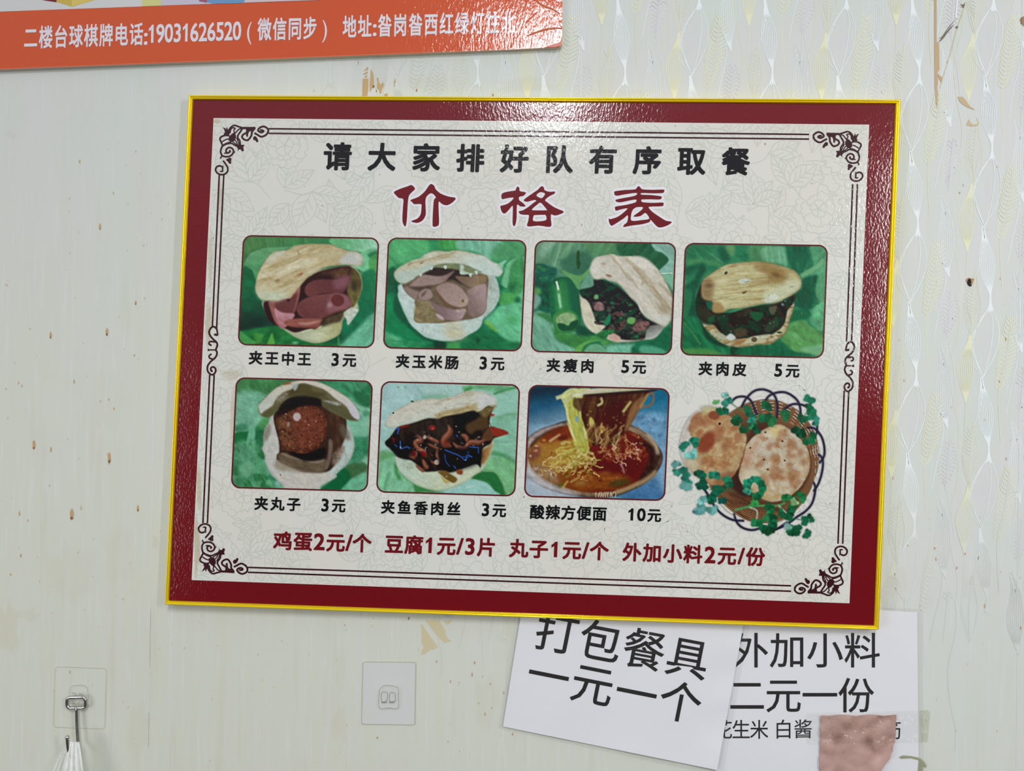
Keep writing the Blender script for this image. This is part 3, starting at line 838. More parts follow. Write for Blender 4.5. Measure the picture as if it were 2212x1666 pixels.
def pic_ball():
    p = Painter(CW, CH, 6.8, (90, 160, 124))
    lettuce(p, (34, 110, 74), (92, 164, 126), (140, 206, 172), 150, 60)
    p.pg([(170, 100), (800, 100), (740, 200), (560, 300), (400, 260), (190, 290)], (70, 138, 76), 16, .85, n=(.25, 60, 3, 60))
    p.pg([(190, 270), (400, 250), (560, 320), (450, 450), (470, 560), (560, 620), (400, 720), (150, 760)], (128, 196, 162), 18, .85, n=(.14, 60, 1.5, 30))
    p.pg([(150, 700), (280, 680), (300, 760), (150, 790)], (48, 124, 84), 16, .7)
    p.pg([(140, 810), (340, 780), (420, 740), (440, 880), (260, 920), (130, 950)], (34, 118, 66), 10)
    p.pg([(330, 760), (380, 690), (415, 730), (410, 860), (370, 950), (300, 1060), (270, 1090), (290, 940)], (112, 190, 150), 8)
    p.ln([(430, 900), (370, 960), (300, 1040)], 30, (134, 206, 170), .8, 8, taper=True)
    p.pg([(420, 720), (540, 740), (520, 900), (500, 1100), (420, 1000), (420, 860)], (44, 120, 76), 16, .9, n=(.2, 50, 2, 60))
    p.pg([(500, 620), (590, 600), (600, 640), (540, 760), (440, 720)], (84, 160, 88), 14, .8)
    p.pg([(120, 960), (420, 920), (520, 1100), (580, 1300), (640, 1400), (640, 1560), (110, 1540)], (84, 158, 108), 20, .6, n=(.3, 60, 1.5, 60))
    p.tex(90, 1.4, 60, (42, 116, 60), .8, .05, .4, p.mask([(120, 1000), (500, 1000), (640, 1400), (640, 1560), (110, 1540)], soft=60))
    p.pg([(200, 1240), (320, 1200), (380, 1300), (300, 1400), (210, 1350)], (128, 196, 152), 22, .7)
    p.pg([(1280, 110), (1960, 110), (1940, 420), (1760, 400), (1600, 280), (1400, 200)], (64, 148, 100), 18, .8, n=(.3, 50, 3, 50))
    p.pg([(1700, 260), (1800, 250), (1960, 160), (1940, 440), (1780, 420)], (40, 112, 68), 16, .7, n=(.3, 40, 4, 50))
    p.pg([(1600, 620), (1800, 640), (1930, 560), (1920, 820), (1800, 880), (1720, 860)], (138, 204, 172), 18, .8)
    p.pg([(1700, 860), (1900, 900), (1900, 1100), (1760, 1200), (1680, 1180), (1740, 1000)], (58, 140, 98), 18, .8, n=(.25, 50, 2, -40))
    p.pg([(1600, 1260), (1760, 1200), (1880, 1220), (1900, 1300), (1700, 1420), (1620, 1400)], (66, 104, 62), 16, .85)
    p.pg([(1500, 1340), (1600, 1270), (1680, 1400), (1560, 1560), (1260, 1580), (1400, 1450)], (16, 104, 62), 12, .95)
    p.pg([(1700, 1420), (1890, 1340), (1880, 1590), (1560, 1590)], (110, 192, 150), 14, .85, n=(.15, 50, 2, -30))
    p.bl(710, 1470, 60, 70, (140, 196, 200), .8)
    lo = [(640, 555), (590, 660), (540, 750), (520, 860), (520, 960), (495, 1010), (530, 1090), (540, 1180), (580, 1290), (640, 1380), (720, 1450), (800, 1530), (850, 1580), (1230, 1590), (1300, 1500), (1490, 1400), (1495, 1350), (1620, 1230), (1700, 1110), (1735, 980), (1720, 860), (1680, 740), (1590, 640), (1500, 560), (900, 500)]
    mk = p.pg(lo, (206, 206, 198), 5, g=((190, 212, 204), 700, 900, 1700, 1300), edge=((150, 156, 146), 24, .5))
    p.tex(70, 2, 70, (176, 178, 168), .5, .1, .5, mk)
    p.pg([(530, 780), (600, 690), (620, 760), (590, 860), (530, 920)], (128, 124, 106), 14, .7)
    p.pg([(720, 1400), (1000, 1330), (1330, 1340), (1450, 1380), (1250, 1520), (1000, 1580), (850, 1560)], (212, 204, 192), 30, .8)
    p.pg([(660, 560), (760, 380), (900, 330), (1280, 340), (1400, 420), (1600, 560), (1620, 800), (1560, 960), (1500, 1140), (1450, 1260), (1340, 1330), (1080, 1330), (900, 1280), (700, 1170), (730, 1050), (720, 900), (690, 770)], (62, 46, 38), 10)
    p.pg([(1380, 500), (1560, 560), (1620, 780), (1570, 960), (1500, 1100), (1420, 1060), (1440, 800), (1380, 620)], (78, 54, 42), 16, n=(.25, 50, 3, 80))
    p.pg([(1560, 680), (1640, 760), (1680, 900), (1600, 880), (1540, 780)], (108, 100, 84), 18, .8)
    p.pg([(700, 1090), (800, 1060), (900, 1110), (1060, 1150), (1060, 1190), (1350, 1150), (1360, 1290), (1220, 1310), (1000, 1270), (860, 1240), (720, 1150)], (108, 94, 72), 8, n=(.15, 40, 2, 10), edge=((76, 58, 42), 20, .5))
    p.ln([(760, 1080), (900, 1130), (1040, 1165), (1200, 1195), (1330, 1175)], 26, (150, 138, 122), .7, 10)
    p.pg([(870, 1060), (1100, 1080), (1330, 1000), (1330, 1130), (1100, 1180), (960, 1130)], (32, 24, 24), 14)
    p.pg([(1390, 900), (1440, 920), (1430, 1100), (1380, 1270), (1340, 1270), (1380, 1080)], (122, 104, 94), 10, .9)
    p.pg([(1440, 1100), (1560, 980), (1600, 1010), (1530, 1180), (1440, 1240)], (136, 116, 98), 16, .8, n=(.3, 24, 1, 0))
    p.pg([(720, 1160), (900, 1250), (1100, 1300), (1340, 1310), (1280, 1340), (1000, 1330), (720, 1300), (660, 1240)], (160, 146, 122), 18, .8)
    tb = [(448, 460), (460, 420), (560, 320), (680, 210), (790, 160), (900, 110), (1060, 100), (1240, 125), (1400, 190), (1600, 310), (1690, 380), (1760, 470), (1802, 570), (1790, 630), (1740, 640), (1640, 625), (1520, 570), (1420, 520), (1290, 430), (1280, 350), (900, 330), (760, 430), (680, 530), (600, 590), (520, 590), (460, 540)]
    mk = p.pg(tb, (112, 106, 74), 6)
    p.pg([(520, 540), (680, 450), (760, 410), (680, 530), (600, 590), (540, 590)], (90, 96, 56), 12, .8)
    p.pg([(880, 190), (1000, 160), (1140, 170), (1180, 240), (1350, 280), (1290, 350), (1040, 310), (880, 330), (840, 280)], (84, 76, 46), 18, .9)
    p.pg([(1300, 300), (1440, 380), (1600, 480), (1700, 560), (1780, 630), (1640, 622), (1420, 520), (1300, 430)], (94, 92, 62), 12, .9)
    p.pg([(448, 460), (460, 420), (560, 320), (680, 210), (790, 160), (880, 130), (915, 170), (900, 220), (780, 270), (680, 370), (640, 440), (540, 510), (480, 550)], (208, 204, 186), 8, g=((200, 212, 200), 640, 200, 560, 520), edge=((170, 160, 130), 16, .4))
    p.pg([(890, 130), (1060, 105), (1240, 125), (1400, 190), (1600, 310), (1690, 380), (1760, 470), (1802, 570), (1785, 630), (1700, 580), (1620, 450), (1480, 350), (1350, 240), (1200, 180), (1040, 140), (930, 175)], (212, 210, 192), 8, g=((206, 204, 214), 1500, 300, 1760, 560))
    p.pg([(1300, 370), (1440, 380), (1560, 420), (1500, 440), (1380, 400)], (178, 176, 166), 10, .8, n=(.3, 20, 1, 0))
    p.pg([(900, 150), (980, 160), (960, 220), (930, 240)], (176, 190, 184), 8, .9)
    p.pg([(700, 330), (840, 270), (820, 320), (720, 390)], (150, 142, 132), 14, .7, n=(.3, 24, 1, 0))
    p.pg([(780, 150), (850, 125), (890, 150), (800, 165)], (150, 90, 50), 5, .9)
    p.pg([(760, 560), (740, 450), (880, 340), (1020, 310), (1200, 330), (1285, 380), (1270, 460), (1100, 470), (900, 500), (800, 560)], (36, 28, 26), 14)
    b = [(660, 640), (680, 560), (800, 500), (960, 460), (1100, 440), (1230, 450), (1320, 510), (1365, 620), (1360, 760), (1330, 900), (1240, 1000), (1120, 1060), (1000, 1080), (870, 1040), (770, 1050), (760, 960), (700, 800)]
    mk = p.pg(b, (112, 64, 46), 7, g=((108, 80, 54), 1000, 700, 680, 800), edge=((58, 32, 26), 50, .7))
    p.tex(46, 1.2, 0, (146, 84, 60), .7, .0, .4, mk)
    p.tex(36, 1.2, 0, (74, 36, 30), .6, .1, .4, mk)
    p.pg([(1000, 500), (1200, 480), (1320, 600), (1330, 800), (1240, 940), (1040, 1000), (920, 900), (920, 700)], (130, 64, 50), 50, .5)
    p.pg([(670, 560), (800, 470), (1000, 440), (960, 480), (800, 550), (700, 600)], (36, 26, 26), 16, .8)
    p.bl(965, 590, 52, 56, (206, 190, 186), .95, 0, 1.5)
    p.bl(850, 690, 34, 60, (180, 160, 150), .8, 10)
    p.scatter(46, (720, 480, 1320, 1000), 11, [(206, 180, 160), (190, 160, 140), (180, 120, 90)], .75, mk, 2, 3)
    p.scatter(40, (720, 560, 1320, 1040), 13, [(60, 28, 24), (76, 36, 30)], .8, mk)
    p.bl(1025, 835, 22, 16, (40, 20, 20), .9)
    p.pg([(735, 1350), (760, 1360), (745, 1385)], (190, 110, 60), 3, .8)
    return p


def pic_pork():
    p = Painter(CW, CH, 6.8, (160, 206, 190))
    p.tex(240, 2.5, -30, (180, 218, 214), .9, -.1, .4)
    p.tex(200, 3, 40, (124, 184, 158), .8, .1, .5)
    p.pg([(150, 120), (640, 110), (700, 300), (560, 360), (330, 480), (210, 620), (200, 760), (120, 900)], (172, 210, 208), 20, .9, n=(.08, 80, 3, 60))
    p.ln([(640, 150), (680, 260), (740, 330)], 40, (140, 190, 180), .8, 16)
    p.pg([(680, 120), (1280, 130), (1180, 240), (900, 290), (740, 260)], (176, 214, 206), 16, .8)
    p.ln([(700, 300), (880, 290), (1060, 280)], 50, (120, 176, 140), .7, 20)
    p.pg([(1280, 140), (1960, 150), (1840, 240), (1700, 260), (1600, 220), (1400, 190), (1260, 230)], (110, 184, 130), 14, .9, n=(.2, 40, 3, 160))
    p.pg([(1280, 170), (1360, 150), (1320, 210), (1250, 230)], (70, 150, 70), 12, .8)
    p.ln([(1640, 260), (1800, 200), (1960, 170)], 26, (60, 138, 72), .7, 10)
    p.pg([(1680, 280), (1860, 210), (1970, 220), (1960, 520), (1700, 520), (1640, 480), (1700, 380)], (150, 206, 182), 14, .9)
    p.ln([(1620, 580), (1780, 560), (1950, 520)], 46, (84, 160, 96), .7, 22)
    p.pg([(1620, 600), (1960, 580), (1940, 1180), (1640, 1060), (1640, 860)], (130, 194, 160), 16, .8, n=(.14, 60, 4, 0))
    p.ln([(1600, 1040), (1780, 1080), (1930, 1190)], 60, (60, 140, 76), .75, 22)
    p.pg([(130, 1020), (340, 1040), (330, 1120), (200, 1160), (120, 1240)], (100, 168, 104), 18, .85)
    p.pg([(110, 1200), (250, 1110), (340, 1090), (380, 1260), (560, 1440), (590, 1560), (110, 1550)], (134, 206, 160), 14, .9, n=(.14, 50, 4, 110))
    p.ln([(250, 1300), (210, 1430), (190, 1540)], 30, (70, 150, 90), .6, 12)
    p.pg([(330, 1110), (370, 1250), (470, 1380), (560, 1450), (600, 1570), (700, 1570), (1000, 1560), (800, 1530), (500, 1390)], (58, 136, 66), 12, .9)
    p.ln([(340, 1180), (350, 1300), (400, 1400)], 50, (50, 128, 56), .7, 16)
    p.pg([(1480, 1280), (1600, 1100), (1930, 1190), (1910, 1600), (1500, 1600), (1330, 1400)], (120, 190, 130), 14, .9, n=(.15, 60, 4, 60))
    p.pg([(1340, 1380), (1480, 1290), (1650, 1290), (1740, 1400), (1800, 1600), (1680, 1600), (1560, 1440)], (42, 116, 60), 14, .95)
    p.ln([(1510, 1280), (1660, 1290), (1760, 1420), (1810, 1560)], 22, (134, 190, 130), .8, 6)
    p.pg([(1160, 1500), (1230, 1430), (1340, 1390), (1540, 1440), (1650, 1540), (1690, 1610), (1000, 1600)], (158, 212, 202), 10, .95)
    p.ln([(1270, 1500), (1400, 1480)], 12, (220, 234, 232), .8, 4)
    lo = [(335, 1090), (345, 1190), (390, 1290), (480, 1380), (600, 1460), (720, 1510), (860, 1540), (1000, 1530), (1120, 1500), (1280, 1420), (1400, 1330), (1490, 1270), (1560, 1150), (1620, 1010), (1640, 880), (1500, 800), (500, 900)]
    mk = p.pg(lo, (206, 218, 188), 5, g=((196, 220, 204), 900, 1400, 420, 1200), edge=((150, 170, 120), 22, .5))
    p.tex(60, 2, 0, (214, 214, 184), .5, .0, .5, mk)
    p.pg([(1480, 1010), (1560, 960), (1630, 900), (1600, 1050), (1530, 1170), (1480, 1200), (1470, 1110)], (150, 96, 44), 12, .95, g=((190, 168, 110), 1500, 1050, 1620, 1080))
    p.pg([(440, 1130), (560, 1140), (600, 1250), (500, 1290), (400, 1240)], (186, 204, 180), 14, .9, n=(.15, 30, 1, 0))
    fill = [(205, 890), (250, 850), (340, 720), (400, 680), (560, 640), (760, 570), (1000, 540), (1200, 500), (1440, 470), (1560, 420), (1640, 390), (1610, 520), (1590, 640), (1640, 720), (1780, 780), (1640, 850), (1600, 920), (1500, 980), (1480, 1120), (1470, 1240), (1400, 1190), (1180, 1270), (1060, 1300), (940, 1280), (830, 1290), (700, 1280), (560, 1150), (380, 1100), (300, 1020), (215, 940)]
    mk = p.pg(fill, (38, 32, 32), 6)
    p.tex(70, 2, 70, (58, 46, 40), .8, .0, .4, mk)
    p.pg([(560, 640), (900, 560), (1100, 560), (1100, 760), (900, 800), (640, 780)], (54, 46, 40), 26, .8, n=(.3, 26, 5, 82))
    p.pg([(1120, 540), (1300, 480), (1440, 480), (1400, 640), (1260, 700), (1260, 780), (1120, 760)], (32, 28, 28), 16, .9)
    p.pg([(1270, 680), (1400, 600), (1540, 520), (1580, 640), (1560, 720), (1420, 740), (1330, 790)], (92, 68, 42), 14, .9)
    p.pg([(1440, 480), (1560, 420), (1680, 390), (1600, 520), (1520, 560)], (126, 110, 66), 12, .9, n=(.2, 30, 1, 30))
    p.pg([(1560, 720), (1660, 700), (1640, 840), (1580, 880), (1480, 860)], (100, 66, 44), 10, .95)
    p.pg([(1600, 700), (1740, 720), (1845, 775), (1760, 810), (1660, 820)], (150, 52, 40), 6)
    p.pg([(1590, 520), (1660, 530), (1610, 555)], (150, 44, 36), 4)
    p.pg([(380, 690), (520, 660), (480, 700), (400, 710)], (128, 40, 34), 6)
    p.pg([(280, 840), (330, 850), (320, 910), (290, 900)], (110, 30, 36), 5)
    p.bl(825, 705, 44, 36, (150, 46, 40), .9, 0, 2)
    p.bl(830, 712, 14, 12, (226, 150, 140), .9)
    for pts, w in (([(620, 800), (680, 870), (600, 900), (640, 980), (720, 1030), (740, 1100)], 66), ([(740, 820), (800, 850), (890, 890), (900, 920)], 44), ([(1040, 670), (1060, 760), (980, 860), (1000, 930), (1090, 960)], 84), ([(1100, 900), (1160, 960), (1260, 980), (1330, 900), (1450, 900), (1540, 870)], 64), ([(1210, 800), (1280, 830), (1290, 900)], 60), ([(900, 980), (890, 1080), (920, 1140), (870, 1180), (800, 1150)], 46), ([(520, 1060), (570, 1090), (600, 1080)], 70), ([(700, 1130), (740, 1220), (780, 1240)], 62), ([(600, 1200), (690, 1270), (720, 1290)], 44), ([(760, 920), (850, 960), (920, 990)], 30)):
        p.ln(pts, w, (122, 66, 50), .95, 8, taper=True)
        p.ln([(x - 6, y - 10) for x, y in pts], w * .4, (176, 118, 92), .7, 8, taper=True)
    p.pg([(560, 1020), (620, 1020), (620, 1080), (560, 1100), (500, 1090), (505, 1050)], (130, 84, 54), 6)
    p.pg([(540, 1010), (600, 1020), (600, 1080), (560, 1080)], (116, 26, 32), 6, .9)
    p.pg([(660, 1010), (740, 1040), (740, 1090), (690, 1080)], (124, 24, 30), 5, .9)
    p.pg([(970, 880), (1060, 880), (1050, 950), (980, 940)], (120, 44, 32), 12, .8)
    fm = p.mask([(560, 800), (900, 800), (940, 1200), (800, 1260), (620, 1120)], soft=20)
    p.scatter(60, (560, 640, 1540, 1230), 14, [(196, 160, 142), (214, 186, 170), (150, 96, 74)], .8, np.maximum(fm, p.mask([(960, 660), (1100, 660), (1540, 860), (1500, 960), (1200, 1000), (960, 960)])), 2.5, 2.5)
    p.pg([(720, 800), (745, 820), (740, 850), (700, 850)], (206, 180, 170), 4)
    p.bl(885, 1165, 32, 34, (206, 186, 176), .9, 0, 2)
    p.pg([(300, 900), (560, 990), (500, 1120), (360, 1080), (290, 1000)], (18, 18, 30), 20, .7)
    p.pg([(950, 1000), (1440, 980), (1440, 1180), (1100, 1280), (940, 1240)], (22, 20, 28), 24, .8)
    for pts, w in (([(400, 880), (410, 980), (480, 960), (530, 980)], 16), ([(990, 1000), (1080, 1035), (1190, 1080), (1270, 1140), (1290, 1070), (1360, 1100)], 15), ([(1320, 960), (1380, 965), (1450, 970)], 13), ([(1440, 980), (1440, 1050)], 12), ([(990, 1060), (1010, 1160), (1060, 1220)], 10), ([(1300, 1020), (1310, 1050)], 12), ([(1110, 1210), (1140, 1250)], 12), ([(1145, 800), (1165, 830)], 14), ([(340, 730), (380, 710), (360, 790)], 16), ([(1230, 1090), (1290, 1100), (1340, 1075)], 10), ([(320, 930), (360, 960)], 12)):
        p.ln(pts, w, (52, 92, 178), .9, 3)
    p.bl(402, 970, 14, 30, (190, 214, 236), .9)
    p.bl(1268, 1135, 16, 12, (130, 170, 226), .9)
    p.bl(1590, 680, 12, 36, (190, 206, 206), .9)
    p.pg([(200, 900), (250, 850), (290, 860), (290, 930), (230, 955)], (28, 22, 26), 5)
    p.pg([(900, 1290), (1000, 1280), (1080, 1330), (1160, 1390), (1110, 1440), (1020, 1400), (960, 1350)], (120, 92, 44), 6)
    p.pg([(940, 1350), (1010, 1400), (1060, 1440), (990, 1440)], (190, 172, 92), 8, .9)
    p.bl(1015, 1355, 10, 24, (214, 210, 190), .8, 20)
    p.pg([(1150, 1270), (1230, 1270), (1220, 1330), (1160, 1320)], (140, 74, 42), 6)
    p.bl(1180, 1350, 44, 34, (220, 216, 216), .8)
    tb = [(200, 680), (215, 600), (300, 500), (420, 430), (580, 355), (760, 320), (950, 315), (1100, 285), (1250, 225), (1400, 215), (1520, 230), (1600, 275), (1660, 320), (1690, 390), (1620, 420), (1560, 400), (1500, 460), (1420, 495), (1380, 440), (1340, 470), (1200, 510), (1000, 545), (900, 580), (760, 580), (600, 630), (400, 680), (300, 705)]
    mk = p.pg(tb, (214, 210, 194), 5, g=((208, 218, 202), 800, 380, 860, 560), edge=((160, 160, 130), 20, .45))
    p.tex(50, 4, -14, (192, 178, 154), .6, .05, .5, mk * (p.Y < 480))
    p.pg([(860, 530), (1000, 480), (1200, 440), (1360, 390), (1420, 430), (1420, 490), (1340, 470), (1200, 515), (1000, 545), (900, 580)], (178, 152, 94), 14, .8, n=(.25, 30, 1.5, 0))
    p.pg([(1440, 300), (1600, 280), (1680, 340), (1560, 400), (1450, 450), (1400, 420), (1440, 370)], (214, 216, 214), 14, .9)
    p.pg([(1360, 400), (1420, 360), (1430, 480), (1380, 440)], (190, 184, 140), 10, .8)
    p.bl(1040, 320, 50, 16, (176, 136, 96), .6)
    p.bl(1000, 440, 24, 16, (190, 130, 80), .7)
    p.bl(560, 355, 24, 14, (90, 90, 76), .8, 0, 2)
    p.bl(305, 508, 12, 12, (50, 40, 36), .9, 0, 2)
    for x, y in ((370, 165), (465, 165)):
        p.bl(x, y, 14, 20, (120, 150, 130), .8)
    return p


def pic_noodle():
    p = Painter(CW, CH, 6.8, (70, 130, 164))
    p.pg([(100, 60), (2050, 60), (2050, 500), (100, 500)], (22, 52, 70), 60, g=((10, 88, 118), 700, 200, 1900, 200))
    p.pg([(60, 330), (700, 250), (700, 700), (60, 800)], (40, 96, 130), 70, g=((150, 184, 206), 300, 380, 380, 680), n=(.12, 120, 2, 20))
    p.pg([(1500, 150), (2060, 140), (2050, 700), (1500, 700)], (24, 110, 146), 50, g=((96, 150, 184), 1700, 250, 1760, 640), n=(.12, 60, 1.5, 0))
    p.pg([(1440, 560), (2050, 560), (2020, 1640), (1200, 1640), (1400, 1560)], (112, 162, 196), 30, g=((70, 120, 166), 1800, 700, 1700, 1560), n=(.14, 70, 1, 0))
    p.tex(50, 1.5, 0, (66, 112, 150), .6, .1, .5, p.mask([(1560, 480), (2000, 480), (2000, 900), (1760, 700)], soft=20))
    p.pg([(80, 1320), (400, 1440), (800, 1560), (1300, 1580), (1300, 1640), (80, 1640)], (176, 192, 206), 20)
    p.pg([(1900, 900), (1960, 880), (1950, 1500), (1860, 1300)], (150, 190, 216), 24, .7)
    rim = [(110, 840), (160, 750), (300, 660), (450, 610), (620, 555), (900, 530), (1300, 560), (1480, 600), (1640, 680), (1760, 770), (1850, 870), (1910, 980), (1920, 1080), (1880, 1180), (1800, 1290), (1660, 1400), (1500, 1480), (1340, 1540), (1150, 1575), (900, 1570), (640, 1530), (420, 1470), (230, 1370), (110, 1240)]
    mk = p.pg(rim, (172, 164, 152), 5, g=((126, 100, 70), 300, 700, 1500, 1500), n=(.35, 50, 2, 40), edge=((44, 32, 30), 20, .9))
    p.pg([(110, 1150), (180, 1200), (330, 1340), (520, 1440), (700, 1500), (820, 1560), (500, 1500), (230, 1400), (100, 1290)], (196, 196, 200), 20, .9, n=(.14, 60, 2, 30))
    inn = [(130, 940), (190, 850), (320, 740), (500, 650), (700, 605), (1000, 590), (1360, 640), (1560, 720), (1680, 800), (1770, 900), (1810, 1010), (1800, 1120), (1720, 1240), (1600, 1350), (1440, 1440), (1260, 1490), (1000, 1510), (760, 1480), (560, 1420), (400, 1350), (240, 1240), (150, 1120)]
    mk = p.pg(inn, (112, 36, 22), 10, g=((150, 96, 40), 1000, 1000, 350, 1000))
    p.pg([(1560, 800), (1720, 840), (1880, 960), (1890, 1080), (1800, 1220), (1600, 1380), (1660, 1200), (1740, 1060), (1700, 930)], (54, 36, 34), 22, .9, n=(.3, 40, 2, 60))
    p.ln([(1700, 720), (1820, 860), (1860, 1000)], 50, (196, 176, 146), .85, 12)
    p.ln([(1840, 1230), (1700, 1340), (1480, 1440), (1300, 1500)], 56, (176, 146, 104), .85, 14)
    p.ln([(1420, 640), (1560, 660), (1700, 740)], 50, (170, 140, 110), .7, 14)
    p.ln([(150, 790), (300, 690), (500, 630)], 46, (170, 150, 150), .8, 14)
    p.ln([(160, 900), (260, 780), (430, 690), (600, 640)], 40, (64, 36, 34), .8, 16)
    p.ln([(640, 560), (740, 570), (800, 570)], 60, (90, 84, 96), .8, 14)
    p.pg([(430, 680), (740, 610), (780, 780), (600, 820), (420, 850), (280, 840)], (130, 52, 28), 20, .9, n=(.2, 60, 2, -20))
    p.pg([(200, 900), (420, 830), (760, 780), (820, 1000), (560, 1200), (420, 1330), (250, 1220), (150, 1060)], (166, 118, 58), 30, .9, g=((176, 124, 40), 200, 1100, 760, 860), n=(.14, 60, 2, -10))
    p.pg([(150, 960), (260, 860), (290, 960), (240, 1060), (150, 1080)], (120, 66, 56), 20, .8)
    p.pg([(200, 1130), (460, 1200), (540, 1400), (400, 1350), (230, 1250)], (150, 120, 92), 26, .8, n=(.2, 40, 1, 0))
    p.bl(230, 1190, 60, 44, (206, 180, 180), .7)
    p.bl(300, 1270, 54, 40, (220, 190, 176), .8)
    p.bl(240, 885, 50, 28, (220, 170, 130), .85)
    p.bl(230, 950, 54, 34, (206, 146, 120), .85)
    p.bl(160, 1020, 24, 30, (226, 206, 200), .8)
    p.bl(340, 810, 44, 28, (226, 150, 70), .8)
    p.ln([(410, 830), (480, 780), (560, 735)], 30, (216, 176, 124), .9, 6)
    p.pg([(540, 760), (640, 740), (670, 780), (600, 810), (530, 810)], (104, 40, 30), 12)
    p.pg([(960, 1080), (1300, 1050), (1640, 1060), (1560, 1300), (1300, 1330), (1080, 1240)], (96, 24, 20), 30, .8)
    p.pg([(700, 1300), (900, 1280), (1300, 1260), (1500, 1340), (1300, 1440), (1000, 1480), (760, 1450)], (150, 84, 36), 36, .85, n=(.25, 50, 2, 0))
    p.bl(830, 1380, 130, 70, (160, 118, 56), .8)
    p.bl(1090, 1350, 60, 40, (110, 40, 22), .8)
    p.bl(1160, 1250, 120, 60, (156, 92, 44), .6)
    p.pg([(1200, 1400), (1290, 1340), (1450, 1330), (1500, 1360), (1400, 1420), (1240, 1430)], (70, 62, 34), 18, .8)
    p.bl(1470, 980, 60, 26, (70, 110, 40), .9)
    p.bl(570, 1410, 80, 44, (74, 100, 30), .8)
    p.bl(1330, 1390, 60, 20, (60, 96, 40), .8)
    cm = mk * p.mask([(1000, 760), (1600, 700), (1740, 900), (1640, 1060), (1240, 1080), (960, 1000)], soft=40)
    p.tex(50, 1.6, 30, (160, 80, 54), .7, .0, .4, cm)
    p.scatter(60, (960, 720, 1720, 1080), 15, [(206, 150, 110), (220, 180, 140), (180, 90, 60)], .8, cm, 3, 2.5)
    p.scatter(60, (150, 850, 1640, 1480), 9, [(226, 196, 160), (200, 140, 90), (90, 30, 20)], .7, mk, 3, 2.5)
    # lifted noodles
    sheet = [(760, 240), (900, 200), (1300, 170), (1730, 160), (1680, 260), (1600, 400), (1540, 520), (1480, 620), (1440, 700), (1360, 760), (1300, 860), (1160, 880), (960, 860), (860, 700), (830, 500), (780, 360)]
    ms = p.pg(sheet, (70, 38, 28), 8, n=(.3, 50, 4, 100))
    p.tex(50, 6, 106, (112, 72, 44), .7, .0, .45, ms)
    p.pg([(1080, 420), (1500, 250), (1560, 420), (1400, 640), (1200, 760), (1080, 640)], (84, 28, 20), 40, .7)
    p.pg([(1520, 330), (1720, 190), (1700, 260), (1600, 420), (1500, 600), (1420, 700), (1440, 560)], (150, 112, 70), 14, .8, n=(.25, 30, 6, 116))
    p.ln([(1720, 200), (1790, 180), (1795, 290), (1740, 350), (1640, 370), (1560, 380)], 26, (150, 100, 66), .95, 4)
    p.ln([(1730, 190), (1680, 280), (1620, 380)], 24, (176, 140, 90), .9, 4)
    p.ln([(1500, 290), (1440, 370), (1390, 440)], 34, (190, 186, 110), .95, 4)
    p.ln([(1100, 240), (1115, 310), (1050, 350)], 30, (214, 206, 140), .95, 4)
    p.pg([(1100, 620), (1150, 640), (1140, 690), (1095, 720)], (226, 176, 84), 5)
    p.pg([(960, 500), (1010, 560), (1000, 620), (960, 640), (940, 560)], (206, 196, 96), 6)
    p.scatter(36, (860, 240, 1500, 760), 13, [(196, 160, 90), (150, 100, 56), (40, 22, 22), (206, 190, 130)], .8, ms, 3, 2.5)
    rr = np.random.RandomState(5)
    for i in range(30):
        x = 820 + rr.rand() * 620
        y = 560 + rr.rand() * 260
        q = [(x, y)]
        for k in range(6):
            q.append((q[-1][0] + rr.uniform(-50, 26), q[-1][1] + rr.uniform(20, 60)))
        p.ln(q, 16, [(190, 150, 90), (150, 110, 60), (206, 176, 120), (120, 80, 40)][i % 4], .8, 4)
    for i in range(46):
        t = rr.rand()
        x = 600 + 190 * rr.rand()
        q = [(x, 220 + 60 * rr.rand())]
        for k in range(8):
            f = (k + 1) / 8
            q.append((x + 170 * f ** 1.2 + rr.uniform(-22, 22) - (x - 690) * .25 * f, q[-1][1] + rr.uniform(70, 105)))
        p.ln(q, rr.uniform(14, 24), [(188, 190, 84), (206, 208, 112), (160, 160, 62), (222, 222, 150), (172, 176, 70)][i % 5], .9, 4)
    p.pg([(740, 260), (850, 250), (830, 420), (780, 400), (730, 350)], (84, 56, 36), 10, .8)
    p.bl(780, 530, 26, 40, (120, 160, 196), .8, 0, 2)
    for i in range(70):
        a = rr.uniform(2.4, 6.0)
        x, y = 830 + rr.randn() * 110, 1000 + rr.randn() * 90
        q = [(x, y)]
        for k in range(6):
            q.append((q[-1][0] + rr.uniform(-70, 30), q[-1][1] + rr.uniform(-30, 50)))
        p.ln(q, rr.uniform(12, 20), [(196, 186, 76), (214, 204, 110), (170, 150, 56), (222, 214, 140), (150, 130, 50)][i % 5], .85, 4)
    for i in range(60):
        x, y = rr.uniform(300, 1040), rr.uniform(1020, 1300)
        if x < 560 and y > 1240:
            continue
        q = [(x, y)]
        for k in range(4):
            q.append((q[-1][0] + rr.uniform(-30, 50), q[-1][1] + rr.uniform(-34, 34)))
        p.ln(q, rr.uniform(9, 15), [(206, 176, 96), (222, 200, 140), (176, 140, 70), (214, 190, 110)][i % 4], .85, 3)
    for i in range(34):
        x, y = rr.uniform(1100, 1680), rr.uniform(820, 1100)
        q = [(x, y)]
        for k in range(4):
            q.append((q[-1][0] + rr.uniform(-26, 40), q[-1][1] + rr.uniform(-34, 34)))
        p.ln(q, rr.uniform(8, 14), [(206, 150, 110), (190, 120, 84), (222, 186, 150)][i % 3], .85, 3)
    p.ln([(660, 1350), (620, 1400), (590, 1450)], 26, (196, 166, 90), .9, 5)
    p.ln([(690, 1370), (780, 1320), (820, 1290)], 22, (190, 160, 84), .9, 5)
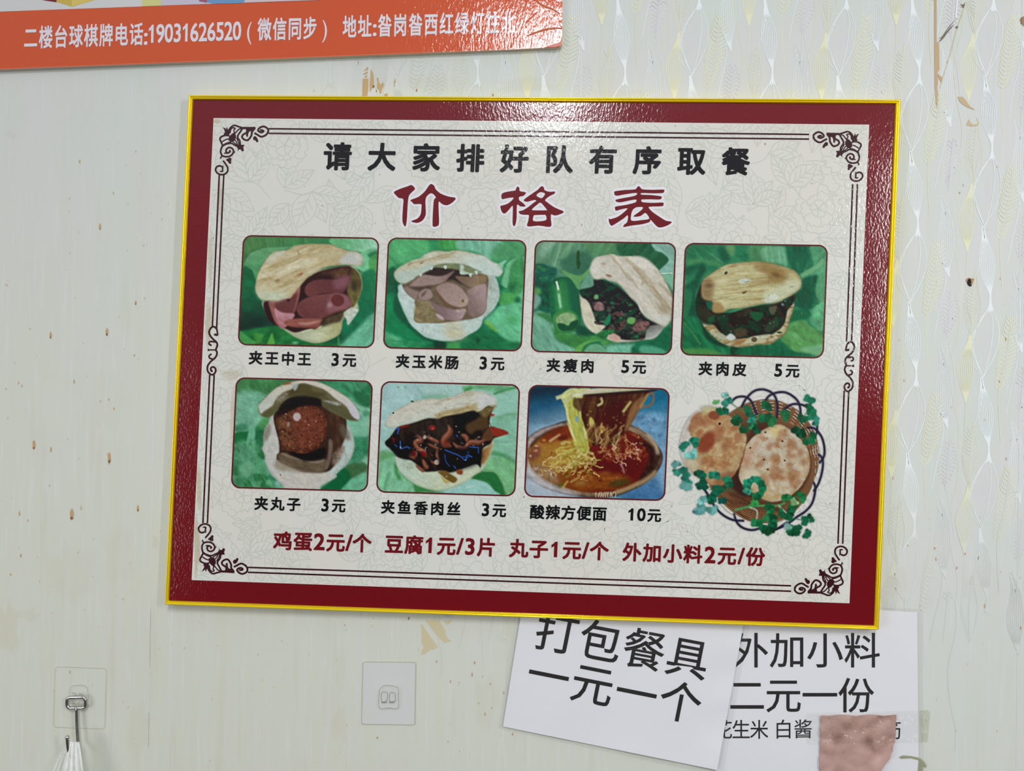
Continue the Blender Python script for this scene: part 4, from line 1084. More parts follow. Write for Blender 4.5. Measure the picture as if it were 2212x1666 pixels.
    p.ln([(1350, 1120), (1390, 1180), (1410, 1250)], 18, (196, 150, 160), .9, 4)
    p.bl(435, 1265, 20, 50, (226, 220, 210), .8)
    # chopsticks with the wrapped noodles
    p.ln([(500, 250), (620, 215), (800, 205)], 50, (206, 206, 160), 1, 6)
    p.ln([(620, 300), (610, 220), (690, 150), (780, 150)], 60, (206, 212, 146), 1, 8)
    p.pg([(560, 220), (640, 160), (740, 125), (900, 115), (960, 130), (880, 190), (840, 250), (720, 240), (640, 330), (590, 290)], (206, 210, 140), 8, n=(.14, 40, 3, -30))
    p.pg([(820, 190), (1000, 120), (1640, 115), (1760, 135), (1300, 170), (900, 205)], (216, 216, 190), 6, g=((190, 190, 150), 1000, 120, 1010, 200))
    p.pg([(860, 205), (1300, 172), (1800, 135), (1780, 165), (1300, 215), (960, 225)], (60, 34, 34), 8, .9)
    p.ln([(720, 215), (800, 200), (860, 190)], 36, (224, 228, 196), .9, 8)
    for i in range(9):
        x = 1030 + i * 32
        p.ln([(x, 1570), (x + rr.uniform(-10, 16), 1530), (x + rr.uniform(0, 30), 1500)], 12, (226, 200, 176), .8, 3)
    return p


def pic_basket():
    p = Painter(1714, 1666, 4.9, (206, 206, 204))
    c = (1080, 860)

    def ringpt(a, rx, ry):
        return (c[0] + rx * math.cos(a), c[1] + ry * math.sin(a))
    navy = (44, 38, 62)
    loops = [[(650, 220), (720, 160), (810, 155), (870, 200), (900, 270), (930, 340)], [(770, 260), (820, 170), (900, 95), (990, 78), (1070, 105), (1120, 160), (1140, 260), (1130, 380)], [(1010, 200), (1060, 140), (1150, 108), (1240, 115), (1330, 175), (1370, 250), (1380, 350)], [(1200, 290), (1270, 240), (1340, 228), (1430, 250), (1500, 310), (1545, 420), (1545, 540)], [(1440, 470), (1520, 480), (1590, 560), (1620, 660), (1620, 760), (1570, 840)], [(1560, 740), (1605, 800), (1600, 920), (1560, 1050), (1510, 1130)], [(1510, 1030), (1530, 1100), (1500, 1240), (1430, 1330), (1340, 1390), (1230, 1470), (1100, 1520), (990, 1510)], [(1250, 1440), (1120, 1520), (1030, 1520), (960, 1450)], [(690, 1350), (720, 1440), (780, 1500), (880, 1525), (980, 1500)], [(370, 1080), (450, 1200), (500, 1290), (580, 1370), (680, 1420), (800, 1430)]]
    # wicker body
    body = [(560, 420), (640, 330), (780, 240), (920, 195), (1060, 180), (1200, 215), (1340, 290), (1440, 390), (1520, 520), (1560, 680), (1565, 840), (1520, 1000), (1470, 1130), (1380, 1260), (1280, 1370), (1130, 1440), (960, 1450), (820, 1420), (700, 1350), (580, 1250), (500, 1150), (440, 1000)]
    mk = p.pg(body, (132, 92, 62), 5)
    for i in range(9):
        k = 1 - i * .028
        p.ln([(c[0] + (x - c[0]) * k, c[1] + (y - c[1]) * k) for x, y in spline(body, 4, True)[::3]], 7, (96, 62, 40), .7, 2)
        k -= .014
        p.ln([(c[0] + (x - c[0]) * k, c[1] + (y - c[1]) * k) for x, y in spline(body, 4, True)[::3]], 6, (170, 130, 92), .55, 2)
    p.pg([(600, 500), (900, 380), (1250, 480), (1400, 800), (1300, 1200), (900, 1300), (620, 1100)], (92, 62, 48), 60, .8)
    for i in range(10):
        a = -2.0 + i * .19
        for r in (470, 500, 530, 560, 590, 615):
            q = [ringpt(a + j * .05, r * .83, r * 1.1) for j in range(3)]
            p.ln(q, 9, (206, 204, 196) if r > 520 else (180, 150, 120), .75, 2)
    for i in range(12):
        a = .0 + i * .14 - .5
        for r in (545, 575, 600):
            q = [ringpt(a + j * .04, r * .83, r * 1.02) for j in range(3)]
            p.ln(q, 8, (206, 204, 198), .6, 2)
    for i in range(20):
        a = 1.25 + i * .08
        p.ln([ringpt(a, 350, 400), ringpt(a, 455, 555)], 7, (90, 54, 36), .6, 3)
    p.tex(30, 6, 30, (84, 50, 36), .6, .1, .5, mk * p.mask([(500, 1080), (760, 1000), (1000, 1250), (1300, 1250), (1200, 1440), (800, 1420)], soft=10))
    for i in range(16):
        x = 620 + i * 42
        p.ln([(x, 1200 + i * 9), (x + 60, 1250 + i * 8)], 12, (74, 46, 36), .55, 4)
    p.pg([(880, 470), (960, 400), (1060, 430), (980, 520), (840, 620)], (80, 50, 42), 14, .8)
    p.pg([(640, 1000), (740, 900), (800, 1060), (900, 1160), (760, 1170)], (62, 44, 42), 16, .85)
    for lp in loops:
        p.ln(lp, 25, navy, 1, 3)
        p.ln([(x - 4, y - 5) for x, y in lp], 6, (96, 92, 118), .6, 3)
    p.ln([(540, 1240), (620, 1330), (700, 1380)], 10, (176, 150, 130), .8, 3)
    p.ln([(1120, 1450), (1200, 1420), (1260, 1380)], 10, (160, 130, 100), .8, 3)
    def toast(x, y, r, col, al_):
        a0 = RS.uniform(0, 6.3)
        p.pg([(x + r * RS.uniform(.45, 1.35) * math.cos(a0 + t), y + r * RS.uniform(.45, 1.35) * math.sin(a0 + t)) for t in (0, .8, 1.6, 2.4, 3.1, 3.9, 4.7, 5.5)], col, 16, al_, n=(.12, 30, 1, 0))

    # first flat bread
    b1 = [(130, 700), (150, 520), (230, 380), (330, 300), (450, 260), (560, 290), (660, 360), (760, 440), (815, 540), (815, 640), (780, 760), (740, 870), (680, 970), (580, 1050), (470, 1060), (340, 1010), (220, 900), (150, 800)]
    p.pg([(130, 640), (170, 480), (240, 360), (340, 300), (300, 500), (250, 640), (210, 760), (160, 800)], (212, 206, 198), 12)
    mk = p.pg([(250, 560), (230, 460), (290, 340), (400, 290), (500, 270), (600, 320), (700, 390), (790, 470), (820, 560), (815, 650), (780, 760), (740, 880), (680, 970), (580, 1055), (470, 1065), (350, 1010), (230, 900), (200, 820), (260, 760), (280, 650)], (188, 158, 112), 6, g=((198, 176, 130), 300, 900, 700, 500), edge=((150, 104, 60), 40, .4))
    p.tex(60, 1.3, 20, (214, 194, 150), .6, .0, .5, mk)
    p.tex(80, 1.2, -40, (176, 112, 66), .6, .05, .45, mk)
    p.pg([(160, 830), (260, 760), (330, 860), (290, 960), (220, 910)], (206, 196, 166), 18, .8)
    p.pg([(350, 260), (470, 250), (560, 280), (500, 310), (380, 320)], (214, 206, 150), 16, .8)
    p.bl(410, 620, 75, 130, (146, 70, 48), .95, 35, 1.6)
    p.bl(490, 345, 60, 45, (140, 74, 52), .9, 0, 1.6)
    for x, y, r in ((310, 400, 60), (260, 480, 40), (340, 530, 40), (560, 480, 50), (740, 570, 50), (620, 630, 50), (540, 560, 60), (400, 430, 50), (380, 820, 40), (600, 850, 50), (690, 480, 36), (600, 690, 40), (470, 830, 40)):
        toast(x, y, r * 1.05, (164, 104, 70), .7)
    p.pg([(560, 950), (660, 920), (690, 960), (590, 1040), (480, 1060)], (140, 80, 56), 20, .7)
    p.bl(545, 432, 14, 14, (60, 34, 28), .9, 0, 2)
    # second flat bread
    b2 = [(745, 960), (790, 780), (820, 660), (900, 560), (1000, 490), (1110, 445), (1190, 445), (1280, 500), (1380, 590), (1440, 680), (1470, 780), (1470, 900), (1430, 1000), (1350, 1110), (1250, 1190), (1130, 1230), (1020, 1220), (900, 1150), (800, 1080)]
    p.pg([(x + 8, y + 22) for x, y in b2], (62, 40, 36), 16, .7)
    mk = p.pg(b2, (202, 192, 168), 5, g=((200, 174, 130), 1100, 700, 1200, 1200), edge=((166, 122, 78), 36, .45))
    p.tex(60, 1.2, 0, (214, 208, 190), .7, -.1, .4, mk)
    p.tex(70, 1.2, 40, (178, 124, 76), .7, .1, .5, mk)
    p.pg([(800, 760), (900, 620), (1000, 540), (960, 620), (900, 720), (860, 860), (780, 900)], (196, 146, 112), 24, .7)
    p.pg([(760, 940), (860, 900), (960, 960), (880, 1080), (790, 1050)], (216, 206, 178), 16, .8)
    p.pg([(1080, 470), (1180, 460), (1160, 540), (1070, 560)], (224, 206, 140), 20, .8)
    for x, y, r in ((1215, 540, 50), (1120, 930, 70), (1110, 980, 50), (950, 840, 40), (1290, 650, 60), (1380, 720, 50), (1270, 750, 50), (1060, 660, 40), (1130, 640, 36), (1110, 790, 50), (1330, 1030, 60), (990, 1010, 60), (1260, 860, 40), (1410, 830, 34), (1310, 960, 60), (1180, 990, 50), (1000, 800, 26)):
        toast(x, y, r * 1.05, (168, 116, 76), .7)
    p.pg([(960, 1190), (1100, 1150), (1250, 1180), (1130, 1228), (1020, 1220)], (190, 166, 116), 20, .7)
    for x, y in ((1000, 800), (1015, 520), (1190, 610), (860, 680), (1215, 810), (1040, 900)):
        p.bl(x, y, 12, 10, (90, 60, 44), .8, 0, 2)
    # coriander leaves
    gr = [(34, 116, 82), (22, 96, 62), (54, 146, 100), (16, 84, 58)]

    def leaf(x, y, r, rot, col):
        r = r * 1.0
        for k in range(5):
            a = rot + (k - 2) * .66 + RS.uniform(-.12, .12)
            rr = r * RS.uniform(.8, 1.12) * (1 if k in (1, 2, 3) else .8)
            q = []
            for f, sd in ((0, -.03), (.36, -.2), (.52, -.4), (.66, -.3), (.84, -.4), (.92, -.2), (1.1, -.08), (1.0, .08), (1.02, .26), (.84, .26), (.74, .42), (.56, .3), (.36, .2), (0, .03)):
                q.append((x + rr * (f * math.cos(a) - sd * math.sin(a)), y + rr * (f * math.sin(a) + sd * math.cos(a))))
            j = RS.uniform(.72, 1.2)
            cc = tuple(min(255, v * j) for v in col)
            p.pg(q, cc, 3)
            p.ln([(x, y), (x + rr * .85 * math.cos(a), y + rr * .85 * math.sin(a))], 4, tuple(v * .75 + 44 for v in cc), .6, 2)

    def stem(pts, w=14, col=(70, 140, 80)):
        p.ln(pts, w, col, 1, 3)
    teal, mint, deep = (48, 140, 116), (110, 186, 176), (18, 92, 66)
    stem([(640, 200), (760, 290), (880, 350), (1000, 410)], 10)
    for x, y, r, a, cl in ((590, 330, 70, -1.6, deep), (570, 290, 60, 2.6, (22, 104, 70)), (640, 230, 70, -2.2, teal), (600, 160, 46, -1.4, (120, 196, 184)), (510, 190, 44, 1.6, (90, 180, 96)), (810, 300, 74, -.4, (30, 124, 84)), (740, 400, 80, 3.0, deep), (720, 380, 60, 1.0, (20, 100, 62)), (850, 370, 70, .4, teal), (880, 430, 60, 1.2, (40, 128, 80)), (800, 470, 60, 2.2, (24, 100, 60)), (1020, 280, 80, -1.2, (26, 104, 64)), (1010, 340, 80, 1.5, (30, 112, 70)), (1070, 390, 70, .6, (44, 128, 74)), (1190, 350, 80, -.5, (48, 136, 84)), (940, 480, 60, 2.6, (18, 88, 58)), (1450, 210, 76, -1.0, (34, 128, 96)), (1440, 280, 80, -.2, (20, 112, 74)), (1410, 350, 80, 2.0, (18, 100, 66)), (1470, 330, 76, .2, (32, 126, 88)), (1510, 400, 76, .3, teal), (1360, 480, 76, 2.0, deep), (1370, 520, 70, .8, (14, 88, 58)), (1470, 560, 80, .4, (20, 108, 66)), (1440, 600, 50, 2.2, (18, 96, 60))):
        leaf(x, y, r, a, cl)
    stem([(1440, 180), (1470, 250), (1400, 380), (1360, 480)], 10, (40, 120, 80))
    for x, y, r, a, cl in ((200, 680, 80, -2.4, teal), (260, 640, 80, -.6, (30, 120, 92)), (240, 720, 90, 1.2, mint), (110, 870, 60, -2.0, mint), (110, 900, 70, 1.4, teal), (220, 920, 70, 2.8, (44, 134, 108)), (230, 1000, 80, 2.6, teal), (210, 1040, 80, 1.8, mint), (330, 980, 80, -1.0, (20, 96, 72)), (330, 1030, 80, .8, (26, 108, 82)), (400, 1050, 70, 2.4, (26, 104, 80)), (490, 990, 70, -1.5, (40, 138, 108)), (600, 1040, 80, -.4, (34, 124, 88)), (560, 1090, 60, 1.4, (30, 116, 84)), (470, 1120, 90, .3, (20, 98, 72)), (450, 1170, 80, 1.6, (20, 104, 76)), (570, 1200, 56, 1.4, (24, 104, 92)), (390, 1270, 90, 2.6, mint), (380, 1240, 60, -2.0, (120, 196, 190)), (460, 1290, 80, 1.4, mint), (320, 1310, 56, 1.8, (104, 180, 182))):
        leaf(x, y, r, a, cl)
    stem([(440, 1110), (560, 1110), (690, 1120)], 12, (50, 110, 70))
    stem([(700, 1320), (850, 1285), (1000, 1275), (1150, 1272), (1220, 1240)], 22, (84, 156, 92))
    stem([(840, 1285), (890, 1240), (890, 1150)], 20, (60, 150, 76))
    stem([(850, 1290), (930, 1330), (920, 1440)], 14, (176, 206, 190))
    stem([(1150, 1270), (1210, 1330), (1300, 1400)], 14, (190, 212, 196))
    for x, y, r, a, cl in ((870, 1060, 80, -2.6, (34, 140, 100)), (900, 1030, 76, -1.2, (40, 150, 110)), (950, 1090, 80, -.3, (22, 112, 76)), (930, 1140, 80, 1.2, (24, 120, 76)), (850, 1110, 60, 2.2, (60, 160, 130)), (900, 1230, 56, 1.4, (54, 164, 80)), (1240, 1220, 70, -1.6, (38, 132, 70)), (1280, 1240, 80, .4, (24, 108, 62)), (1370, 1200, 80, -.6, (36, 128, 70)), (1330, 1220, 60, 2.4, (150, 196, 130)), (1040, 1330, 80, -.8, (30, 122, 72)), (1020, 1370, 70, .6, (40, 132, 78)), (930, 1420, 80, 1.6, (36, 128, 74)), (1060, 1430, 90, .2, (16, 106, 68)), (1050, 1480, 90, 1.6, (14, 98, 62)), (990, 1470, 60, 2.6, (22, 106, 66)), (1240, 1350, 80, .4, (18, 96, 60)), (1200, 1340, 60, 2.6, (34, 120, 76)), (1310, 1480, 100, 1.7, (18, 100, 66)), (1290, 1530, 70, .8, (14, 90, 58)), (1260, 1470, 60, 2.4, (150, 204, 190)), (1390, 1430, 70, .0, (22, 104, 72)), (1460, 1420, 60, -.6, (22, 100, 66)), (1420, 1550, 70, .5, (30, 112, 78))):
        leaf(x, y, r, a, cl)
    stem([(1300, 1400), (1380, 1420), (1460, 1430)], 10, (40, 110, 80))
    return p


# ------------------------------------------------------------------ the wall
def wall_material():
    mt, n, b = new_mat('pale_wall_panel')
    L = n.links.new
    g = n.nodes.new('ShaderNodeNewGeometry')

    def noise(scale, stretch, detail=3):
        mp = n.nodes.new('ShaderNodeMapping')
        mp.inputs['Scale'].default_value = stretch
        nz = n.nodes.new('ShaderNodeTexNoise')
        nz.inputs['Scale'].default_value = scale
        nz.inputs['Detail'].default_value = detail
        L(g.outputs['Position'], mp.inputs[0])
        L(mp.outputs[0], nz.inputs['Vector'])
        return nz

    def ramp(src, p0, c0, p1, c1):
        r = n.nodes.new('ShaderNodeValToRGB')
        r.color_ramp.elements[0].position, r.color_ramp.elements[0].color = p0, c0
        r.color_ramp.elements[1].position, r.color_ramp.elements[1].color = p1, c1
        L(src, r.inputs[0])
        return r

    def mix(fac, a, c, kind='MIX'):
        x = n.nodes.new('ShaderNodeMix')
        x.data_type = 'RGBA'
        x.blend_type = kind
        if isinstance(fac, float):
            x.inputs[0].default_value = fac
        else:
            L(fac, x.inputs[0])
        for i, v in ((6, a), (7, c)):
            if isinstance(v, tuple):
                x.inputs[i].default_value = v
            else:
                L(v, x.inputs[i])
        return x.outputs[2]

    blk, wht = (0, 0, 0, 1), (1, 1, 1, 1)
    cloud = ramp(noise(9, (1, 1, .8)).outputs['Fac'], .35, lin4((205, 214, 207)), .65, lin4((210, 212, 210)))
    # worn, grease yellowed stretches towards the left and the lower part of the wall
    sep = n.nodes.new('ShaderNodeSeparateXYZ')
    L(g.outputs['Position'], sep.inputs[0])
    ma = n.nodes.new('ShaderNodeMath')
    ma.operation = 'MULTIPLY_ADD'
    ma.inputs[1].default_value = -0.55
    L(sep.outputs['X'], ma.inputs[0])
    mb_ = n.nodes.new('ShaderNodeMath')
    mb_.operation = 'MULTIPLY_ADD'
    mb_.inputs[1].default_value = -1.05
    L(sep.outputs['Z'], mb_.inputs[0])
    mb_.inputs[2].default_value = 0.0
    L(mb_.outputs[0], ma.inputs[2])
    wear = n.nodes.new('ShaderNodeMath')
    wear.operation = 'ADD'
    nz = noise(7, (2.2, 1, .7), 4)
    sc = n.nodes.new('ShaderNodeMath')
    sc.operation = 'MULTIPLY'
    sc.inputs[1].default_value = 0.55
    L(nz.outputs['Fac'], sc.inputs[0])
    L(ma.outputs[0], wear.inputs[0])
    L(sc.outputs[0], wear.inputs[1])
    wr = ramp(wear.outputs[0], .12, blk, .85, wht)
    c = mix(wr.outputs[0], cloud.outputs[0], lin4((207, 209, 195)))
    # vertical wiping streaks
    st = ramp(noise(1.0, (75, 1, 2.2), 4).outputs['Fac'], .42, blk, .66, wht)
    m2 = n.nodes.new('ShaderNodeMath')
    m2.operation = 'MULTIPLY'
    L(st.outputs[0], m2.inputs[0])
    m2.inputs[1].default_value = 0.22
    c = mix(m2.outputs[0], c, lin4((213, 215, 215)))
    st2 = ramp(noise(1.0, (55, 3, 5.0), 4).outputs['Fac'], .56, blk, .74, wht)
    m3 = n.nodes.new('ShaderNodeMath')
    m3.operation = 'MULTIPLY'
    L(st2.outputs[0], m3.inputs[0])
    L(wr.outputs[0], m3.inputs[1])
    m4 = n.nodes.new('ShaderNodeMath')
    m4.operation = 'MULTIPLY'
    m4.inputs[1].default_value = .5
    L(m3.outputs[0], m4.inputs[0])
    c = mix(m4.outputs[0], c, lin4((196, 194, 174)))
    L(c, b.inputs['Base Color'])
    b.inputs['Roughness'].default_value = .5
    b.inputs['Specular IOR Level'].default_value = .12
    st3 = ramp(noise(1.0, (190, 1, 13.0), 3).outputs['Fac'], .55, blk, .72, wht)
    m5 = n.nodes.new('ShaderNodeMath')
    m5.operation = 'MULTIPLY'
    m5.inputs[1].default_value = .32
    L(st3.outputs[0], m5.inputs[0])
    c = mix(m5.outputs[0], c, lin4((220, 222, 222)))
    L(c, b.inputs['Base Color'])
    k = add_bump(n, b, 1.0, .12, .002, 2, (120, 1, 4))
    add_bump(n, b, 60, .06, .002, 1, chain=k)
    return mt


M_WALL = wall_material()
wall_px = [(-2200, -1300), (4400, -1300), (4400, 3000), (-2200, 3000)]
wv = np.vstack([PX(wall_px, 0.0), PX(wall_px, -0.012)])
wall = mesh('wall_back', wv, [(3, 2, 1, 0), (4, 5, 6, 7), (0, 1, 5, 4), (1, 2, 6, 5), (2, 3, 7, 6), (3, 0, 4, 7)], M_WALL)
wall['kind'] = 'structure'

# raised joints of the wall panels
M_SEAM = flat_mat('panel_joint', (219, 221, 220), .35)
for top, bot in (((352, -380), (314, 2050)), ((805, -380), (767, 2050)), ((1263, -380), (1231, 2050)),
                 ((1737, -380), (1712, 2050)), ((2210, -380), (2193, 2050))):
    s = Shape()
    t, bt = np.array(top, float), np.array(bot, float)
    P_ = []
    for dx, d in ((-1.1, .00005), (-.5, .0004), (.3, .0004), (1.0, .00005)):
        P_.append(PX([t + (dx, 0), bt + (dx, 0)], d))
    v = np.vstack(P_)
    s.add(v, [(2 * i, 2 * i + 1, 2 * i + 3, 2 * i + 2) for i in range(3)])
    s.build('panel_joint', M_SEAM, wall)

# the printed wave and leaf pattern: half-drop repeat
TW, TH = 159.0, 326.0


def pat_fade(x, y, weak=.10):
    f = np.ones_like(x)
    f *= np.clip((1330 - y) / 330, 0, 1) * .93 + .02
    left = np.clip((x - 880) / 240, 0, 1)
    f *= weak + (1 - weak) * left
    f *= np.where(x < 420, .8, 1)
    return f


rp_ = np.random.RandomState(11)
PW, PY, PL = Shape(), Shape(), Shape()
PTOP = [0]
patch = Shape()


def pline(S, pts, w, a, taper=False):
    p = spline(pts, 7)
    vis = (p[:, 0] > -40) & (p[:, 0] < 2260) & (p[:, 1] > -40) & (p[:, 1] < 1710)
    if not vis.any():
        return
    inb = (p[:, 0] > 430) & (p[:, 0] < 1880) & (p[:, 1] > 235) & (p[:, 1] < 1290)
    if inb.all():
        return
    fa = pat_fade(p[:, 0], p[:, 1]) * a
    if fa.max() < .07:
        return
    PTOP[0] = (PTOP[0] + 1) % 53
    S.ribbon(p, w, .0001 + .000005 * PTOP[0], fa, taper=taper)


def spindle(S, cx, cy, hw, up, dn, lean_t, lean_b, n, w, a, foot=0):
    for i in range(n):
        u = -1 + 2 * i / (n - 1)
        pts = [(cx + lean_t + u * 2.2, cy - up), (cx + lean_t * .75 + u * 4.5, cy - up * .72), (cx + lean_t * .2 + u * hw * .86, cy - up * .26),
               (cx + u * hw, cy + dn * .06), (cx + lean_b * .3 + u * hw * .72, cy + dn * .46), (cx + lean_b * .85 + u * hw * .2, cy + dn * .86), (cx + lean_b + u * 1.4, cy + dn)]
        if foot:
            pts += [(cx + lean_b + u * 2.2, cy + dn + foot * .5), (cx + lean_b + u * 6.5, cy + dn + foot + rp_.uniform(-4, 4))]
        pline(S, pts, w, a)


for k in range(-5, 15):
    x0 = 1456 + TW * k - 0.0
    for r in range(-3, 7):
        cx, cy = x0 - (r * .9), 143 + TH * r + (TH / 2 if k % 2 else 0)
        if not (-150 < cx < 2380 and -420 < cy < 2000):
            continue
        cx -= (cy - 143) * .008
        j = lambda a=3: rp_.uniform(-a, a)
        # yellow spindle with its tail
        spindle(PY, cx, cy, 17, 72, 74, 11, 1, 9, 1.7, .85)
        pline(PY, [(cx + 1, cy + 72), (cx + 1, cy + 100), (cx - 1, cy + 140), (cx - 4, cy + 190), (cx + 4, cy + 225), (cx + 11, cy + 255)], 1.6, .7)
        # yellow leaf
        lx, ly = cx + 12, cy + 183
        for sgn in (-1, 1):
            pline(PY, [(lx + 8, ly - 68), (lx + 4 + sgn * 8, ly - 30), (lx + sgn * 18, ly + 4), (lx + sgn * 15, ly + 34), (lx + sgn * 7 + 1, ly + 66), (lx + 1, ly + 84)], 1.3, .6)
            for q in range(13):
                f = q / 12
                yy = ly - 40 + 92 * f
                wd = 17 * math.sin(math.pi * (.12 + .8 * f))
                pline(PY, [(lx + 2 - 3 * f, yy), (lx + sgn * wd * .5, yy - 5), (lx + sgn * wd, yy - 14)], 1.2, .45)
        pline(PY, [(lx + 8, ly - 68), (lx + 3, ly - 20), (lx - 1, ly + 20), (lx + 1, ly + 84)], 1.8, .7)
        # white spindle, its foot and the lens of thin lines under it
        wx, wy = cx + 44, cy + 100
        spindle(PW, wx, wy, 16, 80, 70, -9, 7, 9, 1.5, .9, 34)
        fy = wy + 95
        for off, bul in ((-3, -30), (-3, -27), (3, 29), (1, 14)):
            pline(PW, [(wx + 7 + off, fy), (wx + 2 + bul * .75, fy + 38), (wx - 4 + bul, fy + 74), (wx - 6 + bul * .7, fy + 108), (wx - 9, fy + 152)], 1.5, .9)
        cxl, cyl = wx - 3, fy + 74
        ring = [(cxl + 28 * math.cos(t) * abs(math.cos(t)) ** .1, cyl + 72 * math.sin(t)) for t in np.linspace(0, 2 * math.pi, 20, endpoint=False)]
        ring = np.array(ring)
        fv = np.vstack([[cxl, cyl], ring])
        al = pat_fade(fv[:, 0], fv[:, 1], .05) * .22
        al[1:] *= .15
        patch.add(PX(fv, .00006), [(0, 1 + (i + 1) % 20, 1 + i) for i in range(20)], al)
        # hatched white spindle
        hx, hy = cx - 46, cy + 22
        for i in range(9):
            u = -1 + 2 * i / 8
            pline(PW, [(hx - 10 + u * 2 + 9 * (1 - abs(u)), hy - 70 + 46 * (1 - abs(u))), (hx + u * 9, hy - 30), (hx + u * 17, hy + 20), (hx + u * 15, hy + 55), (hx + 4 + u * 5, hy + 90), (hx + 8 + u, hy + 108)], 1.3, .75)
        # fern
        fx0, fy0, fx1, fy1 = cx + 100, cy - 108, cx + 74, cy + 40
        pline(PY, [(fx0, fy0), ((fx0 + fx1) / 2 + 4, (fy0 + fy1) / 2), (fx1, fy1), (fx1 - 1, fy1 + 60), (fx1 + 3, fy1 + 120)], 1.7, .75)
        for q in range(17):
            f = q / 16
            px_, py_ = fx0 + (fx1 - fx0) * f + 4 * math.sin(math.pi * f), fy0 + (fy1 - fy0) * f
            ln_ = 8 + 15 * math.sin(math.pi * (.1 + .8 * f))
            pline(PY, [(px_, py_ + 8), (px_ - ln_ * .55, py_ + 2), (px_ - ln_ * .8, py_ - ln_ * .7)], 2.2, .8, True)
            pline(PY, [(px_, py_ + 8), (px_ + ln_ * .6, py_ - 1), (px_ + ln_, py_ - 6)], 2.2, .8, True)
        # thin wandering lines
        pline(PY, [(cx - 15, cy - 150), (cx - 12, cy - 110), (cx - 16, cy - 70), (cx - 28, cy - 20), (cx - 31, cy + 20), (cx - 24, cy + 80), (cx - 14, cy + 130), (cx - 15, cy + 176)], 1.3, .7)
        pline(PW, [(cx + 16, cy - 60), (cx + 10, cy - 20), (cx + 34, cy + 20), (cx + 37, cy + 60), (cx + 22, cy + 120)], 1.3, .7)
        pline(PW, [(cx + 110, cy - 70), (cx + 114, cy - 30), (cx + 108, cy + 10), (cx + 98, cy + 50), (cx + 88, cy + 100)], 1.5, .8)
        pline(PW, [(cx - 20, cy - 130), (cx - 36, cy - 70), (cx - 26, cy - 10), (cx - 18, cy + 60)], 1.2, .6)
        # lilac fern
        vx, vy = cx - 44, cy + 205
        pline(PL, [(vx + 12, vy - 50), (vx + 6, vy), (vx, vy + 60)], 1.6, .6)
        for q in range(11):
            f = q / 10
            for sgn in (-1, 1):
                ln_ = 20 * math.sin(math.pi * (.15 + .75 * f))
                px_, py_ = vx + 9 - 9 * f, vy - 36 + 86 * f
                pline(PL, [(px_, py_), (px_ + sgn * ln_ * .6, py_ - 10), (px_ + sgn * ln_, py_ - 4)], 2.0, .6, True)


def worn_print(name, col):
    """print worn down to the bare panel colour where 'fade' is low"""
    mt, n, b = new_mat(name)
    f = n.nodes.new('ShaderNodeAttribute')
    f.attribute_name = 'fade'
    x = n.nodes.new('ShaderNodeMix')
    x.data_type = 'RGBA'
    x.inputs[6].default_value = lin4((207, 213, 208))
    x.inputs[7].default_value = lin4(col)
    n.links.new(f.outputs['Fac'], x.inputs[0])
    n.links.new(x.outputs[2], b.inputs['Base Color'])
    b.inputs['Roughness'].default_value = .5
    b.inputs['Specular IOR Level'].default_value = .12
    return mt


M_PW = worn_print('white_print', (234, 241, 244))
M_PY = worn_print('yellow_print', (230, 230, 194))
M_PL = worn_print('lilac_print', (224, 218, 231))
M_PATCH = flat_mat('lilac_patch', (244, 240, 250), .5, True, 0, .12)
patch.build('lilac_patch_print', M_PATCH, wall, fade=True)['kind'] = 'stuff'
PW.build('white_wave_print', M_PW, wall, fade=True)['kind'] = 'stuff'
PY.build('yellow_leaf_print', M_PY, wall, fade=True)['kind'] = 'stuff'
PL.build('lilac_fern_print', M_PL, wall, fade=True)['kind'] = 'stuff'

# grease drips, specks and tape marks on the wall
M_TAN = flat_mat('grease_tan', (204, 156, 90), .5, True)
M_DARK = flat_mat('grease_dark', (124, 74, 28), .5, True)
M_SMEAR = flat_mat('yellow_smear', (222, 210, 172), .5, True)


def blob(S, x, y, rx, ry, a, d=.00042, n=10, rag=.25):
    t = np.linspace(0, 2 * math.pi, n, endpoint=False)
    r = 1 + rag * rp_.uniform(-1, 1, n)
    ring = np.stack([x + rx * r * np.cos(t), y + ry * r * np.sin(t)], 1)
    mid = np.stack([x + .6 * rx * r * np.cos(t), y + .6 * ry * r * np.sin(t)], 1)
    v = np.vstack([[[x, y]], mid, ring])
    f = [(0, 1 + (i + 1) % n, 1 + i) for i in range(n)]
    f += [(1 + i, 1 + (i + 1) % n, 1 + n + (i + 1) % n, 1 + n + i) for i in range(n)]
    S.add(PX(v, d), f, np.concatenate([[a], np.full(n, a), np.zeros(n)]))


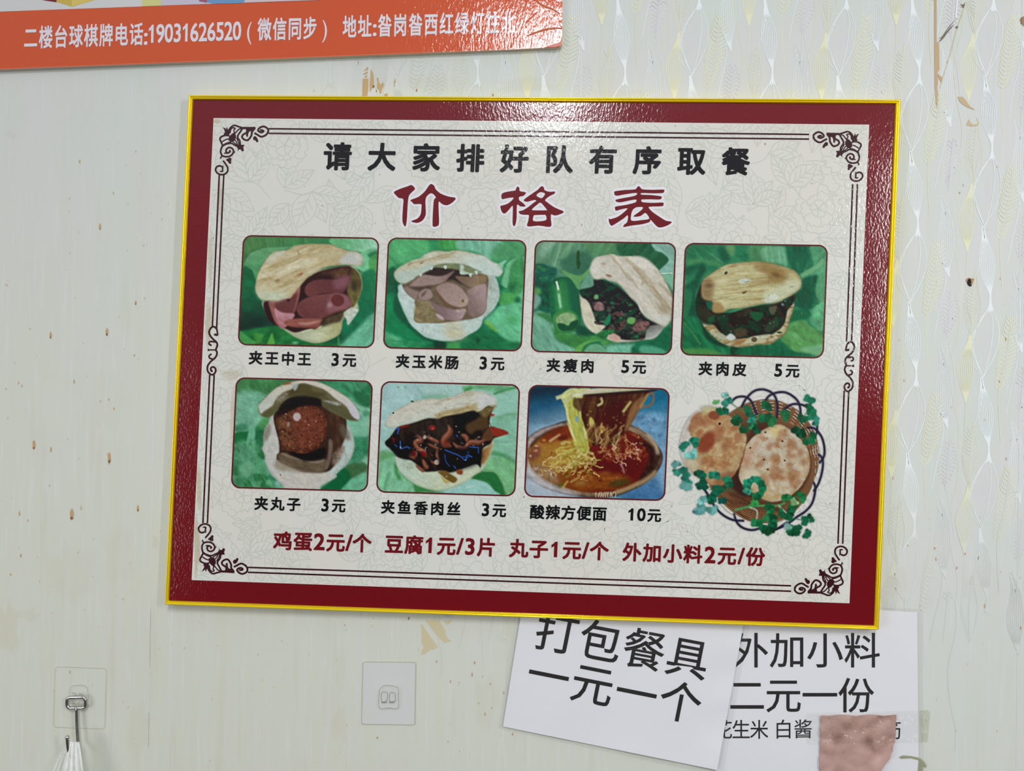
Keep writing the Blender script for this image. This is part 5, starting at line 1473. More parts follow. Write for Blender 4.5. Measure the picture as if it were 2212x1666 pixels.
T, D_, Y_ = Shape(), Shape(), Shape()
for x, y, h, a, dk in ((172, 349, 6, .6, 0), (216, 489, 9, .5, .3), (245, 417, 4, .4, 0), (293, 654, 5, .7, .8), (109, 724, 9, .7, .4), (231, 717, 11, .6, .8),
                       (40, 827, 4, .5, 0), (47, 834, 4, .4, 0), (13, 840, 4, .4, 0), (160, 824, 5, .5, .2), (217, 867, 3, .4, 0), (235, 863, 4, .4, 0), (246, 883, 4, .5, 0), (65, 710, 3, .4, 0), (290, 768, 4, .4, 0),
                       (73, 962, 11, .75, .6), (110, 971, 7, .7, .1), (236, 989, 15, .6, .6), (155, 1112, 14, .6, .9), (175, 1098, 6, .4, 0), (298, 1098, 8, .7, .9), (42, 1109, 7, .5, .2), (60, 1125, 5, .4, 0), (45, 1200, 5, .6, .2), (23, 1242, 4, .5, 0), (107, 1049, 5, .35, 0),
                       (151, 1452, 5, .5, .1), (2161, 602, 3, .5, 0), (2173, 733, 5, .6, .1), (2159, 824, 4, .5, 0), (1953, 822, 4, .4, 0), (1929, 1033, 5, .4, 0), (2174, 991, 4, .4, .2), (2019, 1185, 4, .6, 0), (2022, 1208, 6, .5, 0), (2085, 1197, 4, .6, 0), (2067, 1227, 4, .6, 0), (1961, 1179, 3, .4, 0), (2127, 1310, 6, .5, 0), (2205, 1357, 5, .6, 0), (1943, 735, 3, .4, 0), (2081, 400, 4, .4, 0), (2073, 416, 3, .6, .2), (2154, 361, 3, .4, 0),
                       (883, 1335, 4, .6, .9), (943, 1430, 4, .5, 0), (1025, 1432, 4, .7, .1), (1020, 1457, 6, .5, .2), (973, 1472, 4, .5, 0), (992, 1475, 3, .4, 0), (1048, 1543, 4, .6, .1), (1034, 1520, 3, .4, 0), (1088, 1497, 5, .4, 0), (815, 1594, 4, .5, .1), (968, 1603, 3, .4, 0), (745, 1351, 3, .4, 0), (1059, 1478, 3, .5, 0), (1062, 1530, 3, .4, 0), (1107, 1586, 4, .5, .1), (900, 194, 4, .8, .6), (1065, 204, 4, .6, .6), (852, 186, 3, .4, 0), (678, 196, 3, .3, 0)):
    blob(T, x, y, max(2.0, h * .34), h, a)
    if dk:
        blob(D_, x - .4, y + h * .55, max(1.8, h * .24), max(2.2, h * .3), dk, .00046)
for i in range(150):
    if i < 80:
        x, y = rp_.uniform(0, 400), rp_.uniform(300, 1600)
    elif i < 120:
        x, y = rp_.uniform(420, 1090), rp_.uniform(1330, 1660)
    else:
        x, y = rp_.uniform(1960, 2210), rp_.uniform(300, 1660)
    blob(T, x, y, rp_.uniform(1.0, 2.2), rp_.uniform(1.4, 4), rp_.uniform(.1, .3))
for x, y, rx, ry, a in ((25, 290, 12, 10, .35), (336, 1171, 8, 14, .5), (14, 1360, 24, 60, .5), (60, 1328, 26, 16, .35), (150, 1240, 60, 90, .25), (255, 1200, 40, 70, .2), (300, 1580, 30, 60, .25), (735, 1560, 20, 50, .3), (735, 1450, 14, 60, .2), (1050, 1520, 30, 60, .3), (930, 180, 50, 22, .3), (1130, 185, 60, 20, .4), (1330, 200, 70, 10, .25), (2120, 1250, 50, 60, .12), (1940, 1250, 22, 60, .3), (330, 1400, 14, 80, .2), (210, 870, 70, 90, .12)):
    blob(Y_, x, y, rx, ry, a * .22, .0004, 14, .4)
# peeled tape marks
c7 = lambda p: [(700 + a / 4.815, 1320 + b / 4.815) for a, b in p]
for p in ([(1010, 130), (1100, 260), (1185, 375), (1140, 400), (1100, 402), (1090, 420), (1065, 430), (1050, 450), (1010, 455), (1020, 400), (1040, 380), (1015, 330)],
          [(1050, 95), (1190, 95), (1215, 130), (1265, 215), (1262, 245), (1290, 290), (1330, 315), (1300, 320), (1250, 332), (1215, 300), (1130, 200)], [(1250, 100), (1330, 95), (1310, 130), (1280, 148), (1260, 130)]):
    Y_.poly([c7(p)], .00041, .75)
c11 = lambda p: [(760 + a / 11.06, 110 + b / 11.06) for a, b in p]
for p in ([(255, 670), (300, 655), (400, 660), (395, 900), (360, 1085), (245, 1085)], [(455, 430), (490, 490), (515, 560), (530, 760), (490, 880), (430, 985), (425, 800)],
          [(590, 640), (630, 640), (650, 760), (700, 800), (740, 740), (770, 800), (730, 900), (700, 1020), (665, 1030), (640, 930), (600, 900), (610, 760)],
          [(300, 460), (385, 370), (390, 440), (300, 480)], [(270, 545), (380, 480), (375, 540), (270, 570)], [(310, 600), (370, 570), (365, 620), (305, 640)], [(1010, 700), (1040, 640), (1050, 770), (1000, 800)], [(780, 1030), (850, 1010), (860, 1085), (770, 1085)]):
    Y_.poly([c11(p)], .00041, .85)
    T.poly([c11(p)], .00043, .4)
blob(D_, *c11([(515, 850)])[0], 3, 4, .9)
blob(D_, *c11([(590, 960)])[0], 1.3, 4, .7)
Y_.build('yellow_stain', M_SMEAR, wall, fade=True)['kind'] = 'stuff'
T.build('grease_drip', M_TAN, wall, fade=True)['kind'] = 'stuff'
D_.build('grease_speck', M_DARK, wall, fade=True)['kind'] = 'stuff'

# the drilled hole right of the board
h = Shape()
ch_ = lambda p: [(2020 + a / 15.8, 560 + b / 15.8) for a, b in p]
h.poly([spline(ch_([(1100, 680), (1160, 640), (1225, 690), (1240, 800), (1250, 900), (1190, 930), (1110, 870), (1090, 780)]), 4, True)], .0005)
hole = h.build('screw_hole', flat_mat('hole_black', (16, 12, 10), .8), wall)
h = Shape()
h.poly([spline(ch_([(1050, 740), (1080, 660), (1170, 630), (1190, 660), (1120, 690), (1100, 760), (1075, 780)]), 3, True)], .0006)
h.poly([spline(ch_([(1215, 670), (1290, 660), (1340, 690), (1300, 760), (1270, 860), (1215, 860), (1240, 780)]), 3, True)], .0006)
h.build('chipped_rim', flat_mat('chipped_brown', (176, 136, 100), .7), wall)

# ------------------------------------------------------------------ torn tape high on the right
c6 = lambda p: [(1940 + a / 5.555, b / 5.555) for a, b in p]
tape = thing('torn_tape', 'brown torn tape strip running down the wall to the upper right of the menu board', 'tape', (2026, 80), .0005)
s = Shape()
s.poly([c6([(432, -900), (460, -900), (463, 500), (490, 520), (497, 830), (470, 880), (535, 930), (522, 990), (505, 970), (480, 900), (478, 1000), (470, 1060), (480, 1110), (474, 1220), (470, 1300), (456, 1240), (450, 1160), (440, 1020), (436, 500)])], .0005)
s.build('brown_strip', flat_mat('old_tape', (188, 160, 116), .4), tape)
s = Shape()
s.poly([c6([(462, -900), (500, -900), (498, 470), (464, 500)])], .0004, .5)
s.build('clear_strip', flat_mat('clear_old_tape', (196, 194, 168), .3, True), tape)
s = Shape()
for p, w in (([(488, 505), (540, 450), (600, 370), (672, 290)], 2.6), ([(490, 460), (530, 440), (600, 340), (690, 230)], 1.3)):
    s.ribbon(spline(c6(p), 5), w, .0007, taper=True)
s.poly([c6([(738, 55), (790, 52), (808, 20), (800, 60), (788, 95), (760, 75), (785, 70)])], .0007)
s.poly([c6([(688, 325), (705, 310), (722, 315), (712, 348)])], .0007)
s.build('dark_fold', flat_mat('dark_fold', (112, 92, 74), .5), tape)
s = Shape()
s.ribbon(spline(c6([(800, 60), (740, 250), (690, 400), (640, 600), (585, 780), (500, 1060)]), 6), 1.5, .0006)
s.build('yellow_edge', flat_mat('tape_edge', (204, 192, 140), .4), tape)
s = Shape()
s.ribbon(c6([(712, -60), (702, 110), (692, 205), (712, 214)]), 2.4, .0008)
s.build('bright_edge', flat_mat('tape_bright', (244, 246, 250), .2), tape)
mk_ = thing('tape_scrap', 'small tan peeled tape scrap on the patterned wall right of the menu board', 'tape', (2088, 222), .0004)
s = Shape()
s.poly([c6([(716, 1160), (780, 1162), (810, 1200), (860, 1270), (925, 1320), (890, 1310), (830, 1285), (770, 1250), (735, 1210)])], .0004)
s.build('scrap', flat_mat('tape_scrap', (192, 168, 128), .5), mk_)
s = Shape()
s.poly([c6([(820, 1500), (850, 1430), (870, 1470), (910, 1500), (960, 1480), (940, 1400), (970, 1480), (950, 1510), (880, 1515)])], .0004)
s.build('scrap_residue', flat_mat('tape_residue', (196, 176, 136), .5), mk_)
s = Shape()
s.poly([c6([(1460, 230), (1490, 200), (1530, 190), (1530, 320), (1500, 310), (1470, 280)])], .0004)
o = s.build('tape_scrap', flat_mat('brown_scrap', (150, 124, 94), .5))
tag(o, 'brown tape scrap stuck on the panel joint at the far upper right edge', 'tape')


# ------------------------------------------------------------------ the framed menu board
OUT = np.array([(407.8, 205.0), (1945.8, 214.8), (1898.6, 1361.5), (356.5, 1306.8)])
INN = np.array([(417.3, 215.5), (1934.3, 224.6), (1888.0, 1351.7), (365.0, 1297.9)])
CRM = np.array([(461.4, 255.0), (1877.7, 269.3), (1835.0, 1303.6), (414.0, 1253.4)])
DF = .0122                                   # front of the printed sheet
menu = thing('menu_board', 'gold framed dark red price board with eight food pictures', 'menu board', (1150, 790), 0.0)

M_BACK = flat_mat('board_back', (120, 96, 60), .7)
bv = np.vstack([PX((OUT + INN) / 2, DF)] * 2)
bv[:4, 1] = -.0118
bv[4:, 1] = -.0006
mesh('backing_board', bv, [(3, 2, 1, 0), (4, 5, 6, 7), (0, 1, 5, 4), (1, 2, 6, 5), (2, 3, 7, 6), (3, 0, 4, 7)], M_BACK, menu)


def gold():
    mt, n, b = new_mat('gold_frame')
    b.inputs['Base Color'].default_value = lin4((255, 226, 30))
    b.inputs['Metallic'].default_value = .55
    b.inputs['Roughness'].default_value = .2
    add_bump(n, b, 9, .06, .001, 1)
    return mt


M_GOLD = gold()
prof = [(0, .0008), (0, .006), (.02, .0095), (.07, .0125), (.16, .0147), (.28, .0158), (.42, .0161), (.56, .0156), (.66, .0146), (.70, .0138), (.735, .0142), (.80, .0151), (.87, .0150), (.94, .0142), (1.0, .0124)]
Wo, Wi = PX(OUT, .013), PX(INN, .013)
RAILN = ['top', 'right', 'bottom', 'left']
for k in range(4):
    a, b_ = k, (k + 1) % 4
    N = 40
    v, f = [], []
    for i in range(N + 1):
        t = i / N
        for (q, d) in prof:
            pa = Wo[a] * (1 - q) + Wi[a] * q
            pb = Wo[b_] * (1 - q) + Wi[b_] * q
            p = pa * (1 - t) + pb * t
            v.append((p[0], -d, p[2]))
    m_ = len(prof)
    for i in range(N):
        for j in range(m_ - 1):
            f.append((i * m_ + j, i * m_ + j + 1, (i + 1) * m_ + j + 1, (i + 1) * m_ + j))
    mesh('frame_rail', v, f, M_GOLD, menu, smooth=True)

M_RED = print_mat('red_print', (110, 8, 20))
s = Shape()
s.poly([[tuple(p) for p in INN * 1.0]], DF)
red = s.build('red_border_sheet', M_RED, menu)


def cream_material():
    mt, n, b = new_mat('cream_print')
    g = n.nodes.new('ShaderNodeNewGeometry')
    nz = n.nodes.new('ShaderNodeTexNoise')
    nz.inputs['Scale'].default_value = 5
    nz.inputs['Detail'].default_value = 3
    n.links.new(g.outputs['Position'], nz.inputs['Vector'])
    r = n.nodes.new('ShaderNodeValToRGB')
    r.color_ramp.elements[0].position, r.color_ramp.elements[0].color = .35, lin4((216, 214, 205))
    r.color_ramp.elements[1].position, r.color_ramp.elements[1].color = .65, lin4((217, 217, 211))
    n.links.new(nz.outputs['Fac'], r.inputs[0])
    n.links.new(r.outputs[0], b.inputs['Base Color'])
    film(n, b)
    return mt


s = Shape()
s.poly([[tuple(p) for p in CRM]], DF + .0001)
cream = s.build('cream_panel', cream_material(), menu)

# faint flower line drawing over the cream panel
rf = np.random.RandomState(3)
FL = Shape()
ALLP, ALIVE, LID = np.zeros((400000, 2)), np.zeros(400000, bool), np.zeros(400000, int)
NP_ = [0, 0]


def in_cream(p):
    c = CRM
    ok = np.ones(len(p), bool)
    for i in range(4):
        a, b2 = c[i], c[(i + 1) % 4]
        ok &= ((b2[0] - a[0]) * (p[:, 1] - a[1]) - (b2[1] - a[1]) * (p[:, 0] - a[0])) > 1500
    return ok


def fline(pts, n=4):
    p = spline(pts, n)
    k = NP_[0]
    ALLP[k:k + len(p)] = p
    ALIVE[k:k + len(p)] = in_cream(p)
    LID[k:k + len(p)] = NP_[1]
    NP_[0] += len(p)
    NP_[1] += 1


def cover(outline):
    """a nearer leaf or petal hides the lines already drawn behind it"""
    o_ = spline(outline, 2, True)
    k = NP_[0]
    q = ALLP[:k]
    c = np.where(ALIVE[:k] & (q[:, 0] > o_[:, 0].min()) & (q[:, 0] < o_[:, 0].max()) & (q[:, 1] > o_[:, 1].min()) & (q[:, 1] < o_[:, 1].max()))[0]
    if not len(c):
        return
    x, y = q[c, 0], q[c, 1]
    ins = np.zeros(len(c), bool)
    for (x0, y0), (x1, y1) in zip(o_, np.roll(o_, -1, 0)):
        if y0 == y1:
            continue
        hit = ((y0 > y) != (y1 > y)) & (x < (x1 - x0) * (y - y0) / (y1 - y0) + x0)
        ins ^= hit
    ALIVE[c[ins]] = False


def petal(x, y, r, a, wd):
    q = []
    for f, sdev in ((.1, -.05), (.4, -.5), (.75, -.8), (.98, -.55), (.93, -.28), (1.06, -.02), (.93, .25), (1.0, .52), (.75, .82), (.4, .5), (.1, .05)):
        f *= 1 + rf.uniform(-.05, .05)
        q.append((x + r * (f * math.cos(a) - sdev * wd * math.sin(a)), y + r * (f * math.sin(a) + sdev * wd * math.cos(a))))
    cover(q)
    fline(q)


def leaf_line(x, y, r, a, wd=.2):
    ca, sa = math.cos(a), math.sin(a)
    R = lambda f, s_: (x + r * (f * ca - s_ * sa), y + r * (f * sa + s_ * ca))
    up, dn = [R(0, 0), R(.28, -wd), R(.62, -wd), R(1, 0)], [R(0, 0), R(.28, wd), R(.62, wd), R(1, 0)]
    cover(up + dn[::-1][1:-1])
    fline(up, 7)
    fline(dn, 7)
    fline([R(0, 0), R(.5, .02), R(.95, 0)], 8)
    for f in (.2, .38, .56):
        for sg in (-1, 1):
            fline([R(f, 0), R(f + .12, sg * wd * .4), R(f + .2, sg * wd * .78)])


spots = []
for gy in range(262, 1330, 66):
    for gx in range(420, 1900, 70):
        spots.append((gx + rf.uniform(-26, 26) + (35 if (gy // 66) % 2 else 0), gy + rf.uniform(-24, 24)))
rf.shuffle(spots)
for x, y in spots:
    a0 = rf.uniform(0, 6.3)
    for i in range(rf.randint(2, 4)):
        leaf_line(x, y, rf.uniform(56, 92), a0 + i * rf.uniform(.55, 1.0), rf.uniform(.16, .26))
    if rf.rand() < .3:
        fline([(x + 60 * math.cos(a0 + 3), y + 60 * math.sin(a0 + 3)), (x + 20 * math.cos(a0 + 2.6), y + 20 * math.sin(a0 + 2.6)), (x, y)], 8)
for x, y in spots[::5]:
    a0 = rf.uniform(0, 6.3)
    for nr_, r0, r1 in ((7, 46, 58), (6, 30, 40), (5, 16, 24)):
        for i in range(nr_):
            petal(x, y, rf.uniform(r0, r1), a0 + i * 6.283 / nr_ + rf.uniform(-.12, .12), .62)
        a0 += .5
    for i in range(5):
        a = a0 + i * 1.25
        fline([(x, y), (x + 4 * math.cos(a), y + 4 * math.sin(a)), (x + 8 * math.cos(a + .2), y + 8 * math.sin(a + .2))])
k = NP_[0]
idx = np.where(ALIVE[:k])[0]
brk = np.where((np.diff(idx) > 1) | (np.diff(LID[idx]) != 0))[0] + 1
for z, seg in enumerate(np.split(idx, brk)):
    if len(seg) > 2:
        FL.ribbon(ALLP[seg], 1.9, DF + .00012 + 4e-6 * (z % 23))
M_FL = print_mat('flower_print', (199, 204, 194))
FL.build('flower_line_print', M_FL, cream)['kind'] = 'stuff'

# border ornaments -------------------------------------------------------------
M_ORN = print_mat('dark_maroon_print', (54, 16, 24))
DO = DF + .00026


def unit(a, b_):
    d = b_ - a
    return d / np.hypot(*d)


EX = unit(CRM[0], CRM[1])
EY = unit(CRM[0], CRM[3])
Minv = np.linalg.inv(np.stack([EX, EY], 1))
O0 = np.array([603.0, 553.0])


def corner(kx):
    """maps traced crop points of the upper left corner to corner kx"""
    c = CRM[kx]
    nb = {0: (1, 3), 1: (0, 2), 2: (3, 1), 3: (2, 0)}[kx]
    ex, ey = unit(c, CRM[nb[0]]), unit(c, CRM[nb[1]])

    def f(pts):
        q = (np.asarray(pts, float) - O0) / 7.373
        uv = q @ Minv.T
        r = c + uv[:, :1] * ex + uv[:, 1:] * ey
        return r
    return f


strokes = [
    ([(1340, 748), (1380, 748), (1398, 765), (1365, 782), (1325, 768), (1310, 742), (1345, 704), (1395, 688), (1445, 706), (1474, 745), (1458, 800), (1410, 838), (1355, 850), (1300, 818), (1252, 792)], 22),
    ([(1472, 722), (1472, 800)], 18),
    ([(1270, 710), (1170, 712), (1070, 712)], 26), ([(1262, 716), (1215, 772), (1205, 830), (1165, 890), (1130, 908), (1080, 888), (1055, 852), (1076, 815), (1120, 790), (1142, 752), (1130, 715)], 22),
    ([(1140, 850), (1122, 812)], 14), ([(1136, 850), (1150, 780), (1190, 740)], 18), ([(1120, 725), (1180, 735), (1230, 725)], 40),
    ([(1072, 712), (1000, 690), (935, 670), (885, 695), (848, 745), (850, 800)], 20), ([(1060, 720), (1030, 770), (990, 830), (990, 870), (1020, 920), (1025, 975)], 20),
    ([(862, 800), (880, 730), (920, 706), (948, 722), (925, 745), (940, 800)], 14), ([(940, 800), (1000, 735), (1040, 722)], 14),
    ([(850, 830), (780, 830), (720, 855), (705, 890), (720, 930), (745, 985)], 20), ([(845, 885), (800, 895), (738, 930)], 14), ([(880, 935), (800, 960), (745, 995)], 18),
    ([(745, 985), (715, 1080), (740, 1150), (810, 1170), (880, 1150), (920, 1095), (905, 1045), (860, 1022), (815, 1040), (800, 1085), (830, 1108), (865, 1088), (852, 1065)], 20),
    ([(770, 1112), (840, 1115)], 14), ([(745, 1000), (800, 970), (880, 955), (940, 985), (1000, 1012)], 18), ([(735, 1150), (710, 1200)], 16), ([(905, 1095), (945, 1095)], 14),
    ([(905, 930), (960, 970), (1000, 992)], 12), ([(945, 900), (985, 972)], 12), ([(970, 870), (1010, 972)], 12),
    ([(755, 1232), (790, 1280), (825, 1340), (825, 1400), (790, 1440), (730, 1455), (670, 1435), (635, 1385), (650, 1335), (690, 1314), (740, 1328)], 20)]
polys = [
    [(1236, 855), (1255, 842), (1278, 846), (1306, 888), (1316, 925), (1300, 938), (1282, 934), (1272, 912), (1240, 902), (1230, 880)],
    [(930, 780), (960, 830), (960, 870), (930, 920), (880, 938), (840, 905), (850, 850), (890, 808)],
    [(748, 698), (790, 715), (800, 740), (815, 688), (830, 740), (858, 745), (852, 810), (862, 852), (780, 832), (763, 800), (785, 780), (768, 730)],
    [(990, 975), (1030, 965), (1050, 980), (1092, 980), (1075, 1020), (1086, 1070), (1060, 1087), (1030, 1050), (1003, 1055), (985, 1087), (990, 1040), (968, 1010)],
    [(796, 1216), (855, 1184), (880, 1188), (888, 1205), (880, 1235), (884, 1268), (870, 1282), (850, 1278), (832, 1250)],
    [(760, 1303), (757, 1410), (722, 1417), (688, 1400), (735, 1390), (733, 1340)]]
for kx in range(4):
    f = corner(kx)
    s = Shape()
    for z, (st_, w) in enumerate(strokes):
        p = f(spline(st_, 5) if len(st_) > 2 else st_)
        s.ribbon(p, w * 1.38 / 7.373, DO + 5e-6 * z)
    for z, pl in enumerate(polys):
        q = f(pl)
        s.poly([[tuple(x) for x in q]], DO + .00014 + 5e-6 * z)
    s.build('corner_ornament', M_ORN, menu)

mid = [([(568, 425), (578, 480), (585, 540)], 26), ([(566, 425), (540, 395), (500, 382), (455, 415), (430, 485), (460, 560), (520, 622), (565, 665), (577, 720), (550, 795)], 30), ([(585, 535), (520, 520)], 34),
       ([(560, 660), (500, 652), (450, 650), (428, 690), (475, 722)], 28), ([(420, 800), (480, 800), (555, 802)], 22), ([(418, 780), (418, 822)], 20), ([(550, 795), (573, 860), (540, 940), (470, 1000), (408, 1080), (402, 1170), (445, 1232), (500, 1245), (545, 1195), (545, 1140), (505, 1106), (462, 1128), (470, 1180), (495, 1175)], 29), ([(490, 965), (440, 945), (432, 905), (475, 872)], 26)]
Lc = (CRM[0] + (CRM[3] - CRM[0]) * ((755.6 - 255) / (1253.4 - 255)))
for side in (0, 1):
    s = Shape()
    for z, (st_, w) in enumerate(mid):
        q = np.asarray(spline(st_, 5) if len(st_) > 2 else st_)
        px_ = np.stack([400 + q[:, 0] / 8.329, 660 + q[:, 1] / 8.329], 1)
        if side:
            rel = (px_ - Lc) @ Minv.T
            c = CRM[1] + (CRM[2] - CRM[1]) * ((790.5 - 269.3) / (1303.6 - 269.3))
            ex, ey = -unit(CRM[0] * .5 + CRM[3] * .5, CRM[1] * .5 + CRM[2] * .5), unit(CRM[1], CRM[2])
            px_ = c + rel[:, :1] * ex * .99 + rel[:, 1:] * ey * 1.03
        s.ribbon(px_, w * 1.15 / 8.329, DO + 5e-6 * z)
    s.build('side_ornament', M_ORN, menu)
for a, b_ in (((580.7, 278.1), (1747.8, 290.4)), ((580.7, 288.1), (1747.8, 300.5)), ((473.6, 377.5), (458.7, 705)), ((483.4, 377.5), (467.8, 711)), ((452.9, 810), (438.3, 1130.5)), ((462.6, 810), (448, 1130.5)),
              ((535.5, 1236.6), (1709, 1277.6)), ((535.5, 1226), (1709, 1265.8)), ((1852.2, 397.5), (1839.8, 736)), ((1842, 397.5), (1828.8, 738)), ((1833.5, 844), (1820.4, 1175)), ((1823.7, 844), (1810.2, 1175))):
    s = Shape()
    a, b_ = np.array(a), np.array(b_)
    s.ribbon([a + (b_ - a) * t for t in np.linspace(0, 1, 12)], 3.5, DO)
    s.build('border_line', M_ORN, menu)

# lettering -------------------------------------------------------------------
M_INK = print_mat('black_ink', (10, 12, 16))
M_INKR = print_mat('red_ink', (108, 12, 22))
M_HALO = print_mat('white_halo_print', (226, 226, 230))
DT = DF + .00042
for i, ch in enumerate('请大家排好队有序取餐'):
    s = Shape()
    h0 = (729.3 + 95.58 * i, 337.7 + 1.222 * i)
    write(s, ch, h0, (h0[0] + 95.58, h0[1] + 1.222), 62, 62, DT, .031)
    s.build('heading_character', M_INK, menu)

c7b = lambda p: [(640 + a / 4.254, 270 + b / 4.254) for a, b in p]
c8b = lambda p: [(1140 + a / 4.254, 270 + b / 4.254) for a, b in p]
TITLE = [
    [c7b([(898, 615), (960, 585), (1020, 565), (1055, 552), (1080, 568), (1090, 590), (1060, 620), (1032, 660), (1022, 760), (1015, 880), (1003, 932), (985, 915), (975, 870), (980, 760), (985, 690), (970, 674), (945, 672), (915, 645)])],
    [c7b([(1050, 690), (1120, 662), (1180, 612), (1215, 562), (1240, 542), (1268, 560), (1282, 592), (1330, 632), (1400, 658), (1465, 672), (1435, 712), (1385, 738), (1340, 727), (1310, 705), (1308, 780), (1312, 900), (1295, 930), (1258, 934), (1252, 900), (1256, 790), (1265, 690), (1283, 664), (1240, 627), (1190, 674), (1190, 780), (1188, 830), (1160, 878), (1110, 900), (1055, 885), (1110, 862), (1142, 822), (1150, 760), (1146, 728), (1085, 728), (1068, 712)])],
    [c7b([(1892, 630), (1960, 610), (2012, 602), (2022, 578), (2035, 566), (2050, 580), (2055, 608), (2110, 620), (2090, 650), (2050, 660), (2048, 690), (2080, 715), (2107, 747), (2060, 748), (2028, 735), (2025, 850), (2015, 910), (2000, 930), (1988, 900), (1990, 800), (1988, 742), (1960, 772), (1920, 812), (1890, 800), (1875, 750), (1885, 742), (1940, 725), (1982, 692), (1995, 667), (1940, 672), (1890, 680)])],
    [c8b([(-37, 690), (20, 645), (90, 597), (115, 570), (135, 563), (150, 580), (156, 600), (200, 614), (248, 612), (245, 632), (200, 655), (160, 690), (185, 715), (250, 760), (332, 797), (285, 825), (245, 832), (215, 822), (213, 870), (210, 935), (100, 925), (-2, 932), (5, 880), (10, 830), (-20, 826), (-67, 820), (-82, 795), (-40, 782), (10, 750), (50, 718), (78, 697), (60, 690), (20, 700), (-12, 706)]),
     c8b([(80, 645), (105, 622), (128, 618), (158, 630), (150, 652), (128, 672), (100, 664)]), c8b([(42, 772), (80, 738), (115, 714), (145, 740), (173, 776), (168, 784), (50, 784)]), c8b([(55, 835), (75, 828), (150, 826), (166, 832), (165, 876), (55, 884)])],
    [c8b([(797, 612), (830, 605), (900, 597), (985, 592), (1003, 575), (1020, 562), (1038, 578), (1058, 592), (1150, 596), (1245, 594), (1255, 605), (1250, 620), (1230, 626), (1150, 628), (1050, 625), (1045, 640), (1130, 644), (1222, 655), (1230, 668), (1215, 684), (1130, 683), (1050, 685), (1045, 698), (1058, 710), (1150, 716), (1238, 713), (1248, 730), (1232, 747), (1130, 750), (1112, 762), (1150, 802), (1220, 850), (1270, 880), (1325, 892), (1280, 925), (1215, 942), (1180, 925), (1130, 872), (1118, 892), (1050, 912), (950, 925), (880, 938), (888, 915), (915, 890), (920, 830), (880, 860), (800, 912), (768, 925), (748, 895), (745, 857), (760, 866), (830, 842), (890, 797), (916, 766), (860, 775), (812, 788), (803, 770), (808, 750), (900, 735), (980, 715), (998, 702), (993, 685), (930, 695), (860, 710), (818, 706), (808, 688), (860, 675), (960, 657), (1000, 642), (1003, 626), (960, 627), (880, 640), (820, 650), (798, 640)]),
     c8b([(955, 880), (950, 830), (958, 795), (975, 770), (1005, 755), (1058, 756), (1042, 785), (972, 838), (1010, 842), (1045, 832), (1082, 808), (1115, 850), (1108, 866), (1050, 874)])]]
TITLE_GLYPHS = [TITLE[0:2], TITLE[2:4], TITLE[4:5]]
HZ = [0]
for gl in TITLE_GLYPHS:
    sh_, sr_ = Shape(), Shape()
    for loops in gl:
        sm = [[tuple(x) for x in spline(lp, 3, True)] for lp in loops]
        sr_.poly(sm, DT + .0001)
        for t in range(16):
            an = 2 * math.pi * t / 16
            rr = 5.6 if t % 2 == 0 else 3.0
            sh_.poly([[(x + rr * math.cos(an), y + rr * math.sin(an)) for x, y in lp] for lp in sm], DT - .00014 + 5e-6 * (t + 17 * HZ[0]))
        HZ[0] = (HZ[0] + 1) % 2
    t_ = sr_.build('title_character', M_INKR, menu)
    sh_.build('white_outline', M_HALO, t_)


def caption(parts, mat, name='dish_caption'):
    s_ = Shape()
    for text, a, b2, em in parts:
        write(s_, text, a, b2, em, em, DT, .031)
    return s_.build(name, mat, menu)


E30 = 30.5
for parts in (
        [('夹王中王', (552.2, 773), (657.3, 775.8), E30), ('3', (724, 777), (760, 778), 33), ('元', (754.9, 778), (790, 779), E30)],
        [('夹玉米肠', (869.8, 780.4), (976.3, 783.2), E30), ('3', (1044, 784.5), (1080, 785.5), 33), ('元', (1075, 785.5), (1100, 786.2), E30)],
        [('夹瘦肉', (1195.5, 789), (1269, 790.8), E30), ('5', (1350.8, 792), (1390, 793), 33), ('元', (1381, 793), (1400, 793.5), E30)],
        [('夹肉皮', (1524, 796.2), (1597.7, 798), E30), ('5', (1681.5, 800), (1700, 800.5), 33), ('元', (1712.3, 801), (1730, 801.5), E30)],
        [('夹丸子', (564.3, 1087.5), (634.3, 1089.6), E30), ('3', (702.2, 1091.4), (740, 1092.6), 33), ('元', (731.6, 1092.4), (760, 1093.2), E30)],
        [('夹鱼香肉丝', (838.1, 1095.6), (980.2, 1099.6), E30), ('3', (1048.9, 1101.5), (1080, 1102.5), 33), ('元', (1078.6, 1102.7), (1100, 1103.4), E30)],
        [('酸辣方便面', (1160.4, 1106), (1295.2, 1110), E30 + 1.5), ('10', (1364, 1111.5), (1385.5, 1112.2), 33), ('元', (1413.5, 1113.2), (1440, 1114), E30)]):
    caption(parts[:1], M_INK)
    caption(parts[1:], M_INK, 'dish_price')
R = 41.5
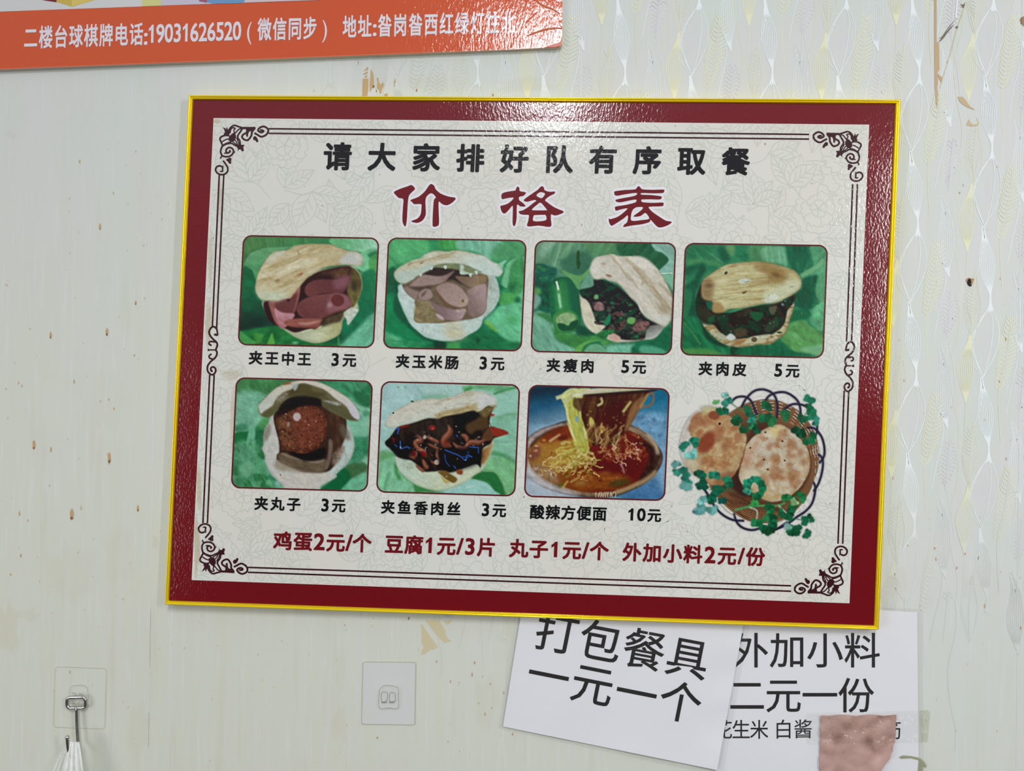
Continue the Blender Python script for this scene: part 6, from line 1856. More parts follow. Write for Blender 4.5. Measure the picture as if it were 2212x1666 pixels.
for parts in (
        [('鸡蛋', (611, 1168.6), (654.5, 1169.8), R), ('2', (689.8, 1170.8), (720, 1171.8), 43), ('元', (725, 1172), (750, 1172.8), R), ('/', (754, 1172.7), (780, 1173.5), 42), ('个', (782, 1173.6), (800, 1174), R)],
        [('豆腐', (851.5, 1175.8), (894.2, 1177.2), R), ('1', (927.8, 1178.3), (950, 1179), 42), ('元', (964.2, 1179.5), (990, 1180.2), R), ('/', (993.6, 1180.5), (1010, 1181), 42), ('3', (1015.2, 1181), (1040, 1181.8), 43), ('片', (1051, 1182.4), (1070, 1183), R)],
        [('丸子', (1120.6, 1184.6), (1164, 1186), R), ('1', (1199, 1187.3), (1220, 1188), 42), ('元', (1235.5, 1188.6), (1260, 1189.4), R), ('/', (1265, 1189.7), (1290, 1190.4), 42), ('个', (1294.4, 1190.6), (1310, 1191), R)],
        [('外加小料', (1365.3, 1193), (1497, 1197.4), R), ('2', (1534, 1199.2), (1560, 1200), 43), ('元', (1570.5, 1200.6), (1590, 1201.2), R), ('/', (1601.3, 1201.5), (1620, 1202), 42), ('份', (1632, 1202.8), (1650, 1203.4), R)]):
    caption(parts, M_INKR, 'extras_price')

# printed food pictures ----------------------------------------------------------
M_PIC = attr_print_mat('picture_print')
M_PICB = attr_print_mat('cutout_picture_print', True)
M_LINE = print_mat('picture_outline', (92, 24, 28))


def food_picture(fn, ox, oy, quad, label, name):
    p = fn()
    p.c = finish(p)
    q = np.array(quad, float)

    def q2p(u, v):
        u, v = np.asarray(u)[..., None], np.asarray(v)[..., None]
        c = q[0] * (1 - u) * (1 - v) + q[1] * u * (1 - v) + q[2] * u * v + q[3] * (1 - u) * v
        return c
    nu, nv = 262, 208
    U, V = np.meshgrid(np.linspace(0, 1, nu), np.linspace(0, 1, nv))
    C = q2p(U, V)
    # colours by bilinear lookup
    gx, gy = np.clip(C[..., 0] / p.k - .5, 0, p.W - 1.001), np.clip(C[..., 1] / p.k - .5, 0, p.H - 1.001)
    i, j = gx.astype(int), gy.astype(int)
    fx, fy = (gx - i)[..., None], (gy - j)[..., None]
    col = (p.c[j, i] * (1 - fx) + p.c[j, i + 1] * fx) * (1 - fy) + (p.c[j + 1, i] * (1 - fx) + p.c[j + 1, i + 1] * fx) * fy
    # rounded corners
    W_, H_, r = 1815.0, 1455.0, 112.0
    X_, Y2 = np.abs(U - .5) * W_ - (W_ / 2 - r), np.abs(V - .5) * H_ - (H_ / 2 - r)
    inside = np.hypot(np.maximum(X_, 0), np.maximum(Y2, 0)) < r
    px_ = C.reshape(-1, 2) / 6.1706 + np.array([ox, oy])
    idx = np.arange(nu * nv).reshape(nv, nu)
    fin = inside[:-1, :-1] & inside[1:, :-1] & inside[:-1, 1:] & inside[1:, 1:]
    quads = np.stack([idx[:-1, :-1], idx[1:, :-1], idx[1:, 1:], idx[:-1, 1:]], -1)[fin]
    used = np.unique(quads)
    re = np.full(nu * nv, -1)
    re[used] = np.arange(len(used))
    o_ = mesh('food_picture', PX(px_[used], DF + .0003), None, M_PIC, menu, cols=print_lin(col.reshape(-1, 3)[used]), quads=re[quads])
    o_['label'] = label
    # outline
    pts = []
    for (cx_, cy_, a0) in ((W_ - r, r, -90), (W_ - r, H_ - r, 0), (r, H_ - r, 90), (r, r, 180)):
        for t in range(0, 91, 6):
            a = math.radians(a0 + t)
            pts.append(((cx_ + r * math.cos(a)) / W_, (cy_ + r * math.sin(a)) / H_))
    pts = np.array(pts)
    dense = []
    for a, b2 in zip(pts, np.roll(pts, -1, 0)):
        n_ = max(1, int(np.hypot(*(b2 - a)) * 20))
        for t in range(n_):
            dense.append(a + (b2 - a) * t / n_)
    dense = np.array(dense)
    pp = q2p(dense[:, 0], dense[:, 1]) / 6.1706 + np.array([ox, oy])
    s_ = Shape()
    s_.ribbon(pp, 3.3, DF + .0004, closed=True)
    s_.build('picture_outline', M_LINE, o_)


food_picture(pic_ham, 500, 495, [(163, 88), (1962, 124), (1890, 1578), (92, 1538)], 'picture of a bun filled with pink ham slices', 'ham')
food_picture(pic_corn, 815, 500, [(152, 90), (1983, 124), (1915, 1592), (84, 1550)], 'picture of a pale bun filled with beige sausage pieces', 'corn')
food_picture(pic_lean, 1135, 505, [(137, 96), (2003, 129), (1940, 1610), (75, 1568)], 'picture of a bun with chopped meat beside a green pepper', 'lean')
food_picture(pic_skin, 1460, 515, [(130, 68), (2019, 97), (1960, 1593), (66, 1549)], 'picture of a browned bun with dark green filling', 'skin')
food_picture(pic_ball, 485, 805, [(161, 72), (1970, 117), (1898, 1582), (93, 1532)], 'picture of an open bun holding a big meatball', 'ball')
food_picture(pic_pork, 800, 810, [(154, 92), (1989, 136), (1922, 1613), (85, 1558)], 'picture of a bun with dark shredded pork', 'pork')
food_picture(pic_noodle, 1120, 820, [(146, 79), (2010, 128), (1944, 1612), (81, 1556)], 'picture of noodles lifted from a bowl of red soup', 'noodle')

p = pic_basket()
p.c = finish(p)
al = np.clip(p.m * 1.15, 0, 1)
gy_, gx_ = np.mgrid[0:p.H, 0:p.W]
px_ = np.stack([(gx_ + .5) * p.k / 4.761 + 1440, (gy_ + .5) * p.k / 4.761 + 825], -1).reshape(-1, 2)
idx = np.arange(p.W * p.H).reshape(p.H, p.W)
on = al > .02
fin = on[:-1, :-1] | on[1:, :-1] | on[:-1, 1:] | on[1:, 1:]
quads = np.stack([idx[:-1, :-1], idx[1:, :-1], idx[1:, 1:], idx[:-1, 1:]], -1)[fin]
used = np.unique(quads)
re_ = np.full(p.W * p.H, -1)
re_[used] = np.arange(len(used))
o = mesh('basket_picture', PX(px_[used], DF + .0003), None, M_PICB, menu, cols=print_lin(p.c.reshape(-1, 3)[used]), alpha=al.ravel()[used], quads=re_[quads])
o['label'] = 'cut-out picture of two flat breads in a wicker basket'

# specks of grease on the printed board
s = Shape()
rs_ = np.random.RandomState(21)
for i in range(70):
    x, y = rs_.uniform(470, 1820), rs_.uniform(270, 1240)
    blob(s, x, y, rs_.uniform(.8, 1.8), rs_.uniform(1.2, 3.6), rs_.uniform(.25, .75), DF + .0006, 7)
s.build('grease_speck', flat_mat('board_speck', (150, 116, 70), .4, True), menu, fade=True)['kind'] = 'stuff'
s = Shape()
for x, y, rx, ry, a in ((475, 430, 8, 60, .3), (425, 1180, 8, 70, .5), (430, 1060, 6, 60, .4), (450, 700, 8, 60, .4), (468, 262, 9, 7, .5), (505, 900, 10, 80, .3), (455, 560, 6, 70, .3), (500, 810, 24, 16, .25)):
    blob(s, x, y, rx, ry, a * .8, DF + .00024, 12)
s.build('yellowed_stain', flat_mat('board_yellowing', (206, 190, 150), .3, True), menu, fade=True)['kind'] = 'stuff'


# ------------------------------------------------------------------ the orange advertising banner
DB = .0065
ban = thing('advertising_banner', 'orange advertising board with white phone number lettering at the top left', 'banner', (600, 60), 0.0)
bot = lambda x: 150.0 - .0387 * x
top = lambda x: 25.0 - .0362 * x
edge = [(-260, -330), (1217, -330), (1215.5, -100), (1214.8, 0), (1214.3, 60), (1213.8, 90)]
for t in np.linspace(0, 1, 6)[1:]:
    a = t * math.pi / 2
    edge.append((1203.5 + 10 * math.cos(a), 91.5 + 11 * math.sin(a)))
edge += [(1176, bot(1176) - 1.4), (900, bot(900)), (500, bot(500)), (0, bot(0)), (-260, bot(-260))]
edge = np.array(edge)


def banner_mat(name, col):
    mt, n, b = new_mat(name)
    b.inputs['Base Color'].default_value = lin4(col)
    b.inputs['Roughness'].default_value = .12
    k = add_bump(n, b, 400, .36, .0008, 2.0, (1.0, 1, .4))
    add_bump(n, b, 24, .14, .003, 1.0, chain=k)
    return mt


M_ORANGE = banner_mat('orange_film', (204, 82, 38))
M_BSIDE = flat_mat('banner_edge', (196, 184, 172), .5)
v = np.vstack([PX(edge, DB), PX(edge, DB)])
n_ = len(edge)
v[n_:, 1] = -.0004
fs = [(i, (i + 1) % n_, n_ + (i + 1) % n_, n_ + i) for i in range(n_)]
mesh('board_edge', v, [f[::-1] for f in fs], M_BSIDE, ban)
s = Shape()
s.poly([[tuple(q) for q in edge]], DB)
s.build('orange_face', M_ORANGE, ban)
# rounded lower lip of the film
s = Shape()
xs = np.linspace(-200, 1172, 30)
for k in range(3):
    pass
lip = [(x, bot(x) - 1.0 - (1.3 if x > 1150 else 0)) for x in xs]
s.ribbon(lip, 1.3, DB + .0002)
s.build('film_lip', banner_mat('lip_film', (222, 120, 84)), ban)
M_WPRT = banner_mat('white_print_area', (206, 206, 206))
s = Shape()
s.poly([[(-260, -330), (1217, -330), (1216, top(1216)), (-260, top(-260))]], DB + .0001)
wp = s.build('white_picture_area', M_WPRT, ban)
for kq, (name, pts, col) in enumerate((('red_shape', [(60, -40), (122, -40), (122, 5), (108, 3), (90, 0)], (116, 22, 26)), ('yellow_box', [(122, -40), (270, -40), (203, 0), (155, 14.6), (122, 4)], (198, 172, 74)), ('yellow_box_side', [(154, -40), (280, -40), (203, 0.5), (155, 14.2)], (212, 190, 96)),
                       ('pale_yellow_square', [(307, -40), (340, -40), (349, 12), (307, 13.6)], (206, 204, 134)), ('lilac_shape', [(349, -40), (540, -40), (540, 5.4), (349, 11.8)], (196, 190, 206)), ('blue_bottle', [(444, -40), (528, -40), (528, 5), (515, 7), (460, 8), (447, 5)], (104, 150, 196)), ('plum_shape', [(428, -40), (446, -40), (447, 6), (430, 3)], (150, 90, 116)), ('pink_smudge', [(530, -40), (700, -40), (690, 0), (530, 5.6)], (206, 190, 198)))):
    s = Shape()
    s.poly([pts], DB + .0002 + .00003 * kq)
    s.build(name, banner_mat(name, col), wp)
M_BW = banner_mat('banner_white', (222, 218, 226))
s = Shape()
BD = (-.02, 1)
DBT = DB + .0003
write(s, '二楼台球棋牌电话', (66.5, 81), (294.6, 73.6), 30.5, 51, DBT, .022, BD)
write(s, ':', (315, 78), (330, 77.5), 46, 46, DBT, .02, BD)
write(s, '19031626520', (328, 73), (512, 66.6), 34, 49, DBT, .022, BD)
s.build('phone_lettering', M_BW, ban)
s = Shape()
write(s, '(', (538.8, 66), (560, 65.4), 36, 46, DBT, 0, BD)
write(s, '微信同步', (571.5, 63.2), (669.8, 60.6), 30.5, 51, DBT, .022, BD)
write(s, ')', (701.4, 62), (720, 61.4), 36, 46, DBT, 0, BD)
s.build('messaging_lettering', M_BW, ban)
s = Shape()
write(s, '地址', (755.2, 57.6), (788, 56.6), 30.5, 51, DBT, .022, BD)
write(s, ':', (809.6, 59), (820, 58.6), 46, 46, DBT, .02, BD)
write(s, '昝岗昝西红绿灯往北', (831.2, 55), (1098, 47.6), 30.5, 51, DBT, .022, BD)
s.build('address_lettering', M_BW, ban)
# raised creases in the film near the right end
cb = lambda p: [(1000 + a / 8.508, b / 8.508) for a, b in p]
for pts, w in (([(1370, 205), (1290, 290), (1210, 370), (1140, 445)], 3.4), ([(1822, 512), (1650, 522), (1500, 545), (1360, 590), (1170, 655)], 4.2), ([(1280, -40), (1400, 50), (1520, 125), (1640, 165), (1760, 235)], 4.0)):
    q = spline(cb(pts), 6)
    t = np.gradient(q, axis=0)
    t /= np.hypot(t[:, 0], t[:, 1])[:, None]
    nn = np.stack([-t[:, 1], t[:, 0]], 1)
    k = np.clip(np.minimum(np.linspace(0, 1, len(q)), np.linspace(1, 0, len(q))) * 5, .15, 1)[:, None] * w / 2
    P_ = np.vstack([PX(q - nn * k, DB + .0001), PX(q, DB + .0011), PX(q + nn * k, DB + .0001)])
    m_ = len(q)
    fs = []
    for i in range(m_ - 1):
        fs += [(i, i + 1, m_ + i + 1, m_ + i), (m_ + i, m_ + i + 1, 2 * m_ + i + 1, 2 * m_ + i)]
    mesh('film_crease', P_, fs, flat_mat('crease', (204, 104, 66), .55), ban, smooth=True)
s = Shape()
s.poly([cb([(1500, 868), (1640, 815), (1770, 775), (1815, 660), (1822, 800), (1790, 845), (1700, 868)])], DB + .0012)
s.build('folded_corner', flat_mat('corner_orange', (196, 74, 34), .35), ban)
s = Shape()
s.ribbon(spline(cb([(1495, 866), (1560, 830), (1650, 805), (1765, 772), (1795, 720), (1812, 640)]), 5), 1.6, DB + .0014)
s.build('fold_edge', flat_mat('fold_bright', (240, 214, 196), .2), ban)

# ------------------------------------------------------------------ paper notices under the board


def clear_film(name, gl=.07, rough=.08, tint=(1, 1, 1, 1), bump=(90, .5)):
    mt = bpy.data.materials.new(name)
    mt.use_nodes = True
    n = mt.node_tree
    n.nodes.clear()
    L = n.links.new
    out = n.nodes.new('ShaderNodeOutputMaterial')
    tr = n.nodes.new('ShaderNodeBsdfTransparent')
    tr.inputs['Color'].default_value = tint
    gs = n.nodes.new('ShaderNodeBsdfGlossy')
    gs.inputs['Roughness'].default_value = rough
    mx = n.nodes.new('ShaderNodeMixShader')
    mx.inputs[0].default_value = gl
    g = n.nodes.new('ShaderNodeNewGeometry')
    nz = n.nodes.new('ShaderNodeTexNoise')
    nz.inputs['Scale'].default_value = bump[0]
    nz.inputs['Detail'].default_value = 3
    L(g.outputs['Position'], nz.inputs['Vector'])
    bp = n.nodes.new('ShaderNodeBump')
    bp.inputs['Strength'].default_value = bump[1]
    bp.inputs['Distance'].default_value = .004
    L(nz.outputs['Fac'], bp.inputs['Height'])
    L(bp.outputs[0], gs.inputs['Normal'])
    L(tr.outputs[0], mx.inputs[1])
    L(gs.outputs[0], mx.inputs[2])
    L(mx.outputs[0], out.inputs['Surface'])
    return mt


M_PAPER = flat_mat('notice_paper', (233, 234, 239), .45)
M_NINK = flat_mat('notice_ink', (38, 36, 38), .4)
M_SLEEVE = clear_film('plastic_sleeve', .07, .09, (1, 1, 1, 1), (48, .8))
M_SLEEVE2 = clear_film('sleeve_margin', .06, .12, (.965, .968, .945, 1), (60, .4))


def sheet(name, quad, dfun, mat, parent, nx=40, ny=30, smooth=True):
    q = np.array(quad, float)
    U, V = np.meshgrid(np.linspace(0, 1, nx), np.linspace(0, 1, ny))
    C = (q[0] * ((1 - U) * (1 - V))[..., None] + q[1] * (U * (1 - V))[..., None] + q[2] * (U * V)[..., None] + q[3] * ((1 - U) * V)[..., None]).reshape(-1, 2)
    i = np.arange(nx * ny).reshape(ny, nx)
    fs = np.stack([i[:-1, :-1], i[1:, :-1], i[1:, 1:], i[:-1, 1:]], -1).reshape(-1, 4)
    return mesh(name, PX(C, dfun(C)), fs.tolist(), mat, parent, smooth=smooth)


nr = thing('paper_notice', 'upright white paper notice with three lines of dark writing, partly under the pink scrap', 'notice', (1780, 1500), .001, None)
d_r = lambda C: .0009 + .0002 * np.sin(C[:, 0] * .02) * np.sin(C[:, 1] * .017)
sheet('paper_sheet', [(1590, 1300), (1981.5, 1323), (1986, 1790), (1530, 1790)], d_r, M_PAPER, nr)
s = Shape()
wr_ = lambda q: d_r(np.asarray(q)) + .0001
write(s, '外加小料', (1621, 1405), (1862.5, 1405), 80.5, 80.5, 0, .007, (0, 1), wr_)
s.build('top_line_lettering', M_NINK, nr)
s = Shape()
write(s, '二元一份', (1613.8, 1502), (1849.5, 1502), 80.5, 80.5, 0, .007, (0, 1), wr_)
s.build('middle_line_lettering', M_NINK, nr)
s = Shape()
write(s, '花生米', (1562, 1576), (1640, 1576), 41.5, 44, 0, .005, (0, 1), wr_)
s.build('bottom_line_lettering', M_NINK, nr)
s = Shape()
write(s, '白酱', (1692.5, 1575.5), (1734.8, 1575), 41.5, 44, 0, .005, (0, 1), wr_)
s.build('bottom_line_lettering', M_NINK, nr)
s = Shape()
write(s, '筋', (1927, 1577), (1950, 1577), 41.5, 44, 0, .005, (0, 1), wr_)
s.build('bottom_line_lettering', M_NINK, nr)
sheet('plastic_sleeve', [(1585, 1300), (1992, 1316), (1997, 1790), (1524, 1790)], lambda C: d_r(C) + .0005, M_SLEEVE, nr)
s = Shape()
s.poly([[(1680 + a / 6.506, 1500 + b / 6.506) for a, b in [(1700, 885), (1760, 860), (1870, 868), (1990, 893), (2060, 950), (2097, 1010), (2080, 1040), (2045, 1000), (2035, 1150), (1965, 1150), (1985, 930), (1880, 902), (1740, 908)]]], .0018, .8)
s.build('olive_stain', flat_mat('olive_stain', (156, 158, 122), .5, True), nr, fade=True)

nl = thing('paper_notice', 'tilted white paper notice with two lines of large dark characters, tucked under the board', 'notice', (1330, 1480), .002, None)
QL = np.array([(1136, 1262), (1617, 1290), (1549, 1664), (1086.5, 1570)], float)


def d_l(C):
    C = np.asarray(C, float)
    bx = np.clip((C[:, 0] - 1480) / 110, 0, 1)
    by = np.clip((C[:, 1] - 1540) / 110, 0, 1)
    low = np.clip((C[:, 1] - 1500 - (C[:, 0] - 1086) * .2) / 80, 0, 1) * np.clip((C[:, 0] - 1160) / 200, 0, 1)
    return .0026 + .0012 * low ** 2 + .0014 * bx * np.sin(C[:, 1] * .028) ** 2 + .003 * bx * by + .0004 * np.sin(C[:, 0] * .03 + C[:, 1] * .01)


sheet('paper_sheet', QL, d_l, M_PAPER, nl, 60, 50)
wl_ = lambda q: d_l(q) + .00012
s = Shape()
dl = (-.2, 1.0)
write(s, '打包餐具', (1203, 1367.5), (1486, 1421), 94, 93, 0, .007, dl, wl_)
s.build('top_line_lettering', M_NINK, nl)
s = Shape()
write(s, '一元一个', (1185.4, 1460), (1470, 1516.5), 94, 93, 0, .007, dl, wl_)
s.build('bottom_line_lettering', M_NINK, nl)
sheet('plastic_sleeve', [(1130, 1262), (1630, 1290), (1562, 1678), (1076, 1574)], lambda C: d_l(C) + .0006 + .0007 * np.clip((C[:, 0] - 1430) / 120, 0, 1) * (1 + np.sin(C[:, 0] * .09 + 2 * np.sin(C[:, 1] * .05))), M_SLEEVE, nl, 70, 60)

# crumpled pink scrap with its clear tape
pk = thing('paper_scrap', 'crumpled pinkish brown paper scrap taped over the right notice', 'paper scrap', (1850, 1605), .002)
rows = 44
ys = np.linspace(1545.5, 1800, rows)


def pk_right(y):
    return np.interp(y, [1545, 1598, 1618, 1638, 1646, 1655, 1664, 1800], [1936.4, 1934, 1929, 1924, 1917, 1910, 1905, 1880])


def pk_left(y):
    return np.interp(y, [1545, 1600, 1666, 1800], [1773, 1772, 1770, 1766])


cols_ = 44
rk = np.random.RandomState(9)
ph = rk.uniform(0, 6.3, 6)
V_, F_ = [], []
for y in ys:
    for t in np.linspace(0, 1, cols_):
        x = pk_left(y) + (pk_right(y) - pk_left(y)) * t + (.8 * math.sin(y * .7 + t * 3) if t in (0.0, 1.0) else 0)
        yy = y + 1.2 * math.sin(t * 17) * (1 if y < 1550 else 0)
        crump = .0009 * abs(math.sin(x * .055 + 1.6 * math.sin(yy * .06) + ph[0])) + .0007 * abs(math.sin(yy * .09 + 1.2 * math.sin(x * .05) + ph[1])) + .0004 * math.sin(x * .13 + yy * .1 + ph[2])
        curl = .006 * max(0, (t - .78) / .22) ** 2 * max(0, min(1, (y - 1590) / 50))
        V_.append(PX([(x, yy)], .0022 + crump + curl)[0])
for r in range(rows - 1):
    for c in range(cols_ - 1):
        i = r * cols_ + c
        F_.append((i, i + cols_, i + cols_ + 1, i + 1))


def pink_mat():
    mt, n, b = new_mat('pink_paper')
    g = n.nodes.new('ShaderNodeNewGeometry')
    nz = n.nodes.new('ShaderNodeTexNoise')
    nz.inputs['Scale'].default_value = 42
    nz.inputs['Detail'].default_value = 5
    n.links.new(g.outputs['Position'], nz.inputs['Vector'])
    r = n.nodes.new('ShaderNodeValToRGB')
    e_ = r.color_ramp.elements
    e_[0].position, e_[0].color = .3, lin4((134, 102, 92))
    e_[1].position, e_[1].color = .62, lin4((186, 153, 145))
    x_ = r.color_ramp.elements.new(.45)
    x_.color = lin4((174, 140, 130))
    n.links.new(nz.outputs['Fac'], r.inputs[0])
    n.links.new(r.outputs[0], b.inputs['Base Color'])
    b.inputs['Roughness'].default_value = .6
    add_bump(n, b, 70, .5, .002, 3)
    return mt


mesh('crumpled_sheet', V_, F_, pink_mat(), pk, smooth=True)
tp = thing('clear_tape', 'clear crinkled tape strip holding the pink scrap to the notice', 'tape', (1880, 1572), .004)
sheet('tape_film', [(1741, 1541), (2008, 1535), (2003, 1604), (1743, 1609)],
      lambda C: .0054 + .0005 * np.abs(np.sin(C[:, 0] * .09 + 2 * np.sin(C[:, 1] * .11))) + .0004 * np.sin(C[:, 1] * .16 + C[:, 0] * .04) + np.where(C[:, 0] > 1985, -.0018, 0),
      clear_film('tape_film', .06, .1, (.998, .998, .985, 1), (150, 1.0)), tp, 90, 26)
s = Shape()
s.poly([[(1987, 1535.5), (2004, 1534), (2010, 1540), (2004, 1603.5), (1989, 1604)]], .0006, .2)
s.build('yellowed_end', flat_mat('tape_yellow', (196, 198, 150), .3, True), tp, fade=True)

# ------------------------------------------------------------------ adhesive hooks


def pad_quad(q, r, n=5):
    q = np.array(q, float)
    out = []
    for i in range(4):
        a, b_, c = q[i - 1], q[i], q[(i + 1) % 4]
        u, w = unit(b_, a) * r, unit(b_, c) * r
        for t in np.linspace(0, 1, n):
            out.append((b_ + u) * (1 - t) ** 2 + 2 * b_ * t * (1 - t) + (b_ + w) * t * t)
    return np.array(out)


def slab(name, pts, d0, d1, mat, parent):
    n = len(pts)
    v = np.vstack([PX(pts, d1), PX(pts, d1)])
    v[n:, 1] = -d0
    f = [tuple(range(n))[::-1]] + [((i + 1) % n, i, n + i, n + (i + 1) % n) for i in range(n)]
    a = pts
    ar = sum(a[i][0] * a[(i + 1) % n][1] - a[(i + 1) % n][0] * a[i][1] for i in range(n))
    if ar > 0:
        pass
    return mesh(name, v, f, mat, parent)


M_PADC = flat_mat('clear_pad', (244, 246, 240), .12, True)
M_PADW = flat_mat('white_pad', (236, 238, 241), .16, True)
M_RIM = flat_mat('yellow_rim', (186, 182, 152), .4, True)
M_SLOT = flat_mat('slot_outline', (136, 136, 116), .4, True)  # greyish olive outlines of the clip and its slots


def faded(o, a):
    at = o.data.attributes.new('fade', 'FLOAT', 'POINT')
    at.data.foreach_set('value', np.full(len(o.data.vertices), a, np.float32))


# right pad, without a hook
hp = thing('adhesive_pad', 'white square adhesive wall pad with an empty clip, left of the notices', 'wall hook', (839, 1497), 0)
q = pad_quad([(784, 1430), (898, 1431), (896, 1566.5), (781, 1565)], 5)
o = slab('pad', q, .0001, .0008, M_PADW, hp)
faded(o, .5)
s = Shape()
s.ribbon(q, 1.5, .0009, .75, closed=True)
s.build('rim', M_RIM, hp, fade=True)
c7 = lambda p: [(700 + a / 4.815, 1320 + b / 4.815) for a, b in p]
cl = np.array(spline(c7([(576, 1008), (574, 860), (590, 805), (640, 775), (720, 785), (768, 805), (772, 900), (768, 1012), (680, 1010)]), 3, True))
o = slab('clip', cl, .0008, .0032, M_PADC, hp)
faded(o, .2)
s = Shape()
s.ribbon(cl, 1.2, .0034, .6, closed=True)
for p in ([(600, 850), (655, 850), (660, 900), (640, 945), (600, 940)], [(685, 855), (735, 855), (742, 900), (735, 940), (685, 940)]):
    s.ribbon(spline(c7(p), 3, True), 1.6, .0035, .6, closed=True)
for a in (625, 705):
    s.ribbon(c7([(a - 28, 952), (a + 28, 952)]), 3.4, .0035, .55)
s.build('clip_slot', M_SLOT, hp, fade=True)

# left pad with its metal hook
hk = thing('wall_hook', 'steel wire hook on a clear adhesive pad at the lower left', 'wall hook', (168, 1510), 0)
c5 = lambda p: [(a / 6.506, 1420 + b / 6.506) for a, b in p]
q = pad_quad(c5([(775, 135), (1497, 160), (1472, 1012), (748, 985)]), 8)
o = slab('pad', q, .0001, .0007, M_PADC, hk)
faded(o, .07)
s = Shape()
s.ribbon(q, 1.6, .0008, .4, closed=True)
s.build('rim', M_RIM, hk, fade=True)
cl = np.array(spline(c5([(985, 640), (985, 470), (1000, 420), (1050, 400), (1160, 398), (1210, 415), (1228, 470), (1220, 640)]), 3, True))
o = slab('clip', cl, .0007, .003, M_PADC, hk)
faded(o, .14)
s = Shape()
s.ribbon(cl, 1.1, .0032, .5, closed=True)
for p in ([(1010, 500), (1060, 510), (1066, 540)], [(1105, 512), (1160, 516), (1150, 548)], [(1015, 620), (1040, 655), (1060, 630)], [(1085, 640), (1105, 655), (1120, 625)]):
    s.ribbon(c5(p), 1.4, .0033, .8)
s.build('clip_slot', M_SLOT, hk, fade=True)


def tube(pts, r, n=10):
    p = np.asarray(pts, float)
    t = np.gradient(p, axis=0)
    t /= np.linalg.norm(t, axis=1)[:, None]
    ref = np.array([0.0, 1.0, 0.0])
    V, F = [], []
    r = np.broadcast_to(np.asarray(r, float), (len(p),))
    for i in range(len(p)):
        a = np.cross(t[i], ref)
        if np.linalg.norm(a) < .05:
            a = np.cross(t[i], [1.0, 0, 0])
        a /= np.linalg.norm(a)
        b_ = np.cross(t[i], a)
        for k in range(n):
            an = 2 * math.pi * k / n
            V.append(p[i] + r[i] * (math.cos(an) * a + math.sin(an) * b_))
    for i in range(len(p) - 1):
        for k in range(n):
            F.append((i * n + k, i * n + (k + 1) % n, (i + 1) * n + (k + 1) % n, (i + 1) * n + k))
    F.append(tuple(range(n))[::-1])
    F.append(tuple(range((len(p) - 1) * n, len(p) * n)))
    return np.array(V), F


M_STEEL = flat_mat('hook_steel', (150, 146, 142), .16, False, 1.0)
M_STEEL.node_tree.nodes['Principled BSDF'].inputs['Base Color'].default_value = (.55, .54, .52, 1)


def wire3(c, ds):
    px_ = np.array(c5(c))
    return PX(px_, np.array(ds))


loop = [(1068, 735), (1055, 712), (985, 715), (950, 690), (942, 640), (950, 590), (985, 566), (1080, 562), (1160, 562), (1195, 590), (1203, 640), (1195, 695), (1150, 712), (1100, 712), (1080, 735), (1080, 800), (1082, 900), (1086, 1000), (1094, 1120), (1100, 1220), (1090, 1330), (1040, 1400), (990, 1380), (962, 1290), (952, 1210), (946, 1130)]
dd = [.0055] * 14 + [.006, .0062, .0065, .007, .0075, .008, .012, .017, .021, .023, .0235, .024]
P_ = wire3(loop, dd)
SP = []
q4 = np.vstack([2 * P_[0] - P_[1], P_, 2 * P_[-1] - P_[-2]])
for i in range(1, len(q4) - 2):
    a, b_, c, e_ = q4[i - 1:i + 3]
    for t in np.linspace(0, 1, 7, endpoint=False):
        SP.append(.5 * (2 * b_ + (c - a) * t + (2 * a - 5 * b_ + 4 * c - e_) * t * t + (3 * b_ - a - 3 * c + e_) * t ** 3))
SP.append(P_[-1])
v, f = tube(SP, .0019, 12)
mesh('hook_wire', v, f, M_STEEL, hk, smooth=True)
import bmesh
bm = bmesh.new()
bmesh.ops.create_uvsphere(bm, u_segments=18, v_segments=12, radius=.0025, matrix=Matrix.Translation(Vector(P_[-1])))
vs = [x.co[:] for x in bm.verts]
bm.verts.index_update()
fs = [[x.index for x in fc.verts] for fc in bm.faces]
bm.free()
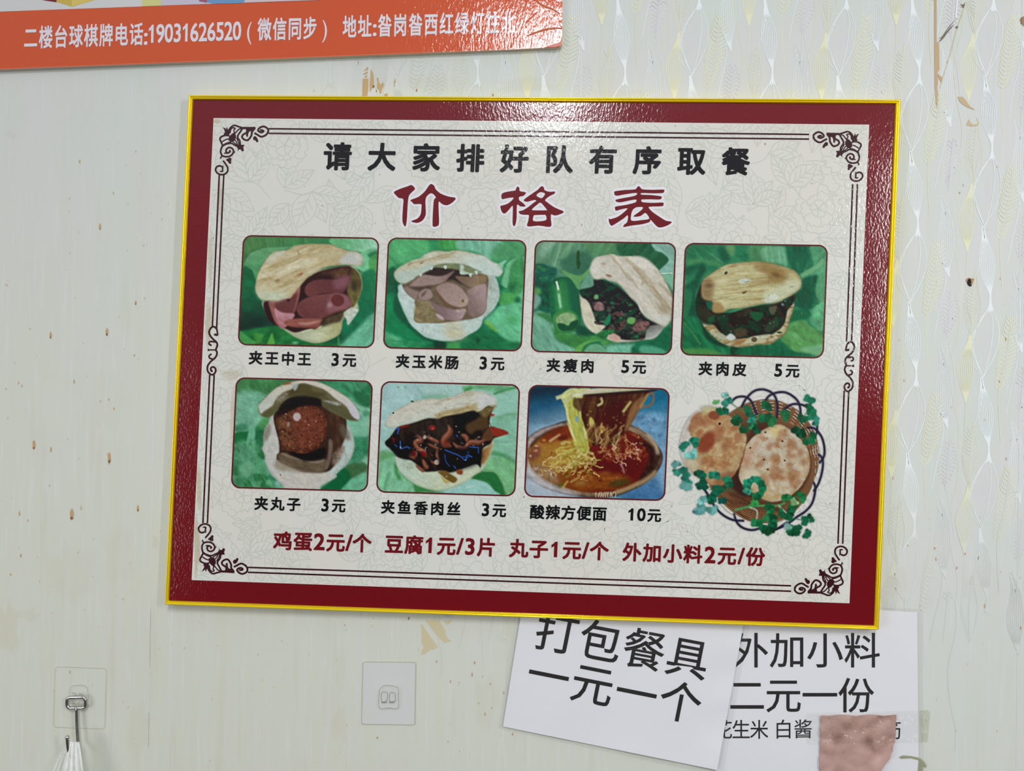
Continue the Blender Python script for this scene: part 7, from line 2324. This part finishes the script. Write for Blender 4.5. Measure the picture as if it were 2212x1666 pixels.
mesh('ball_tip', vs, fs, M_STEEL, hk, smooth=True)

# ------------------------------------------------------------------ clear plastic bag on the hook


def bag_material():
    mt, n, b = new_mat('bag_plastic')
    b.inputs['Base Color'].default_value = lin4((244, 246, 242))
    b.inputs['Roughness'].default_value = .14
    b.inputs['Specular IOR Level'].default_value = 1.0
    fade_out(n, b)
    k = add_bump(n, b, 1.0, .5, .003, 3, (230, 60, 14))
    add_bump(n, b, 1.0, .5, .008, 2, (60, 20, 30), chain=k)
    return mt


bag = thing('plastic_bag', 'crumpled clear plastic bag hanging on the steel hook at the bottom left', 'bag', (158, 1620), .018)


def bag_layer(name, top_l, top_r, bot_l, bot_r, y_bot, d0, amp, folds, ph_, a_top, a_bot, nx=90, ny=50):
    V, F, A = [], [], []
    for r in range(ny):
        v = r / (ny - 1)
        for c in range(nx):
            u = c / (nx - 1)
            xt = top_l[0] + (top_r[0] - top_l[0]) * u
            yt = top_l[1] + (top_r[1] - top_l[1]) * u
            xb = bot_l + (bot_r - bot_l) * u
            e = v ** .8
            x = xt * (1 - e) + xb * e
            y = yt * (1 - v) + y_bot * v
            w_ = min(1, v * 3 + .15)
            fold = abs(math.sin(u * math.pi * folds + ph_ + .8 * math.sin(v * 5 + u * 3))) ** .7
            d = d0 + amp * w_ * fold + .003 * math.sin(math.pi * u) * w_
            V.append(PX([(x, y)], max(.0015, d))[0])
            A.append((a_top * (1 - v) + a_bot * v) * (.75 + .25 * fold))
    for r in range(ny - 1):
        for c in range(nx - 1):
            i = r * nx + c
            F.append((i, i + nx, i + nx + 1, i + 1))
    mesh(name, V, F, M_BAG, bag, smooth=True, alpha=A)


M_BAG = bag_material()
bag_layer('back_layer', (146, 1618), (171, 1606), 52, 214, 1860, .004, .003, 5, .4, .10, .16)
bag_layer('left_flap', (141, 1612), (151, 1622), 30, 128, 1850, .011, .005, 4, 1.3, .40, .30)
bag_layer('front_fold', (150, 1603), (171, 1603), 100, 198, 1870, .0225, .0045, 4, 2.1, .86, .55)
